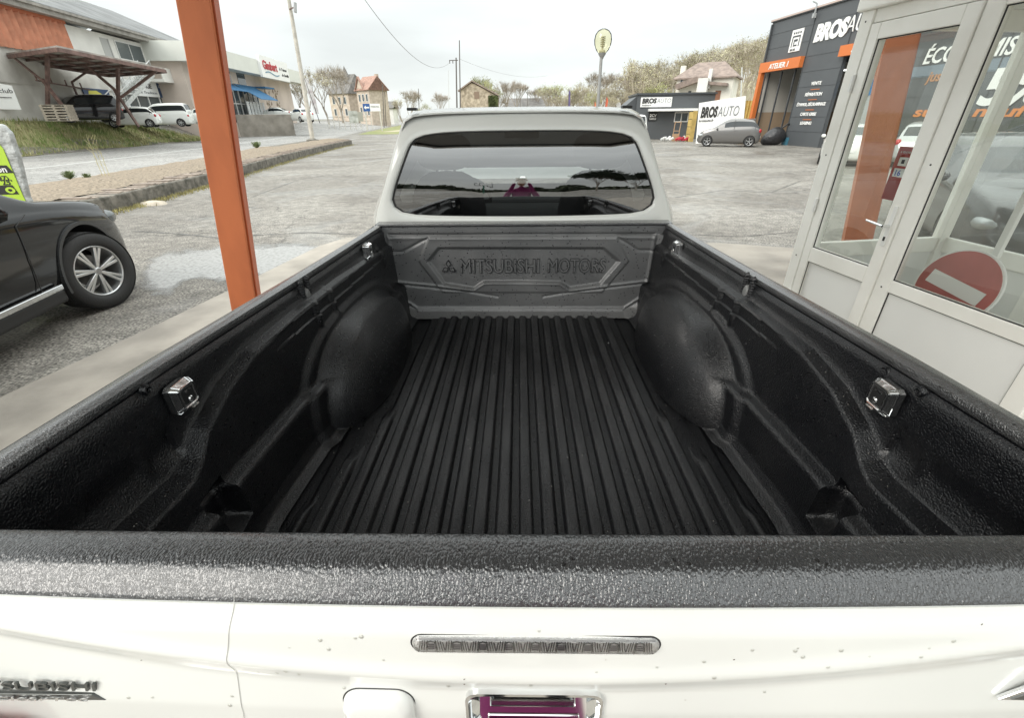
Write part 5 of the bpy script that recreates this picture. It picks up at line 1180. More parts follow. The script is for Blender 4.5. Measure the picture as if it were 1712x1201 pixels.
u, z = fuz(F2, 0, 155); text('club', F2, u, z, .24, BT_, wb_, 'board_letters', n=.07, ext=.01, width=.6)
# pallets
PALW = mat('grey pallet wood', (.42, .37, .30), .85, var=.2, vs=8)
pal = thing('pallet_stack', 'stack of grey wooden pallets beside the shelter post', 'pallets', tuple(at_y(95, 203, 31.5)))
F3 = out_frame(tuple(at_y(76, 201, 31.5)), tuple(at_y(121, 203, 32)))
wpal = fuz(F3, 121, 203)[0]
for k in range(6):
    b = MB()
    for j in range(2): b.fbox(F3, 0, wpal, -1.1, 0, k*.155+j*.11-.05, k*.155+j*.11-.01)
    for j in range(3): b.fbox(F3, wpal*.46*j, wpal*.46*j+.12, -1.0, -.002, k*.155-.01, k*.155+.06)
    b.build('pallet', PALW, pal)
# cars in the left yard
at = lambda px, py, y: at_y(px, py, y)
p = at(150, 205, 36.5); place(van, 'black_van', 'black van parked with its red tail lamp towards the steel shelter posts', 'van', BLACKP, p.x, p.y, R(150), p.z)
grp = 'white cars in the garage yard'
for px, py, y, cf, lab, an in ((228, 213, 40.0, hatch, 'white hatchback with dark stripe parked right of the second shelter post', 112), (281, 212, 43.5, van, 'small white van parked beside the white hatchback before the shop front', 108), (345, 210, 45.5, hatch, 'white hatchback partly hidden by the orange post', 80)):
    p = at(px, py, y); place(cf, 'white_car' if cf is hatch else 'white_van', lab, 'car' if cf is hatch else 'van', WHITE, p.x, p.y, R(an), p.z, group=grp)

# supermarket ----------------------------------------------------------------
PINK = mat('pinkish render', (.56, .48, .42), .9, var=.08, vs=.5)
FG = out_frame((-33, 56, 1.4), (-35.8, 80)); ZG = lambda z: z-1.4
sm = thing('supermarket', 'low pink shop building with a white parapet and red lettered sign', 'building', (-34, 68, 1.4))
b = MB(); b.fbox(FG, -6, 25, -16, 0, -1.4, ZG(7.2)); b.build('walls', PINK, sm)
b = MB(); b.fbox(FG, -6.5, 27.2, -16.5, 1.6, ZG(6.72), ZG(8.3)); par_ = b.build('parapet', mat('off white cladding', (.64, .65, .60), .6, var=.04, vs=.6), sm)
b = MB(); b.fbox(FG, 9.3, 19.6, 1.6, 1.9, ZG(6.5), ZG(8.85)); sb_ = b.build('sign_panel', mat('white sign panel', (.80, .80, .78), .5), sm)
RDL = mat('red lettering', (.42, .02, .025), .5)
text('Gimbert', FG, 10.0, ZG(7.45), .95, RDL, sb_, 'sign_letters', n=1.9, ext=.05, bold=.03, width=5.0)
b = MB()
for k in range(16):
    t_ = k/16; f_ = lambda t: (10.4+4.9*t, ZG(7.05)+.14*math.sin(t*6.3)); p, q = f_(t_), f_(t_+1/16); b.bar(fpt(FG, p[0], 1.93, p[1]), fpt(FG, q[0], 1.93, q[1]), .12, .03, upv=tuple(FG[2]))
b.build('sign_wave', mat('blue grey wave', (.12, .25, .35), .5), sb_)
text('le Traiteur', FG, 15.9, ZG(7.7), .36, BT_, sb_, 'sign_letters', n=1.9, ext=.03, shear=.2, width=3.0); text('de famille', FG, 16.5, ZG(7.05), .36, BT_, sb_, 'sign_letters', n=1.9, ext=.03, shear=.2, width=2.8)
for u0, u1 in ((-.5, 1.3), (2.0, 4.3), (6.1, 8.3)):
    b = MB(); b.fbox(FG, u0, u1, .01, .05, ZG(5.3), ZG(6.7)); b.build('high_window', GLZ, sm)
b = MB(); b.fbox(FG, -5, 11, .01, .06, ZG(1.5), ZG(4.9)); b.build('shop_glazing', GLZ, sm)
b = MB()
for k in range(12): b.fbox(FG, -5+k*1.43, -4.86+k*1.43, .062, .14, ZG(1.5), ZG(4.9))
b.fbox(FG, -5, 11, .063, .13, ZG(3.4), ZG(3.5)); b.build('shop_frame', FRW, sm)
for k in range(6):
    b = MB(); b.fbox(FG, 4.6+k*.95, 5.3+k*.95, .9, .94, ZG(1.5), ZG(3.7)); b.build('glass_screen', mat('pale screen', (.60, .62, .62), .2), sm)
b = MB(); b.prism([fpt(FG, 4.4, .07, ZG(5.45)), fpt(FG, 10.0, .07, ZG(5.45)), fpt(FG, 10.6, 2.6, ZG(3.9)), fpt(FG, 5.0, 2.6, ZG(3.9))], (0, 0, .06)); b.build('awning', BLUEA, sm)
b = MB(); b.prism([fpt(FG, -5, .07, ZG(5.4)), fpt(FG, 3.6, .07, ZG(5.4)), fpt(FG, 3.6, 1.9, ZG(4.6)), fpt(FG, -5, 1.9, ZG(4.6))], (0, 0, .06)); b.fbox(FG, 10.2, 13.5, .07, 1.5, ZG(5.35), ZG(5.5)); b.build('awning', BLUEA, sm)
b = MB(); random.seed(3)
for (uc, zc_) in ((14.2, 4.0), (17.6, 4.0)):
    for k in range(26):
        u = uc+random.gauss(0, .45)+.5*math.sin(k); z = zc_+random.uniform(-1.5, 1.5); b.prism([fpt(FG, u, .01, ZG(z)), fpt(FG, u+random.uniform(.15, .6), .01, ZG(z+random.uniform(-.3, .1))), fpt(FG, u+random.uniform(.1, .5), .01, ZG(z+random.uniform(.2, .5)))], FG[2]*.02)
mu_ = b.build('wall_mural', mat('dark mural paint', (.16, .10, .09), .8, col2=(.35, .30, .2), vs=1.5), sm); mu_['kind'] = 'stuff'
lw_ = at(160/4.28+360, 208, 57); lw2 = at(560/4.28+360, 208, 60)
b = MB(); FL = frame(tuple(lw_), tuple(lw2)); Ln = (lw2-lw_).length; b.fbox(FL, 0, Ln, -.4, 0, -1.6, 1.0); tag(b.build('low_wall', mat('weathered block wall', (.33, .30, .26), .95, col2=(.22, .20, .17), vs=1.2, detail=8, bump=.6, bs=4), bevel=.05), 'low weathered grey wall in front of the supermarket cars', 'wall')
for px, py, y, lab, cf, an in ((462, 200, 66, 'white saloon parked in front of the supermarket mural', sedan, 95), (505, 204, 60, 'white hatchback parked nearest the flag banner, behind the low wall', hatch, 50)):
    p = at(px, py, y); place(cf, 'white_car', lab, 'car', WHITE, p.x, p.y, R(an), p.z, group='white cars by the supermarket')
# feather banner
p = at(535, 206, 58); tb = thing('feather_banner', 'tall curved white feather banner beside the leaning lamp pole', 'banner', tuple(p)); b = MB(); q = at(509, 130, 58)
b.tube(p, q, .04, .02, 6); b.build('mast', BLACKPL, tb); b = MB()
pts = [at(x, y, 58) for x, y in ((508, 129), (514, 133), (521, 148), (528, 168), (533, 190), (527, 190), (518, 165), (511, 145))]
b.prism(pts, (0, .03, 0)); b.build('sail', mat('printed white cloth', (.62, .62, .60), .8, col2=(.40, .36, .36), vs=2.2), tb)
# leaning floodlight pole on the island
LPW = mat('aged pale pole', (.50, .47, .41), .7, var=.15, vs=3)
a_ = on_z(523, 236, .33); tp = at_y(478, -30, a_.y)
lp = thing('floodlight_pole', 'tall pale leaning pole with a small grey floodlight, on the island end', 'light pole', tuple(a_)); b = MB(); b.tube(a_, tp, .16, .11, 12); b.build('pole', LPW, lp, smooth=50)
b = MB(); b.lathe([(0, .0), (.5, .0), (.45, .12), (.2, .2)], 8, lambda r, t, h: (a_.x+r*math.cos(t), a_.y+r*math.sin(t), a_.z-.02+h)); b.build('footing', STONE, lp)
c_ = at_y(484, 15, a_.y-.1); d_ = at_y(491, 12, a_.y-.4); b = MB(); b.bar(c_, d_, .06); b.build('bracket', WARMBL, lp)
b = MB(); e_ = at_y(492.5, 12, a_.y-.45); b.bar(e_-Vector((.02, 0, .27)), e_+Vector((.1, 0, .27)), .34, .14, upv=(1, .2, 0)); b.build('floodlight', mat('grey lamp casing', (.42, .43, .43), .4, metal=.3), lp, bevel=.02)

# ================================================================== TREES
BARK = mat('grey bark', (.32, .28, .24), .9, var=.2, vs=3); TWIG = mat('bare twigs', (.34, .30, .25), .9)
def tree_mesh(seed, h, spread, depth=5, leaves=0, tw=1, leafsz=.10, trunkr=None, start=.25, up_=.5, twig_n=5):
    rn = random.Random(seed); tr = MB(); lf = MB(); tips = []
    def grow(p, d, ln, r, lev):
        q = p+d*ln; tr.tube(p, q, r, r*.68, 6 if lev < 2 else 4 if lev < 4 else 3)
        if lev >= depth: tips.append((q, d)); return
        n = 2 if lev else 3
        if rn.random() < .45: n += 1
        for k in range(n):
            a = rn.random()*6.28; s = rn.uniform(.35, .75)*spread; v = (d + Vector((math.cos(a), math.sin(a), 0))*s + Vector((0, 0, up_*rn.uniform(.0, .5)))).normalized()
            grow(q if rn.random() < .7 else p.lerp(q, .7), v, ln*rn.uniform(.68, .9), r*.62, lev+1)
    tot = sum(.78**k for k in range(depth+1)); l0 = h/tot*.95
    grow(Vector((0, 0, 0)), Vector((rn.uniform(-.06, .06), rn.uniform(-.06, .06), 1)).normalized(), l0, trunkr or h*.022, 0)
    for q, d in tips:
        for k in range(twig_n):
            v = (d+Vector((rn.gauss(0, .6), rn.gauss(0, .6), rn.gauss(.2, .5)))).normalized(); e = q+v*l0*rn.uniform(.25, .6); s = v.orthogonal().normalized()*h*.0022*tw
            lf_t.add([q-s, q+s, e], [(0, 1, 2)]) if False else tr.add([q-s, q+s, e], [(0, 1, 2)])
            if leaves:
                for _ in range(leaves):
                    c = q.lerp(e, rn.random()*1.2)+Vector((rn.gauss(0, 1), rn.gauss(0, 1), rn.gauss(0, 1)))*h*.012; a = Vector((rn.gauss(0, 1), rn.gauss(0, 1), rn.gauss(0, 1))).normalized(); b2 = a.orthogonal().normalized(); w = leafsz*rn.uniform(.5, 1.4)
                    lf.add([c+a*w, c+b2*w*.6, c-a*w, c-b2*w*.6], [(0, 1, 2, 3)])
    return tr, lf
LEAFY = mat('fresh yellow green leaves', (.33, .35, .15), .7, var=.35, vs=.9); LEAFO = mat('olive spring leaves', (.38, .35, .20), .75, var=.3, vs=.8); LEAFD = mat('dark evergreen needles', (.022, .035, .02), .8, var=.4, vs=.7)
PROTO = {}
def tree(kind, name, label, x, y, s=1., rot=0., z=None, group=None):
    zz_ = gz(x, y)-.1 if z is None else z
    if kind not in PROTO:
        cfg_ = dict(bareA=(1, 9., .8, 6, 0), bareB=(2, 8., .6, 6, 0), bareC=(5, 7., 1.0, 5, 0), greenA=(3, 7., .8, 5, 4), greenB=(11, 6.5, .95, 5, 4), oliveA=(7, 8., .7, 5, 2), oliveB=(21, 7., .8, 5, 2), cedar=(9, 9., .95, 6, 6))[kind]
        sd_, h, sp_2, dep, lv = cfg_; tr, lf = tree_mesh(sd_, h, sp_2, dep, lv, leafsz=.075 if kind[0] != 'c' else .24, tw=1.3, twig_n=5 if lv == 0 else 4)
        t = thing(name, label, 'tree', (0, 0, 0)); tr.build('trunk', BARK if lv else TWIG, t, fixn=False)
        if lv: lf.build('crown', LEAFY if kind[:5] == 'green' else LEAFO if kind[0] == 'o' else LEAFD, t, fixn=False)
        PROTO[kind] = t; o = t
    else: o = copy_tree(PROTO[kind])
    o['_loc'] = [0, 0, 0]; o.location = (x, y, zz_); o.rotation_euler = (0, 0, rot); o.scale = (s, s, s*1.0); o['label'] = label; o.name = name
    if group: o['group'] = group
    return o
def tpx(kind, name, label, px, ptop, y, h0, rot=0., group='spring trees along the skyline', zb=None):
    b_ = at_y(px, 195, y); top = at_y(px, ptop, y).z; z = gz(b_.x, y)-.1 if zb is None else zb; return tree(kind, name, label, b_.x, y, (top-z)/h0, rot, z, group)
HG = dict(bareA=9.6, bareB=9., bareC=8., greenA=7.8, greenB=7.2, oliveA=9., oliveB=7.8)
TL = [('oliveA', 520, 108, 88, 'bare olive tree directly behind the floodlight pole'), ('oliveB', 548, 112, 92, 'tangled yellowish tree left of the turreted house'), ('bareA', 572, 106, 110, 'tall bare tree just left of the house spire'), ('oliveB', 500, 132, 84, 'short olive bush tree touching the supermarket corner'),
      ('bareA', 685, 147, 105, 'bare branching tree between the blue arrow sign and the cab'), ('oliveB', 672, 158, 98, 'low pale yellow tree at the roadside right of the blue arrow sign'), ('bareB', 737, 152, 95, 'small bare tree left of the stone barn'), ('greenB', 710, 172, 100, 'rounded yellowish bush beside the small bare tree'),
      ('greenA', 798, 117, 118, 'bright green tree rising behind the stone barn roof'), ('greenB', 818, 130, 112, 'green tree leaning over the barn right slope'),
      ('bareB', 846, 131, 100, 'slender bare tree immediately right of the barn'), ('bareB', 864, 132, 104, 'thin upright bare tree, second from the barn'), ('bareC', 830, 140, 96, 'half bare tree at the barn corner'), ('bareB', 897, 142, 108, 'bare tree above the low distant roof'),
      ('greenA', 927, 133, 96, 'light green tree left of the purple flag'), ('greenB', 945, 140, 92, 'green bushy tree by the purple flag'), ('oliveA', 975, 132, 100, 'olive tree right of the purple flag'), ('bareA', 990, 116, 108, 'tall bare tree left of the globe lamp post'), ('greenB', 985, 150, 88, 'low green tree below the globe lamp'),
      ('bareA', 1022, 118, 104, 'bare tree right of the globe lamp post'), ('oliveB', 1040, 124, 100, 'brownish tree above the orange flag'), ('bareA', 1062, 120, 96, 'bare tree above the left end of the grey office'), ('greenA', 1078, 136, 82, 'green hillside bush above the grey office roof'), ('greenB', 1100, 134, 80, 'bright green bush just left of the villa'), ('oliveA', 1092, 116, 98, 'brown tree behind the villa left wall'), ('bareC', 1160, 98, 92, 'bare tree standing over the villa roof ridge')]
for i, (k, px, pt_, y, lab) in enumerate(TL): tpx(k, 'bare_tree' if k[:4] == 'bare' else 'spring_tree', lab, px, pt_, y, HG[k], rot=i*1.3)
# wooded hillside on the right: one far mass
wood = MB(); woodl = MB(); rn = random.Random(4)
protos = [tree_mesh(s, 7.5, .7, 4, 1, leafsz=.10, tw=1.7, twig_n=7) for s in (31, 32, 33, 34)]
arrs = [(np.array([tuple(v) for v in a.v]), a.f, np.array([tuple(v) for v in c_.v]), c_.f) for a, c_ in protos]
for k in range(210):
    y = rn.uniform(72, 150); px = rn.uniform(1040, 1330) if k % 4 else rn.uniform(920, 1120); x = (px-870)/849*y
    if y < 85 and px < 1230: y += 18; x = (px-870)/849*y
    A_2, f1, A_3, f2 = arrs[k % 4]; s = rn.uniform(.75, 1.2)*(1 if k % 4 else .62); a = rn.random()*6.28; Mx = np.array([[math.cos(a), -math.sin(a), 0], [math.sin(a), math.cos(a), 0], [0, 0, 1]])*s
    off = np.array([x, y, gz(x, y)-.2]); bs_ = len(wood.v); wood.v += [tuple(v) for v in (A_2@Mx.T+off)]; wood.f += [tuple(i+bs_ for i in f) for f in f1]
    bs_ = len(woodl.v); woodl.v += [tuple(v) for v in (A_3@Mx.T+off)]; woodl.f += [tuple(i+bs_ for i in f) for f in f2]
wo = wood.build('hillside_wood', mat('brown grey branches', (.36, .32, .26), .95, var=.25, vs=.05), fixn=False); tag(wo, 'brown leafless wood covering the hillside on the right', 'wood', kind='stuff')
wl = woodl.build('budding_leaves', mat('budding olive leaves', (.40, .38, .24), .85, var=.3, vs=.08), None, fixn=False); wl.parent = wo
HILLG = mat('hill undergrowth', (.34, .32, .20), .95, col2=(.42, .37, .27), vs=.25, detail=8, bump=1, bs=1.5, bd=.3)
b = MB()
xsh = np.linspace(-20, 120, 50); ysh = np.linspace(60, 190, 40)
b.grid(lambda x, y: (x, y, gz(x, y)+.05 if (x > 14 or y > 72) else -.3), list(xsh), list(ysh)); tag(b.build('hill', HILLG, smooth=60), kind='structure')
def rbox(x, y): 
    return
MEAD = mat('roadside meadow', (.16, .20, .06), .95, col2=(.26, .24, .12), vs=.35, detail=6)
b = MB(); b.grid(lambda t, y: (isl_back(y)+1.2+t*lerp(8, 22, ss(y, 60, 120)) , y, gz(isl_back(y)+1.2+t*lerp(8, 22, ss(y, 60, 120)), y)+.012), list(np.linspace(0, 1, 12)), list(np.linspace(62, 230, 30))); tag(b.build('verge', MEAD), kind='structure')
b = MB(); b.grid(lambda t, y: (edge(y)-.4-t*18, y, gz(edge(y)-.4-t*18, y)+.02), list(np.linspace(0, 1, 14)), list(np.linspace(84, 260, 40))); tag(b.build('meadow', MEAD), kind='structure')

# ================================================================== HOUSES, BARN, POLES
STN = mat('pinkish stone wall', (.58, .50, .42), .95, col2=(.44, .37, .30), vs=1.6, detail=8)
SLATE = mat('dark slate', (.15, .14, .13), .7, var=.25, vs=1.5); TILER = mat('brown clay tiles', (.30, .235, .20), .85, col2=(.19, .15, .13), vs=2.2, detail=8); TILEO = mat('red clay tiles', (.34, .21, .165), .85, var=.2, vs=2)
def house(name, label, F, zb, Ld, D, hw_, hr, wallm, roofm, hip=0., wins=(), cat='house', over=.4):
    t = thing(name, label, cat, tuple(fpt(F, Ld/2, -D/2, zb-F[0].z)))
    zo = zb-F[0].z; b = MB(); b.fbox(F, 0, Ld, -D, 0, zo-2.5, zo+hw_)
    if not hip:
        for u in (0, Ld-.15): b.prism([fpt(F, u, 0, zo+hw_), fpt(F, u, -D, zo+hw_), fpt(F, u, -D/2, zo+hr)], F[1]*.15)
    b.build('wall', wallm, t)
    b = MB(); o = over; zz2 = zo+hw_-.1
    A1 = fpt(F, -o, o, zz2); A2 = fpt(F, Ld+o, o, zz2); A3 = fpt(F, Ld+o, -D-o, zz2); A4 = fpt(F, -o, -D-o, zz2); R1 = fpt(F, -o+hip, -D/2, zo+hr+.1); R2 = fpt(F, Ld+o-hip, -D/2, zo+hr+.1)
    tk = Vector((0, 0, .14))
    b.add([A1, A2, R2, R1, A1+tk, A2+tk, R2+tk, R1+tk], [(0, 1, 2, 3), (4, 5, 6, 7), (0, 1, 5, 4)]); b.add([A4, A3, R2, R1, A4+tk, A3+tk, R2+tk, R1+tk], [(0, 1, 2, 3), (4, 5, 6, 7), (0, 1, 5, 4)])
    b.add([A1, A4, R1, A1+tk, A4+tk, R1+tk], [(0, 1, 2), (3, 4, 5), (0, 1, 4, 3)]); b.add([A2, A3, R2, A2+tk, A3+tk, R2+tk], [(0, 1, 2), (3, 4, 5), (0, 1, 4, 3)])
    rf_ = b.build('roof', roofm, t)
    for (u0, u1, z0, z1) in wins:
        b = MB(); b.fbox(F, u0, u1, .01, .08, zo+z0, zo+z1); w = b.build('window', FRW, t); b = MB(); b.fbox(F, u0+.1, u1-.1, .081, .09, zo+z0+.1, zo+z1-.1); b.build('pane', GLZ, w)
    return t, rf_
FH = out_frame((at_y(556, 195, 128).x, 128), (at_y(598, 195, 124).x, 124))
h1, r1_ = house('turreted_house', 'old pinkish stone house with steep dark roof and pointed spire', FH, 1.6, 6.6, 8, 5.6, 9.6, STN, SLATE, 1.2, [(1, 1.9, .8, 2.4), (3, 3.9, .8, 2.4), (4.8, 5.7, .8, 2.4), (1, 1.9, 3.3, 4.9), (3, 3.9, 3.3, 4.9), (4.8, 5.7, 3.3, 4.9)])
b = MB(); q = fpt(FH, 3.6, -3, 0); b.lathe([(1.6, 8.2), (1.7, 9.2), (.0, 13.2)], 8, lambda r, t, h: (q.x+r*math.cos(t), q.y+r*math.sin(t), h)); b.build('spire', SLATE, h1)
FH2 = out_frame((at_y(602, 195, 122).x, 122), (at_y(626, 195, 118).x, 118))
h2, r2_ = house('gabled_house', 'pinkish stone house with red tiled gable right of the spire', FH2, 1.6, 5.2, 5, 6.0, 8.6, STN, TILEO, 0, [(.7, 1.6, 3.6, 5.2), (2.2, 3.1, 3.6, 5.2), (3.7, 4.6, 3.6, 5.2), (.7, 1.6, .8, 2.6), (2.2, 3.1, .8, 2.6), (3.7, 4.6, .8, 2.6)])
b = MB(); b.fbox(FH2, 1.8, 2.5, -5, -4.3, 7.5, 11.0); b.build('chimney', STN, r2_)
b = MB(); g_ = fpt(FH2, 2.6, .02, 1.6)
b.prism([fpt(FH2, .2, .05, 7.5), fpt(FH2, 3.6, .05, 7.5), fpt(FH2, 1.9, .05, 10.1)], FH2[2]*.1); b.build('front_gable', STN, h2)
b = MB(); b.bar(fpt(FH2, .0, .25, 7.4), fpt(FH2, 1.9, .25, 10.3), .5, .14); b.bar(fpt(FH2, 3.8, .25, 7.4), fpt(FH2, 1.9, .25, 10.3), .5, .14); b.build('gable_tiles', TILEO, r2_)
FH3 = out_frame((at_y(640, 195, 150).x, 150), (at_y(658, 195, 150).x, 150)); house('distant_house', 'small white house with grey roof far off beyond the blue arrow sign', FH3, 1.6, 3.2, 6, 2.8, 4.4, PL, SLATE, 0, [(.5, 1.1, .8, 1.8)])
# stone barn: gable towards the camera
ba, bb_ = at_y(770, 195, 92), at_y(822, 195, 92)
FB1 = out_frame((ba.x, 92, 1.2), (bb_.x, 92)); Wd = bb_.x-ba.x
brn = thing('stone_barn', 'old stone barn with pointed gable and one shuttered opening', 'barn', ((ba.x+bb_.x)/2, 95, 1.2))
if FB1[1].x < 0: pass
zt = lambda px, py: fuz(FB1, px, py)
gp = [zt(770, 215), zt(831, 215), zt(831, 160), zt(789, 138), zt(769, 151)]
b = MB(); b.prism([fpt(FB1, u, 0, z) for u, z in gp], -FB1[2]*9); b.build('wall', mat('rubble stone', (.50, .43, .34), .95, col2=(.25, .21, .16), vs=2.2, detail=8, bump=.8, bs=3), brn)
b = MB(); P = [zt(766, 153), zt(789, 136.3), zt(833, 160)]
for a_, c_ in ((P[0], P[1]), (P[1], P[2])): b.prism([fpt(FB1, a_[0], .35, a_[1]), fpt(FB1, c_[0], .35, c_[1]), fpt(FB1, c_[0], .35, c_[1]+.22), fpt(FB1, a_[0], .35, a_[1]+.22)], -FB1[2]*9.6)
b.build('roof', TILER, brn)
u0, z0 = zt(793, 165); u1, z1 = zt(801, 153); b = MB(); b.fbox(FB1, min(u0, u1), max(u0, u1), .01, .06, z0, z1); b.build('shutter', mat('brown shutter', (.22, .16, .12), .8), brn)
IVY = MB(); rn2 = random.Random(8)
for _ in range(1400):
    u = rn2.uniform(zt(817, 160)[0], zt(832, 160)[0]); z = rn2.uniform(0, 3.9); c_ = fpt(FB1, u, .12+rn2.random()*.15, z); a = Vector((rn2.gauss(0, 1), rn2.gauss(0, 1), rn2.gauss(0, 1))).normalized()*.16; b2 = a.orthogonal(); IVY.add([c_+a, c_+b2, c_-a, c_-b2], [(0, 1, 2, 3)])
IVY.build('ivy', mat('ivy', (.10, .12, .045), .8, var=.4, vs=1), brn, fixn=False)
DARKP = mat('dark pole', (.12, .11, .10), .8)
def upole(px, ptop, y, w, lab, arm=0, m_=DARKP, cat='utility pole', base=195):
    a_ = at_y(px, base, y); a_.z = gz(a_.x, y); c_ = at_y(px-(.5), ptop, y); t = thing('utility_pole', lab, cat, tuple(a_)); b = MB(); b.tube(a_, c_, w, w*.7, 7); b.build('pole', m_, t)
    if arm:
        b = MB(); z = c_.z-.25; b.bar((c_.x-arm*1.0, y, z), (c_.x+.2, y, z), .08); b.build('crossarm', m_, t)
        for q in (0, .5, .95):
            b = MB(); b.tube((c_.x-arm*q, y, z), (c_.x-arm*q, y, z-.3), .05, n=5); b.build('insulator', m_, t)
    return t, c_
upole(768.5, 67, 58, .075, 'tallest thin dark pole left of the stone barn'); _, ptp = upole(763, 96, 60, .10, 'utility pole with a short crossarm just left of the tallest pole', .8)
upole(750, 117, 90, .07, 'pale thin pole left of the crossarm pole', m_=mat('pale pole', (.55, .57, .57), .6)); upole(640, 140, 110, .11, 'dark pole above the blue arrow sign'); upole(643.5, 153, 120, .10, 'shorter dark pole beside the pole over the blue sign'); upole(700, 148, 105, .09, 'pole right of the bare roadside tree'); upole(870, 147, 88, .07, 'dark post right of the slender trees'); upole(882, 145, 95, .06, 'thin grey post right of the dark post')
upole(1241, 112, 66, .10, 'pole on the wooded hillside above the white panel', m_=mat('pale pole', (.55, .57, .57), .6))
# overhead wire
b = MB(); w0 = at_y(605, -8, 30); w1 = at_y(752, 104, 60)
def cat_(a_, c_, sag, n=24): return [a_.lerp(c_, t/n)-Vector((0, 0, sag*4*(t/n)*(1-t/n))) for t in range(n+1)]
pts = cat_(w0, w1, 1.6)
for p, q in zip(pts[:-1], pts[1:]): b.tube(p, q, .018, n=4)
tag(b.build('overhead_wire', mat('grey cable', (.30, .30, .30), .6), smooth=60), 'thick overhead cable sagging from the top edge to the crossarm pole', 'cable')
b = MB(); pts = cat_(at_y(768, 98, 60), at_y(915, 126, 90), .8)
for p, q in zip(pts[:-1], pts[1:]): b.tube(p, q, .014, n=4)
tag(b.build('overhead_wire', mat('grey cable', (.30, .30, .30), .6)), 'faint overhead wire running right from the crossarm pole', 'cable')
# globe lamp
g0 = at_y(1008, 70, 16.0); gb_ = Vector((g0.x-.02, 16.0, 0)); gl2 = thing('globe_lamp', 'street lamp with a clear yellowish globe on a grey post behind the cab', 'street lamp', tuple(gb_)); b = MB()
b.tube(gb_, (g0.x-.015, 16, g0.z-.36), .06, .045, 14); b.lathe([(.045, -.42), (.06, -.38), (.11, -.31), (.12, -.27)], 16, lambda r, t, h: (g0.x+r*math.cos(t), 16+r*math.sin(t), g0.z+h)); b.build('post', mat('grey lamp post', (.30, .30, .29), .5, metal=.3), gl2, smooth=50)
GG = glass('yellowed globe', (.93, .91, .76), .03, f0=1.12); b = MB()
b.lathe([(.10, -.29), (.19, -.20), (.25, -.06), (.265, .06), (.24, .19), (.17, .28), (.08, .325), (0, .335)], 28, lambda r, t, h: (g0.x+r*math.cos(t), 16+r*math.sin(t), g0.z+h)); b.build('globe', GG, gl2, smooth=80)
b = MB()
for k in range(6): b.lathe([(.0, -.01), (.075, -.01), (.075, .01), (0, .01)], 14, lambda r, t, h: (g0.x+r*math.cos(t), 16+r*math.sin(t), g0.z+.13-k*.045+h))
b.tube((g0.x, 16, g0.z-.28), (g0.x, 16, g0.z+.12), .03); b.lathe([(0, -.2), (.09, -.2), (.1, -.27)], 14, lambda r, t, h: (g0.x+r*math.cos(t), 16+r*math.sin(t), g0.z+h)); b.build('louvre', mat('lamp louvre', (.45, .44, .36), .5), gl2, smooth=30)
# blue arrow sign, A boards, fence on the left verge
def board(name, label, cat, px0, py0, px1, py1, y, m_, legs=True, zb=None, th=.06):
    a_ = at_y(px0, py1, y); c_ = at_y(px1, py0, y+.2); F = out_frame((a_.x, y, a_.z), (c_.x, y+.2)); t = thing(name, label, cat, (a_.x, y, gz(a_.x, y)))
    w = c_.x-a_.x; h = c_.z-a_.z
    if F[1].x < 0: pass
    b = MB(); b.fbox(F, 0, w, 0, th, 0, h); pn = b.build('panel', m_, t)
    if legs:
        b = MB(); zz3 = gz(a_.x, y)-a_.z-.1
        for u in (.1, w-.25): b.fbox(F, u, u+.15, -.16, -.01, zz3, h)
        b.build('legs', mat('pale posts', (.60, .58, .52), .7), t)
    return t, F, w, h, pn
t, F, w, h, pn = board('direction_sign', 'white direction board with a blue arrow end standing by the road', 'sign', 608, 173, 635, 186, 78, WHI)
b = MB(); b.fbox(F, 0, w*.40, .061, .07, 0, h); b.build('blue_field', mat('sign blue', (.03, .10, .30), .5), t)
b = MB(); b.prism([fpt(F, w*x, .071, h*y) for x, y in ((.05, .5), (.17, .78), (.17, .6), (.36, .6), (.36, .4), (.17, .4), (.17, .22))], F[2]*.01); b.build('white_arrow', WHI, t)
text('PARKING', F, w*.46, h*.5, h*.22, BT_, t, 'sign_letters', n=.062, ext=.01, width=w*.48)
board('sandwich_board', 'pale leaning sandwich board left of the small framed board', 'sign', 585, 185, 597, 206, 66, mat('printed board', (.55, .56, .52), .7, col2=(.25, .26, .22), vs=1.5), legs=False); board('sandwich_board', 'dark framed board between the pale sandwich board and the arrow sign', 'sign', 598, 187, 606, 203, 70, mat('dull framed board', (.36, .35, .30), .7), legs=False)
fn_ = thing('wire_fence', 'thin post and wire fence in front of the old houses', 'fence', (-30, 80, 1.3)); 
for k in range(9):
    px = 548+k*9; y = 74+k*1.5; p = at_y(px, 198, y); p.z = gz(p.x, y)-.1; b = MB(); b.tube(p, p+Vector((0, 0, 2.2)), .06, n=5); b.build('fence_post', mat('pale posts', (.60, .58, .52), .7), fn_)
b = MB()
for zz3 in (.7, 1.4, 2.0):
    for k in range(8):
        p = at_y(548+k*9, 198, 74+k*1.5); q = at_y(557+k*9, 198, 75.5+k*1.5); p.z = gz(p.x, p.y)+zz3; q.z = gz(q.x, q.y)+zz3; b.tube(p, q, .02, n=3)
b.build('wire', DARKP, fn_)
rf2 = thing('railing_fence', 'dark bar railing in front of the barn and the bare tree', 'fence', tuple(at_y(735, 190, 62)))
b = MB(); 
for k in range(34):
    p = at_y(704+k*2.6, 198, 62); p.z = gz(p.x, 62); b.bar(p, p+Vector((0, 0, 2.25)), .05)
p = at_y(704, 198, 62); q = at_y(790, 198, 62)
for zz3 in (.4, 2.1): b.bar((p.x, 62, gz(p.x, 62)+zz3), (q.x, 62, gz(q.x, 62)+zz3), .06)
b.build('bars', DARKP, rf2)
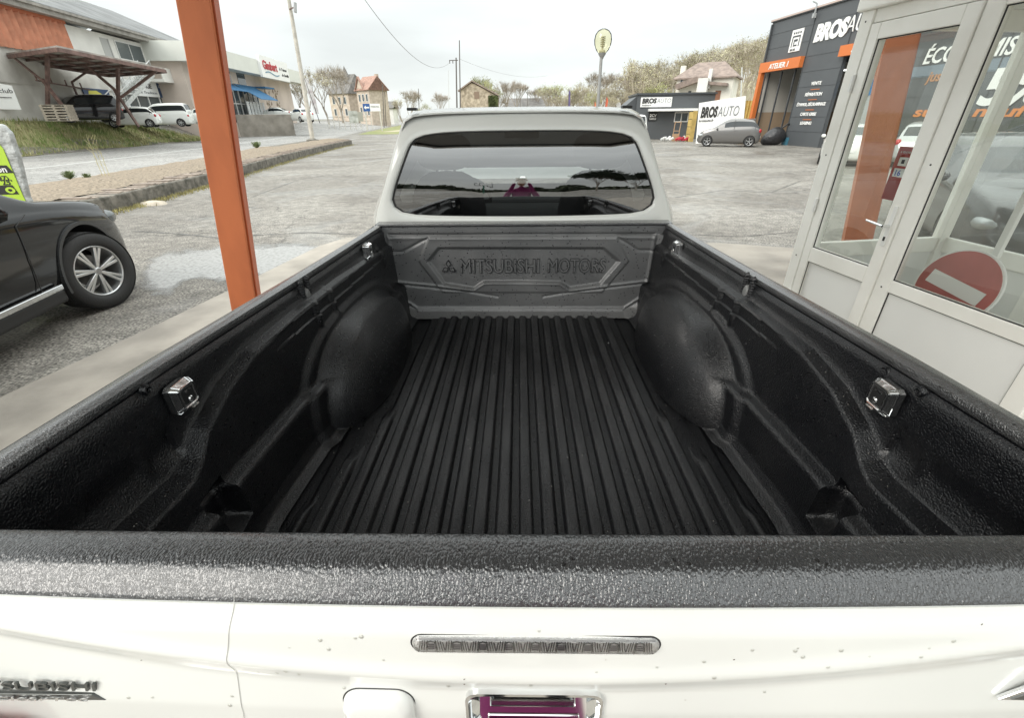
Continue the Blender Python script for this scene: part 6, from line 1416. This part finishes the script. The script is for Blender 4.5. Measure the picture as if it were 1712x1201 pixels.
for px, col_, lab, y, pt_, wd in ((951, (.13, .10, .22), 'tall purple feather flag among the green trees', 46, 147, 4.5), (1011, (.62, .13, .06), 'slanting orange red flag right of the globe lamp post', 38, 160, 4.5), (994, (.60, .20, .10), 'small orange and white flag left of the globe lamp post', 38, 168, 6)):
    p = at_y(px, 198, y); p.z = 0; t = thing('feather_flag', lab, 'flag', tuple(p)); b = MB(); q = at_y(px+(3 if px > 1000 else 0), pt_, y); b.tube(p, q, .03, .015, 6); b.build('mast', DARKP, t)
    b = MB(); b.prism([at_y(px-wd*.5, 196, y), at_y(px+wd*.4, 196, y), at_y(px+wd*.6+(3 if px > 1000 else 0), pt_+8, y), q], (0, .03, 0)); b.build('cloth', mat('flag cloth '+str(px), col_, .7, var=.15, vs=3), t)
# low distant white things over the cab roof
FD = out_frame((at_y(842, 196, 105).x, 105, 1.2), (at_y(925, 196, 105).x, 105)); house('low_hall', 'long low pale hall with grey roof beyond the cab roof', FD, 1.0, 9.5, 8, 2.2, 4.0, PL, SLATE, 1.5, [(1, 2, .8, 1.7), (4, 5, .8, 1.7), (7, 8, .8, 1.7)])
p = at_y(1046, 225, 38); place(van, 'white_van', 'white van whose roof shows above the right end of the cab', 'van', WHITE, p.x, 38, R(8), .02)

# ================================================================== RIGHT SIDE BUILDINGS
ANT = mat('anthracite cladding', (.085, .092, .098), .5, var=.06, vs=.6); ANTD = mat('anthracite trim', (.06, .065, .07), .45)
ORS = mat('orange fascia', (.60, .17, .045), .5)
# grey office
FO_ = out_frame((at_y(1057, 200, 42).x, 42), (at_y(1190, 200, 41.4).x, 41.4))
xL = fuz(FO_, 1060, 200)[0]; xR = fuz(FO_, 1189, 200)[0]; u_lo, u_hi = min(xL, xR), max(xL, xR)
off_ = thing('grey_office', 'low anthracite office with white lettered sign and yellow crates beside it', 'building', tuple(fpt(FO_, (u_lo+u_hi)/2, -3, 0)))
b = MB(); b.fbox(FO_, u_lo+.1, u_hi, -6, 0, -.2, 3.25); b.build('walls', ANT, off_)
b = MB(); b.fbox(FO_, u_lo, u_hi+.1, -6.1, .12, 3.25, 3.38); b.build('roof_edge', ANTD, off_)
pz = lambda F, a_, c_: (*fuz(F, *a_), *fuz(F, *c_))
u0, z0, u1, z1 = pz(FO_, (1070, 179), (1124, 162)); b = MB(); b.fbox(FO_, u0, u1, .01, .09, z0, z1); sg = b.build('sign_panel', WHI, off_)
text('BROS', FO_, u0+.12, z0+.28, (z1-z0)*.50, BT_, sg, 'sign_letters', n=.09, ext=.02, bold=.05, width=(u1-u0)*.46, shear=.1); text('AUTO', FO_, u0+(u1-u0)*.52, z0+.28, (z1-z0)*.50, mat('grey print', (.16, .17, .18), .5), sg, 'sign_letters', n=.09, ext=.02, bold=-.012, width=(u1-u0)*.45, shear=.1)
text('broisauto.fr', FO_, u0+.15, z0+.08, .12, BT_, sg, 'sign_letters', n=.09, ext=.02, width=(u1-u0)*.3)
u0, z0, u1, z1 = pz(FO_, (1083, 186), (1163, 181)); b = MB(); b.fbox(FO_, u0, u1, .02, .9, z0, z1); b.build('white_awning', WHI, off_)
u0, z0, u1, z1 = pz(FO_, (1126, 204), (1152, 187)); wall_window(FO_, off_, u0, u1, z0, z1, .0)
u0, z0, u1, z1 = pz(FO_, (1083, 202), (1099, 188)); b = MB(); b.fbox(FO_, u0, u1, .01, .08, z0, z1); sg = b.build('hanging_sign', BT_, off_); text('2CV', FO_, u0+.1, z0+(z1-z0)*.5, (z1-z0)*.34, WHI, sg, 'sign_letters', n=.085, ext=.02, width=(u1-u0)*.8, bold=.03); text('GARAGE', FO_, u0+.1, z0+.08, (z1-z0)*.25, WHI, sg, 'sign_letters', n=.085, ext=.02, width=(u1-u0)*.8)
u0, z0, u1, z1 = pz(FO_, (1058, 230), (1062, 160)); 
P = [fuz(FO_, *q) for q in ((1040, 178), (1066, 159))]; b = MB(); b.prism([fpt(FO_, P[0][0]-.8, -.2, 1.6), fpt(FO_, u_lo+.1, -.2, 3.2), fpt(FO_, u_lo+.1, -.2, 0), fpt(FO_, P[0][0]-.8, -.2, 0)], -FO_[2]*5); b.build('side_wing', ANTD, off_)
# yellow crate stacks / container
YEL = mat('yellow painted steel', (.50, .36, .12), .7, var=.15, vs=2)
def cage(lab, px0, px1, ptop, pbot, y, n):
    a_ = at_y(px0, pbot, y); c_ = at_y(px1, ptop, y); a_.z = 0; t = thing('yellow_crate_stack', lab, 'crates', (a_.x, y, 0), 'yellow crates by the grey office'); w = c_.x-a_.x; H_2 = c_.z
    for k in range(n):
        b = MB(); z = H_2*k/n; h = H_2/n
        for zz3 in (0, .5, .92): b.box((a_.x, y-.03, z+h*zz3), (a_.x+w, y+.03, z+h*zz3+.07))
        for j in range(5): b.box((a_.x+w*j/4-.03, y-.031, z), (a_.x+w*j/4+.03, y+.031, z+h*.97))
        b.box((a_.x, y+.05, z+.01), (a_.x+w, y+.9, z+h*.95)); b.build('crate', YEL, t)
cage('tall stack of yellow steel crates left of the white lettered panel', 1151, 1166, 186, 240, 37.5, 4)
FY = out_frame((at_y(1243, 200, 37).x, 37), (at_y(1264, 200, 36.6).x, 36.6)); b = MB()
ct = thing('yellow_container', 'yellow ribbed container between the white panel and the orange workshop post', 'container', tuple(fpt(FY, .5, -1, 0)))
b.grid(lambda k, z: tuple(fpt(FY, k*1.15/24-.1, .06*math.sin(k*math.pi/2), z)), range(25), [0, fuz(FY, 1250, 168)[1]]); b.fbox(FY, -.1, 1.05, -2.5, -.08, 0, fuz(FY, 1250, 168)[1]); b.build('ribbed_wall', YEL, ct)
# white lettered panel
pa_, pb_ = at_y(1165, 238, 34.8), at_y(1246, 238, 33.0); FP = out_frame((pa_.x, pa_.y), (pb_.x, pb_.y)); P = [fuz(FP, *q) for q in ((1163, 240), (1240, 236), (1247, 160), (1169, 172))]
wp = thing('white_sign_panel', 'large white panel lettered in black standing behind the grey hatchback', 'sign', tuple(fpt(FP, 1, 0, 0)))
b = MB(); b.prism([fpt(FP, u, 0, z) for u, z in P], -FP[2]*.12); sg = b.build('panel', WHI, wp)
u0, z0 = fuz(FP, 1171, 196); u1, z1 = fuz(FP, 1202, 176); uu = (u1-u0); slope = (fuz(FP, 1235, 190)[1]-z0)/(fuz(FP, 1235, 190)[0]-u0)
FPs = (FP[0], (FP[1]+Vector((0, 0, .04))).normalized(), FP[2])
text('BROS', FPs, u0, z0, .62, BT_, sg, 'sign_letters', n=.0, ext=.03, bold=.05, width=uu, shear=.1); text('AUTO', FPs, u1+.03, z0, .62, mat('grey print', (.16, .17, .18), .5), sg, 'sign_letters', n=.0, ext=.03, bold=-.01, width=fuz(FP, 1234, 190)[0]-u1, shear=.1); text('broisauto.fr', FPs, u0-.05, z0-.28, .16, BT_, sg, 'sign_letters', n=0, ext=.03, width=.95)
b = MB(); b.bar(fpt(FP, .4, -.15, 0), fpt(FP, .4, -1.0, 1.6), .06); b.bar(fpt(FP, 2.4, -.15, 1.6), fpt(FP, 2.4, -1.0, 0), .06); b.build('prop', ANTD, wp)
# gate bars
b = MB(); ga = at_y(1228, 215, 33.5); gb2 = at_y(1260, 213, 33.2)
for k in range(12): p = ga.lerp(gb2, k/11); b.bar((p.x, p.y, 0), (p.x, p.y, 1.55), .035)
b.bar((ga.x, ga.y, 1.5), (gb2.x, gb2.y, 1.5), .05); b.bar((ga.x, ga.y, .2), (gb2.x, gb2.y, .2), .05); tag(b.build('barred_gate', mat('grey gate steel', (.22, .21, .20), .6)), 'grey barred gate between the white panel and the workshop', 'gate')
# hand truck, red and white bits by the office
p = at_y(1128, 237, 38.5); t = thing('hand_trolley', 'upright tan hand trolley in front of the grey office', 'trolley', (p.x, p.y, 0)); b = MB()
for s in (-.22, .22): b.tube((p.x+s, p.y, 0), (p.x+s+.05, p.y, 1.35), .03, n=6)
for z in (.3, .7, 1.3): b.tube((p.x-.22, p.y, z), (p.x+.22, p.y, z), .025, n=6)
b.box((p.x-.25, p.y-.1, 0), (p.x+.25, p.y+.05, .5)); b.build('trolley_frame', mat('tan steel', (.42, .28, .17), .6), t)
for (px, w, h, col_, lab, nm) in ((1140, 1.0, .30, (.40, .03, .05), 'low red bundle lying left of the yellow crates', 'red_bundle'), (1112, .8, .35, (.6, .6, .58), 'white clutter on the ground near the office sign', 'white_bundle'), (1146, .7, .42, (.55, .55, .54), 'white bag behind the red bundle', 'white_bag')):
    p = at_y(px, 237, 37.9 if w != .7 else 38.6); b = MB(); rn3 = random.Random(px)
    for k in range(5): x = p.x-w/2+w*k/5; b.bar((x, p.y+rn3.uniform(-.1, .1), .1), (x+w*.4, p.y+rn3.uniform(-.2, .2), rn3.uniform(.1, h)), .16)
    tag(b.build(nm, mat(nm.replace('_', ' '), col_, .7, var=.2, vs=5), bevel=.04), lab, 'bundle')
# villa on the hill
FV = out_frame((at_y(1124, 190, 62).x, 62, 2.0), (at_y(1215, 190, 59).x, 59)); VW = mat('cream villa render', (.74, .72, .64), .9, var=.08, vs=.6)
vz = lambda px, py: fuz(FV, px, py)
uL, uR = vz(1124, 180)[0], vz(1216, 180)[0]; eav = vz(1170, 130)[1]; rid = vz(1170, 105)[1]
vt, vr = house('villa', 'cream villa with hipped brown tiled roof standing above the grey office', FV, 2.0, uR-uL, 5.0, eav, rid, VW, TILER, 2.0, [(.35, .75, 2.6, 3.6)])
b = MB(); u0, z0 = vz(1136, 112); b.fbox(FV, u0-.2, u0+.35, -2.2, -1.6, z0-1.2, z0+.25); b.build('chimney', VW, vr)
P = [vz(*q) for q in ((1132, 142), (1168, 128), (1190, 137), (1218, 139), (1218, 144), (1190, 142), (1168, 138), (1134, 150))]
b = MB(); b.prism([fpt(FV, u, 0.02, z) for u, z in P], FV[2]*1.1); b.build('porch_roof', TILER, vr)
for (x0, y0, x1, y1) in ((1148, 172, 1156, 152), (1163, 172, 1169, 152)):
    u0, z0 = vz(x0, y0); u1, z1 = vz(x1, y1); b = MB(); b.fbox(FV, u0, u1, .01, .05, z0, z1); b.build('window', DARKW, vt)
u0, z0 = vz(1193, 172); u1, z1 = vz(1206, 151); b = MB(); b.fbox(FV, u0, u1, .01, .05, z0, z1); b.build('garage_door', mat('brown door', (.26, .12, .07), .7), vt)
u0, z0 = vz(1165, 172); u1, z1 = vz(1188, 131); b = MB(); b.fbox(FV, u0, u1, .3, 1.5, z0-1, z1); b.build('white_bay', PL, vt)
u0, z0 = vz(1187, 131); b = MB(); b.fbox(FV, u0-.1, u0+.25, .3, .8, z0-1, z0+.9); b.build('white_chimney', PL, vr)

# workshop -------------------------------------------------------------------
FWk = out_frame((16.93, 35.52), (17.75, 28.47)); U = 26.
wk = thing('workshop', 'tall anthracite workshop with white lettering and orange door surrounds on the right', 'building', (20, 28, 0))
b = MB()
wl_ = [(-1.0, 3.2, 4.85, 7.1), (3.2, 6.5, 0, 7.1), (6.5, 9.9, 4.95, 7.1), (9.9, U, 0, 7.1)]
for u0, u1, z0, z1 in wl_: b.fbox(FWk, u0, u1, -.18, 0, z0, z1)
b.fbox(FWk, -1.0, -.82, -12, -.18, 0, 7.1); b.fbox(FWk, U-.2, U, -12, -.18, 0, 7.1); b.fbox(FWk, -.82, U-.2, -12, -11.8, 0, 7.1); b.build('cladding', ANT, wk)
b = MB()
for k in range(1, 9): b.fbox(FWk, -1.0, U, .001, .012, k*.8+.0, k*.8+.022) if k*.8 > 4.9 else [b.fbox(FWk, a_, c_, .001, .012, k*.8, k*.8+.022) for a_, c_ in ((3.2, 6.5), (9.9, U))]
b.build('cladding_joint', ANTD, wk)
b = MB(); 
for u in (3.2, 6.45, 9.9, 15.0): b.fbox(FWk, u, u+.05, .013, .03, 0 if u in (15.0,) else 0, 7.05)
b.fbox(FWk, -1.05, U, .0, .10, 7.1, 7.22); b.fbox(FWk, -.95, -.83, .0, .12, 4.9, 7.0); b.build('trim', ANTD, wk)
b = MB(); b.fbox(FWk, -1.05, U, -12, .0, 7.101, 7.2); b.build('roof', ROOFG, wk)
b = MB(); b.fbox(FWk, -1.04, U, .101, .13, 7.15, 7.24); b.build('roof_flashing', mat('pinkish flashing', (.5, .4, .36), .5), wk)
for u0, u1, z0, z1, word in ((-.95, 3.2, 4.28, 4.85, 'ATELIER 1'), (6.35, 9.9, 4.5, 5.0, 'ATELIER 2')):
    b = MB(); b.fbox(FWk, u0, u1, .005, .30, z0, z1); sg = b.build('orange_fascia', ORS, wk); text(word, FWk, u0+(1.1 if word[-1] == '1' else .9), z0+.13, .30, WHI, sg, 'sign_letters', n=.30, ext=.02, bold=.02, width=2.0, shear=.1)
    if word[-1] == '1': b = MB(); b.fbox(FWk, u0, u0+.30, .0, .28, 0, z0); b.build('orange_jamb', ORS, wk)
# interior bay seen through door 1 and blue doors of bay 2
INT = mat('workshop inner wall', (.55, .53, .48), .8); INB = mat('tan wall base', (.38, .28, .19), .8)
b = MB(); b.fbox(FWk, -.8, 10, -8.05, -8, 1.9, 4.9); b.fbox(FWk, -.8, -.75, -8, -.2, 1.9, 4.9); b.build('inner_wall', INT, wk)
b = MB(); b.fbox(FWk, -.8, 10, -8.05, -8, 0, 1.9); b.fbox(FWk, -.8, -.75, -8, -.2, 0, 1.9); b.build('wall_base', INB, wk)
b = MB(); b.fbox(FWk, -.8, 10, -8, -7.9, 3.1, 3.5); b.build('blue_beam', mat('teal beam', (.05, .16, .22), .5), wk)
for k, (u, z) in enumerate(((.3, 4.3), (2.2, 4.3), (1.2, 3.0), (3.5, 4.3))):
    b = MB(); b.fbox(FWk, u, u+1.3, -5-.3*k, -4.9-.3*k, z, z+.09); b.build('strip_light', mat('lit tube', (.9, .95, .9), .5, emit=2.2), wk)
b = MB()
for u in (-.62, .75, 2.1, 3.1): b.fbox(FWk, u, u+.08, -.35, -.27, 0, 4.25)
b.build('door_mullion', ANTD, wk)
b = MB(); b.fbox(FWk, 6.65, 9.9, -.40, -.32, 0, 4.6); bd = b.build('shutter_door', mat('pale shutter door', (.40, .41, .41), .5), wk)
b = MB(); b.fbox(FWk, 6.7, 9.8, -.319, -.28, 2.6, 3.3); b.fbox(FWk, 6.7, 9.8, -.318, -.28, 4.0, 4.2); b.build('blue_panel', mat('strong blue', (.03, .17, .38), .5), bd)
b = MB(); b.fbox(FWk, 7.0, 8.2, -.279, -.26, 2.85, 3.05); b.build('white_mark', WHI, bd)
# lettering
text('BROS', FWk, 3.62, 5.52, .80, WHI, wk, 'wall_letters', n=.013, ext=.04, bold=.055, width=2.55, shear=.12); text('AUTO', FWk, 6.1, 5.58, .80, WHI, wk, 'wall_letters', n=.032, ext=.04, bold=-.010, width=2.5, shear=.12)
for s_, z, w in (('VENTE', 3.28, .85), ('RÉPARATION', 2.72, 1.45), ('ÉTHANOL, DÉCALAMINAGE', 2.20, 2.5), ('CARTE GRISE', 1.68, 1.4), ('LEASING', 1.20, 1.0)):
    text(s_, FWk, 4.85-w/2, z, .17, WHI, wk, 'wall_letters', n=.013, ext=.02, bold=.03, width=w, shear=.1)
b = MB()
for z in (3.03, 2.50, 1.97, 1.45): b.fbox(FWk, 4.5, 5.25, .013, .03, z, z+.035)
b.build('orange_rule', ORS, wk)
b = MB(); b.fbox(FWk, 1.45, 2.5, .013, .05, 5.2, 6.35); lg = b.build('logo_plate', WHI, wk)
b = MB()
for k in range(4): b.fbox(FWk, 1.62+k*.2, 1.74+k*.2, .051, .06, 6.12, 6.22)
b.fbox(FWk, 1.60, 2.35, .051, .06, 5.95, 6.03); b.fbox(FWk, 1.60, 1.68, .051, .06, 5.45, 5.95); b.fbox(FWk, 2.27, 2.35, .051, .06, 5.45, 5.95); b.fbox(FWk, 1.8, 2.15, .051, .06, 5.72, 5.84); b.fbox(FWk, 1.8, 2.15, .051, .06, 5.48, 5.56); b.fbox(FWk, 1.8, 1.88, .051, .06, 5.58, 5.72)
b.build('logo_mark', ANTD, lg); text('BROIS', FWk, 1.6, 5.25, .12, BT_, lg, 'logo_letters', n=.05, ext=.01, width=.5, bold=.02)
# banner texts behind the kiosk
text('ÉCONOMISEZ', FWk, 11.6, 3.70, .60, WHI, wk, 'wall_letters', n=.031, ext=.03, bold=.015, width=4.7, shear=.15)
ORL = mat('orange lettering', (.62, .22, .06), .5); ORK = mat('dusky orange lettering', (.45, .22, .10), .5)
text("jusqu'à", FWk, 12.05, 3.0, .40, ORK, wk, 'wall_letters', n=.013, ext=.02, bold=.02, width=1.6, shear=.2)
text('-15%', FWk, 13.1, 2.05, 1.25, WHI, wk, 'wall_letters', n=.031, ext=.03, bold=.03, width=4.2, shear=.12)
text('sur le neuf', FWk, 12.05, 1.62, .40, ORL, wk, 'wall_letters', n=.013, ext=.02, bold=.03, width=4.8, shear=.15)
b = MB(); b.fbox(FWk, 11.0, 17.2, .001, .012, 3.18, 3.62); b.build('light_band', mat('blue grey band', (.17, .21, .25), .5), wk)
# wall lamp on the roofline, small white unit on the corner
p = fpt(FWk, 3.35, .2, 6.9); t = MB(); t.bar(p, p+Vector((0, 0, .45)), .06); t.bar(p+Vector((0, 0, .45)), p+FWk[2]*.3+Vector((0, 0, .55)), .05); t.bar(p-Vector((0, 0, .22)), p, .16); t.build('wall_lamp', mat('grey lamp casing', (.42, .43, .43), .4, metal=.3), wk)
# covered machine in the doorway
p = at_y(1290, 243, 32.2); t = thing('covered_machine', 'black covered machine with a bent handle standing in the workshop doorway', 'machine', (p.x, p.y, 0)); b = MB()
b.grid(lambda u, v: (p.x+.75*math.cos(v)*math.cos(u)*(1-.3*math.sin(v)), p.y+.5*math.cos(v)*math.sin(u), .50+.55*math.sin(v)+.12*math.cos(u)*math.cos(v)), list(np.linspace(0, 6.283, 15)), list(np.linspace(-1.2, 1.57, 9))); b.build('cover', mat('black tarpaulin', (.03, .03, .032), .35, bump=.8, bs=4, bd=.08), t, smooth=60)
b = MB(); b.tube((p.x+.3, p.y, .9), (p.x+.75, p.y, 1.25), .05); b.tube((p.x+.75, p.y, 1.25), (p.x+1.05, p.y, 1.0), .04); b.build('handle', BLACKPL, t)
b = MB(); b.box((p.x+.7, p.y-.3, 0), (p.x+1.1, p.y+.2, .45)); b.build('teal_box', mat('teal beam', (.05, .16, .22), .5), t)
# grey hatchback in front
k0 = at_y(1165, 243, 32.0); k1 = at_y(1266, 246, 30.6); mid = (k0+k1)/2
place(hatch, 'parked_hatchback', 'grey metallic hatchback parked side-on before the white lettered panel', 'car', SILVER, mid.x, mid.y, math.atan2(k0.y-k1.y, k0.x-k1.x)-math.pi/2, 0., detail=1, spokes=5).scale = (1, 1, 1.05)
# tar seams and worn streaks across the lot
TAR = mat('dark tar seam', (.035, .033, .03), .35, col2=(.12, .11, .10), vs=9, detail=8)
def seam(pts, w, seed=1):
    rs_ = random.Random(seed); P = []
    for (a_, c_) in zip(pts[:-1], pts[1:]):
        for k in range(12): f = k/12; P.append(on_z(lerp(a_[0], c_[0], f), lerp(a_[1], c_[1], f)))
    V = []; ph = rs_.random()*6
    for k, p_ in enumerate(P):
        d_ = (P[min(k+1, len(P)-1)]-P[max(0, k-1)]).normalized(); n3 = Vector((-d_.y, d_.x, 0)); ww = w*(.35+.65*abs(math.sin(k*.9+ph)))*rs_.uniform(.5, 1.3); c3 = p_+n3*rs_.gauss(0, w*.4)
        V += [tuple(c3-n3*ww+Vector((0, 0, .004))), tuple(c3+n3*ww+Vector((0, 0, .004)))]
    b = MB(); b.add(V, [(2*i, 2*i+2, 2*i+3, 2*i+1) for i in range(len(P)-1)]); tag(b.build('tar_seam', TAR), kind='structure')
seam([(226, 387), (300, 391), (365, 398), (430, 393), (520, 389), (610, 393)], .028, 3)
seam([(1128, 262), (1200, 256), (1290, 262), (1372, 258)], .035, 4); seam([(1130, 330), (1210, 318), (1290, 322), (1345, 300)], .022, 5); seam([(1150, 392), (1240, 396), (1330, 388)], .016, 6); seam([(420, 330), (500, 300), (600, 286)], .02, 7)
# cars behind the kiosk
q = at_y(1556, 230, 18.6); place(estate, 'silver_estate_car', 'silver estate car seen through the kiosk door glass, before the white lettering', 'car', mat('mid silver paint', (.42, .43, .42), .3, metal=.4, coat=.4), q.x, q.y, R(-42), 0.)
q2 = on_z(1585, 392, .33); place(estate, 'grey_estate_car', 'grey car standing close behind the kiosk, above the no entry disc', 'car', mat('dark silver paint', (.10, .10, .10), .25, metal=.3, coat=.5), q2.x+1.34, q2.y+.87, R(153), 0.)
q = at_y(1414, 250, 20); place(sedan, 'white_saloon_car', 'white car whose tail shows left of the kiosk corner post', 'car', WHITE, q.x, q.y, R(-32), 0.)

# ================================================================== BEHIND THE CAMERA (seen mirrored in the rear window)
tree('cedar', 'cedar_tree', 'broad dark cedar tree mirrored in the right of the rear window', 17, -52, 1.5, .3)
tree('cedar', 'cedar_tree', 'second dark cedar mirrored beside the broad one', 27, -55, 1.2, 2.1)
t = thing('billboard_frame', 'empty billboard frame on a green post mirrored in the rear window', 'billboard', (-9, -56, 0)); b = MB()
b.bar((-9, -56, -.2), (-9, -56, 3.6), .35); b.build('post', mat('green post', (.03, .12, .08), .6), t); b = MB()
for a_, c_ in (((-11, -56, 3.6), (-7, -56, 3.6)), ((-11, -56, 5.2), (-7, -56, 5.2)), ((-11, -56, 3.6), (-11, -56, 5.2)), ((-7, -56, 3.6), (-7, -56, 5.2)), ((-9.9, -56, 3.6), (-9.9, -56, 5.2))): b.bar(a_, c_, .16)
b.build('frame', BLACKPL, t)
hd = MB(); rn4 = random.Random(12)
for k in range(5200):
    x = rn4.uniform(-90, 110); y = -100+rn4.gauss(0, 5); h = 2.6+1.4*math.sin(x*.11)+.9*math.sin(x*.37)+rn4.random()*.8; c_ = Vector((x, y, gz(x, y)+rn4.random()*h)); a = Vector((rn4.gauss(0, 1), rn4.gauss(0, 1), rn4.gauss(0, 1))).normalized()*.9; b2 = a.orthogonal(); hd.add([c_+a, c_+b2, c_-a, c_-b2], [(0, 1, 2, 3)])
tag(hd.build('far_hedge', mat('dark hedge', (.045, .055, .03), .9, var=.3, vs=.1), fixn=False), 'dark hedge line far behind the tailgate, mirrored in the rear window', 'hedge', kind='stuff')

# ================================================================== THE PHOTOGRAPHER (mirrored in the rear window and the chrome)
COAT = mat('burgundy purple coat', (.30, .035, .17), .75, bump=.5, bs=30); SKIN = mat('skin', (.45, .27, .20), .5); TROUS = mat('dark trousers', (.03, .03, .035), .8); HAIR = mat('dark hair', (.03, .02, .015), .6)
def skin(name, pts, edges, m, parent, root=0, sub=2):
    me = bpy.data.meshes.new(name); me.from_pydata([p[:3] for p in pts], edges, []); me.update(); me.materials.append(m); o = bpy.data.objects.new(name, me); COL.objects.link(o)
    o.modifiers.new('k', 'SKIN'); sv = me.skin_vertices[0].data if me.skin_vertices else None
    if sv is None:
        bm = bmesh.new(); bm.from_mesh(me); bm.verts.layers.skin.verify(); bm.to_mesh(me); bm.free(); sv = me.skin_vertices[0].data
    for i, p in enumerate(pts): sv[i].radius = (p[3], p[4] if len(p) > 4 else p[3]); sv[i].use_root = (i == root)
    s_ = o.modifiers.new('s', 'SUBSURF'); s_.levels = s_.render_levels = sub
    dg = bpy.context.evaluated_depsgraph_get(); m2 = bpy.data.meshes.new_from_object(o.evaluated_get(dg)); bpy.data.objects.remove(o); o = bpy.data.objects.new(name, m2); COL.objects.link(o)
    for p_ in m2.polygons: p_.use_smooth = True
    if not m2.materials: m2.materials.append(m)
    return attach(o, parent)
PY = -.90
per = thing('person', 'person in a burgundy coat standing behind the tailgate holding up a phone', 'person', (0, PY, .10))
P = [(0, PY, .98, .17, .13), (0, PY-.01, 1.15, .15, .11), (0, PY, 1.32, .17, .12), (0, PY+.01, 1.44, .14, .10), (0, PY+.03, 1.52, .055), (0, PY+.05, 1.58, .055),
     (-.17, PY, 1.44, .065), (-.26, PY+.08, 1.24, .05), (-.17, PY+.32, 1.42, .042), (-.115, PY+.46, 1.66, .030),
     (.17, PY, 1.44, .065), (.26, PY+.08, 1.24, .05), (.17, PY+.32, 1.42, .042), (.115, PY+.46, 1.66, .030),
     (-.10, PY, .86, .095), (-.11, PY+.02, .54, .065), (-.12, PY, .19, .045), (-.12, PY+.14, .135, .04, .03),
     (.10, PY, .86, .095), (.11, PY+.02, .54, .065), (.12, PY, .19, .045), (.12, PY+.14, .135, .04, .03), (0, PY, .64, .19, .14)]
E_ = [(0, 22), (0, 1), (1, 2), (2, 3), (3, 4), (4, 5), (3, 6), (6, 7), (7, 8), (8, 9), (3, 10), (10, 11), (11, 12), (12, 13), (0, 14), (14, 15), (15, 16), (16, 17), (0, 18), (18, 19), (19, 20), (20, 21)]
body = skin('body', P, E_, COAT, per); body.data.materials.append(TROUS)
for p_ in body.data.polygons:
    if p_.center.z < .60: p_.material_index = 1
b = MB(); hc = Vector((0, PY+.07, 1.69))
def headf(u, v):
    cx_, sx2, cv, sv = math.cos(u), math.sin(u), math.cos(v), math.sin(v); x = .075*cv*cx_; y = .095*cv*sx2; z = .118*sv
    if y > 0: y *= .95; 
    if z < -.05: x *= .85; y *= .95
    nose = .026*math.exp(-((x/.014)**2+((z+.008)/.022)**2)) if y > 0 else 0
    eye = -.008*(math.exp(-(((x-.03)/.014)**2+((z-.012)/.011)**2))+math.exp(-(((x+.03)/.014)**2+((z-.012)/.011)**2))) if y > 0 else 0
    lip = .006*math.exp(-((x/.022)**2+((z+.045)/.008)**2)) if y > 0 else 0
    return (hc.x+x, hc.y+y+nose+eye+lip, hc.z+z)
b.grid(headf, list(np.linspace(0, 2*math.pi, 49)), list(np.linspace(-math.pi/2, math.pi/2, 37)))
for s in (-1, 1): b.lathe([(0, 0), (.012, .004), (.016, .012), (.013, .018), (.004, .016)], 12, lambda r, t, h: (hc.x+s*(.070+h), hc.y-.005+r*.8*math.cos(t), hc.z-.005+r*1.6*math.sin(t)))
hdm = b.build('head', SKIN, per, smooth=80)
b = MB(); b.grid(lambda u, v: (hc.x+.084*math.cos(v)*math.cos(u), hc.y-.012+.098*math.cos(v)*math.sin(u), hc.z+.018+.118*math.sin(v)), list(np.linspace(math.pi*.93, math.pi*2.07, 25)), list(np.linspace(-.75, math.pi/2, 16)))
b.grid(lambda u, v: (hc.x+.084*math.cos(v)*math.cos(u), hc.y-.012+.1*math.cos(v)*math.sin(u), hc.z+.018+.118*math.sin(v)), list(np.linspace(.07*math.pi, .93*math.pi, 20)), list(np.linspace(.55, math.pi/2, 8))); b.build('hair', HAIR, per, smooth=60)
for s in (-1, 1):   # hands: palm and five fingers closed round the phone edge
    wx, wy, wz = s*.112, PY+.475, 1.685
    hd_ = [(wx, wy, wz, .024, .018), (wx-s*.012, wy+.010, wz+.045, .034, .014), (wx-s*.016, wy+.012, wz+.075, .030, .012)]
    ed = [(0, 1), (1, 2)]
    for k, ln in enumerate((.042, .050, .047, .036)):
        z0 = wz+.028+k*.020; i0 = len(hd_); hd_ += [(wx-s*.002, wy+.020, z0, .0095), (wx-s*.004, wy+.020+ln*.5, z0+.006, .0088), (wx-s*.020, wy+.022+ln*.62, z0+.008, .0078), (wx-s*.034, wy+.018+ln*.60, z0+.008, .0066)]; ed += [(1 if k < 2 else 2, i0), (i0, i0+1), (i0+1, i0+2), (i0+2, i0+3)]
    i0 = len(hd_); hd_ += [(wx-s*.030, wy+.004, wz+.030, .0115), (wx-s*.050, wy+.006, wz+.052, .010), (wx-s*.062, wy+.012, wz+.070, .0085)]; ed += [(0, i0), (i0, i0+1), (i0+1, i0+2)]
    skin('hand', hd_, ed, SKIN, per, sub=1)
ph = thing('phone', 'black phone held up level in both hands of the person in burgundy', 'phone', (0, -.40, 1.77))
b = MB(); b.box((-.080, -.4075, 1.728), (.078, -.3995, 1.803)); b.build('phone_body', mat('black phone', (.01, .01, .011), .15), ph, bevel=.003)
b = MB(); b.box((-.066, -.3993, 1.752), (-.040, -.3975, 1.795)); b.build('lens_block', mat('dark lens', (.02, .02, .025), .05), ph, bevel=.002)
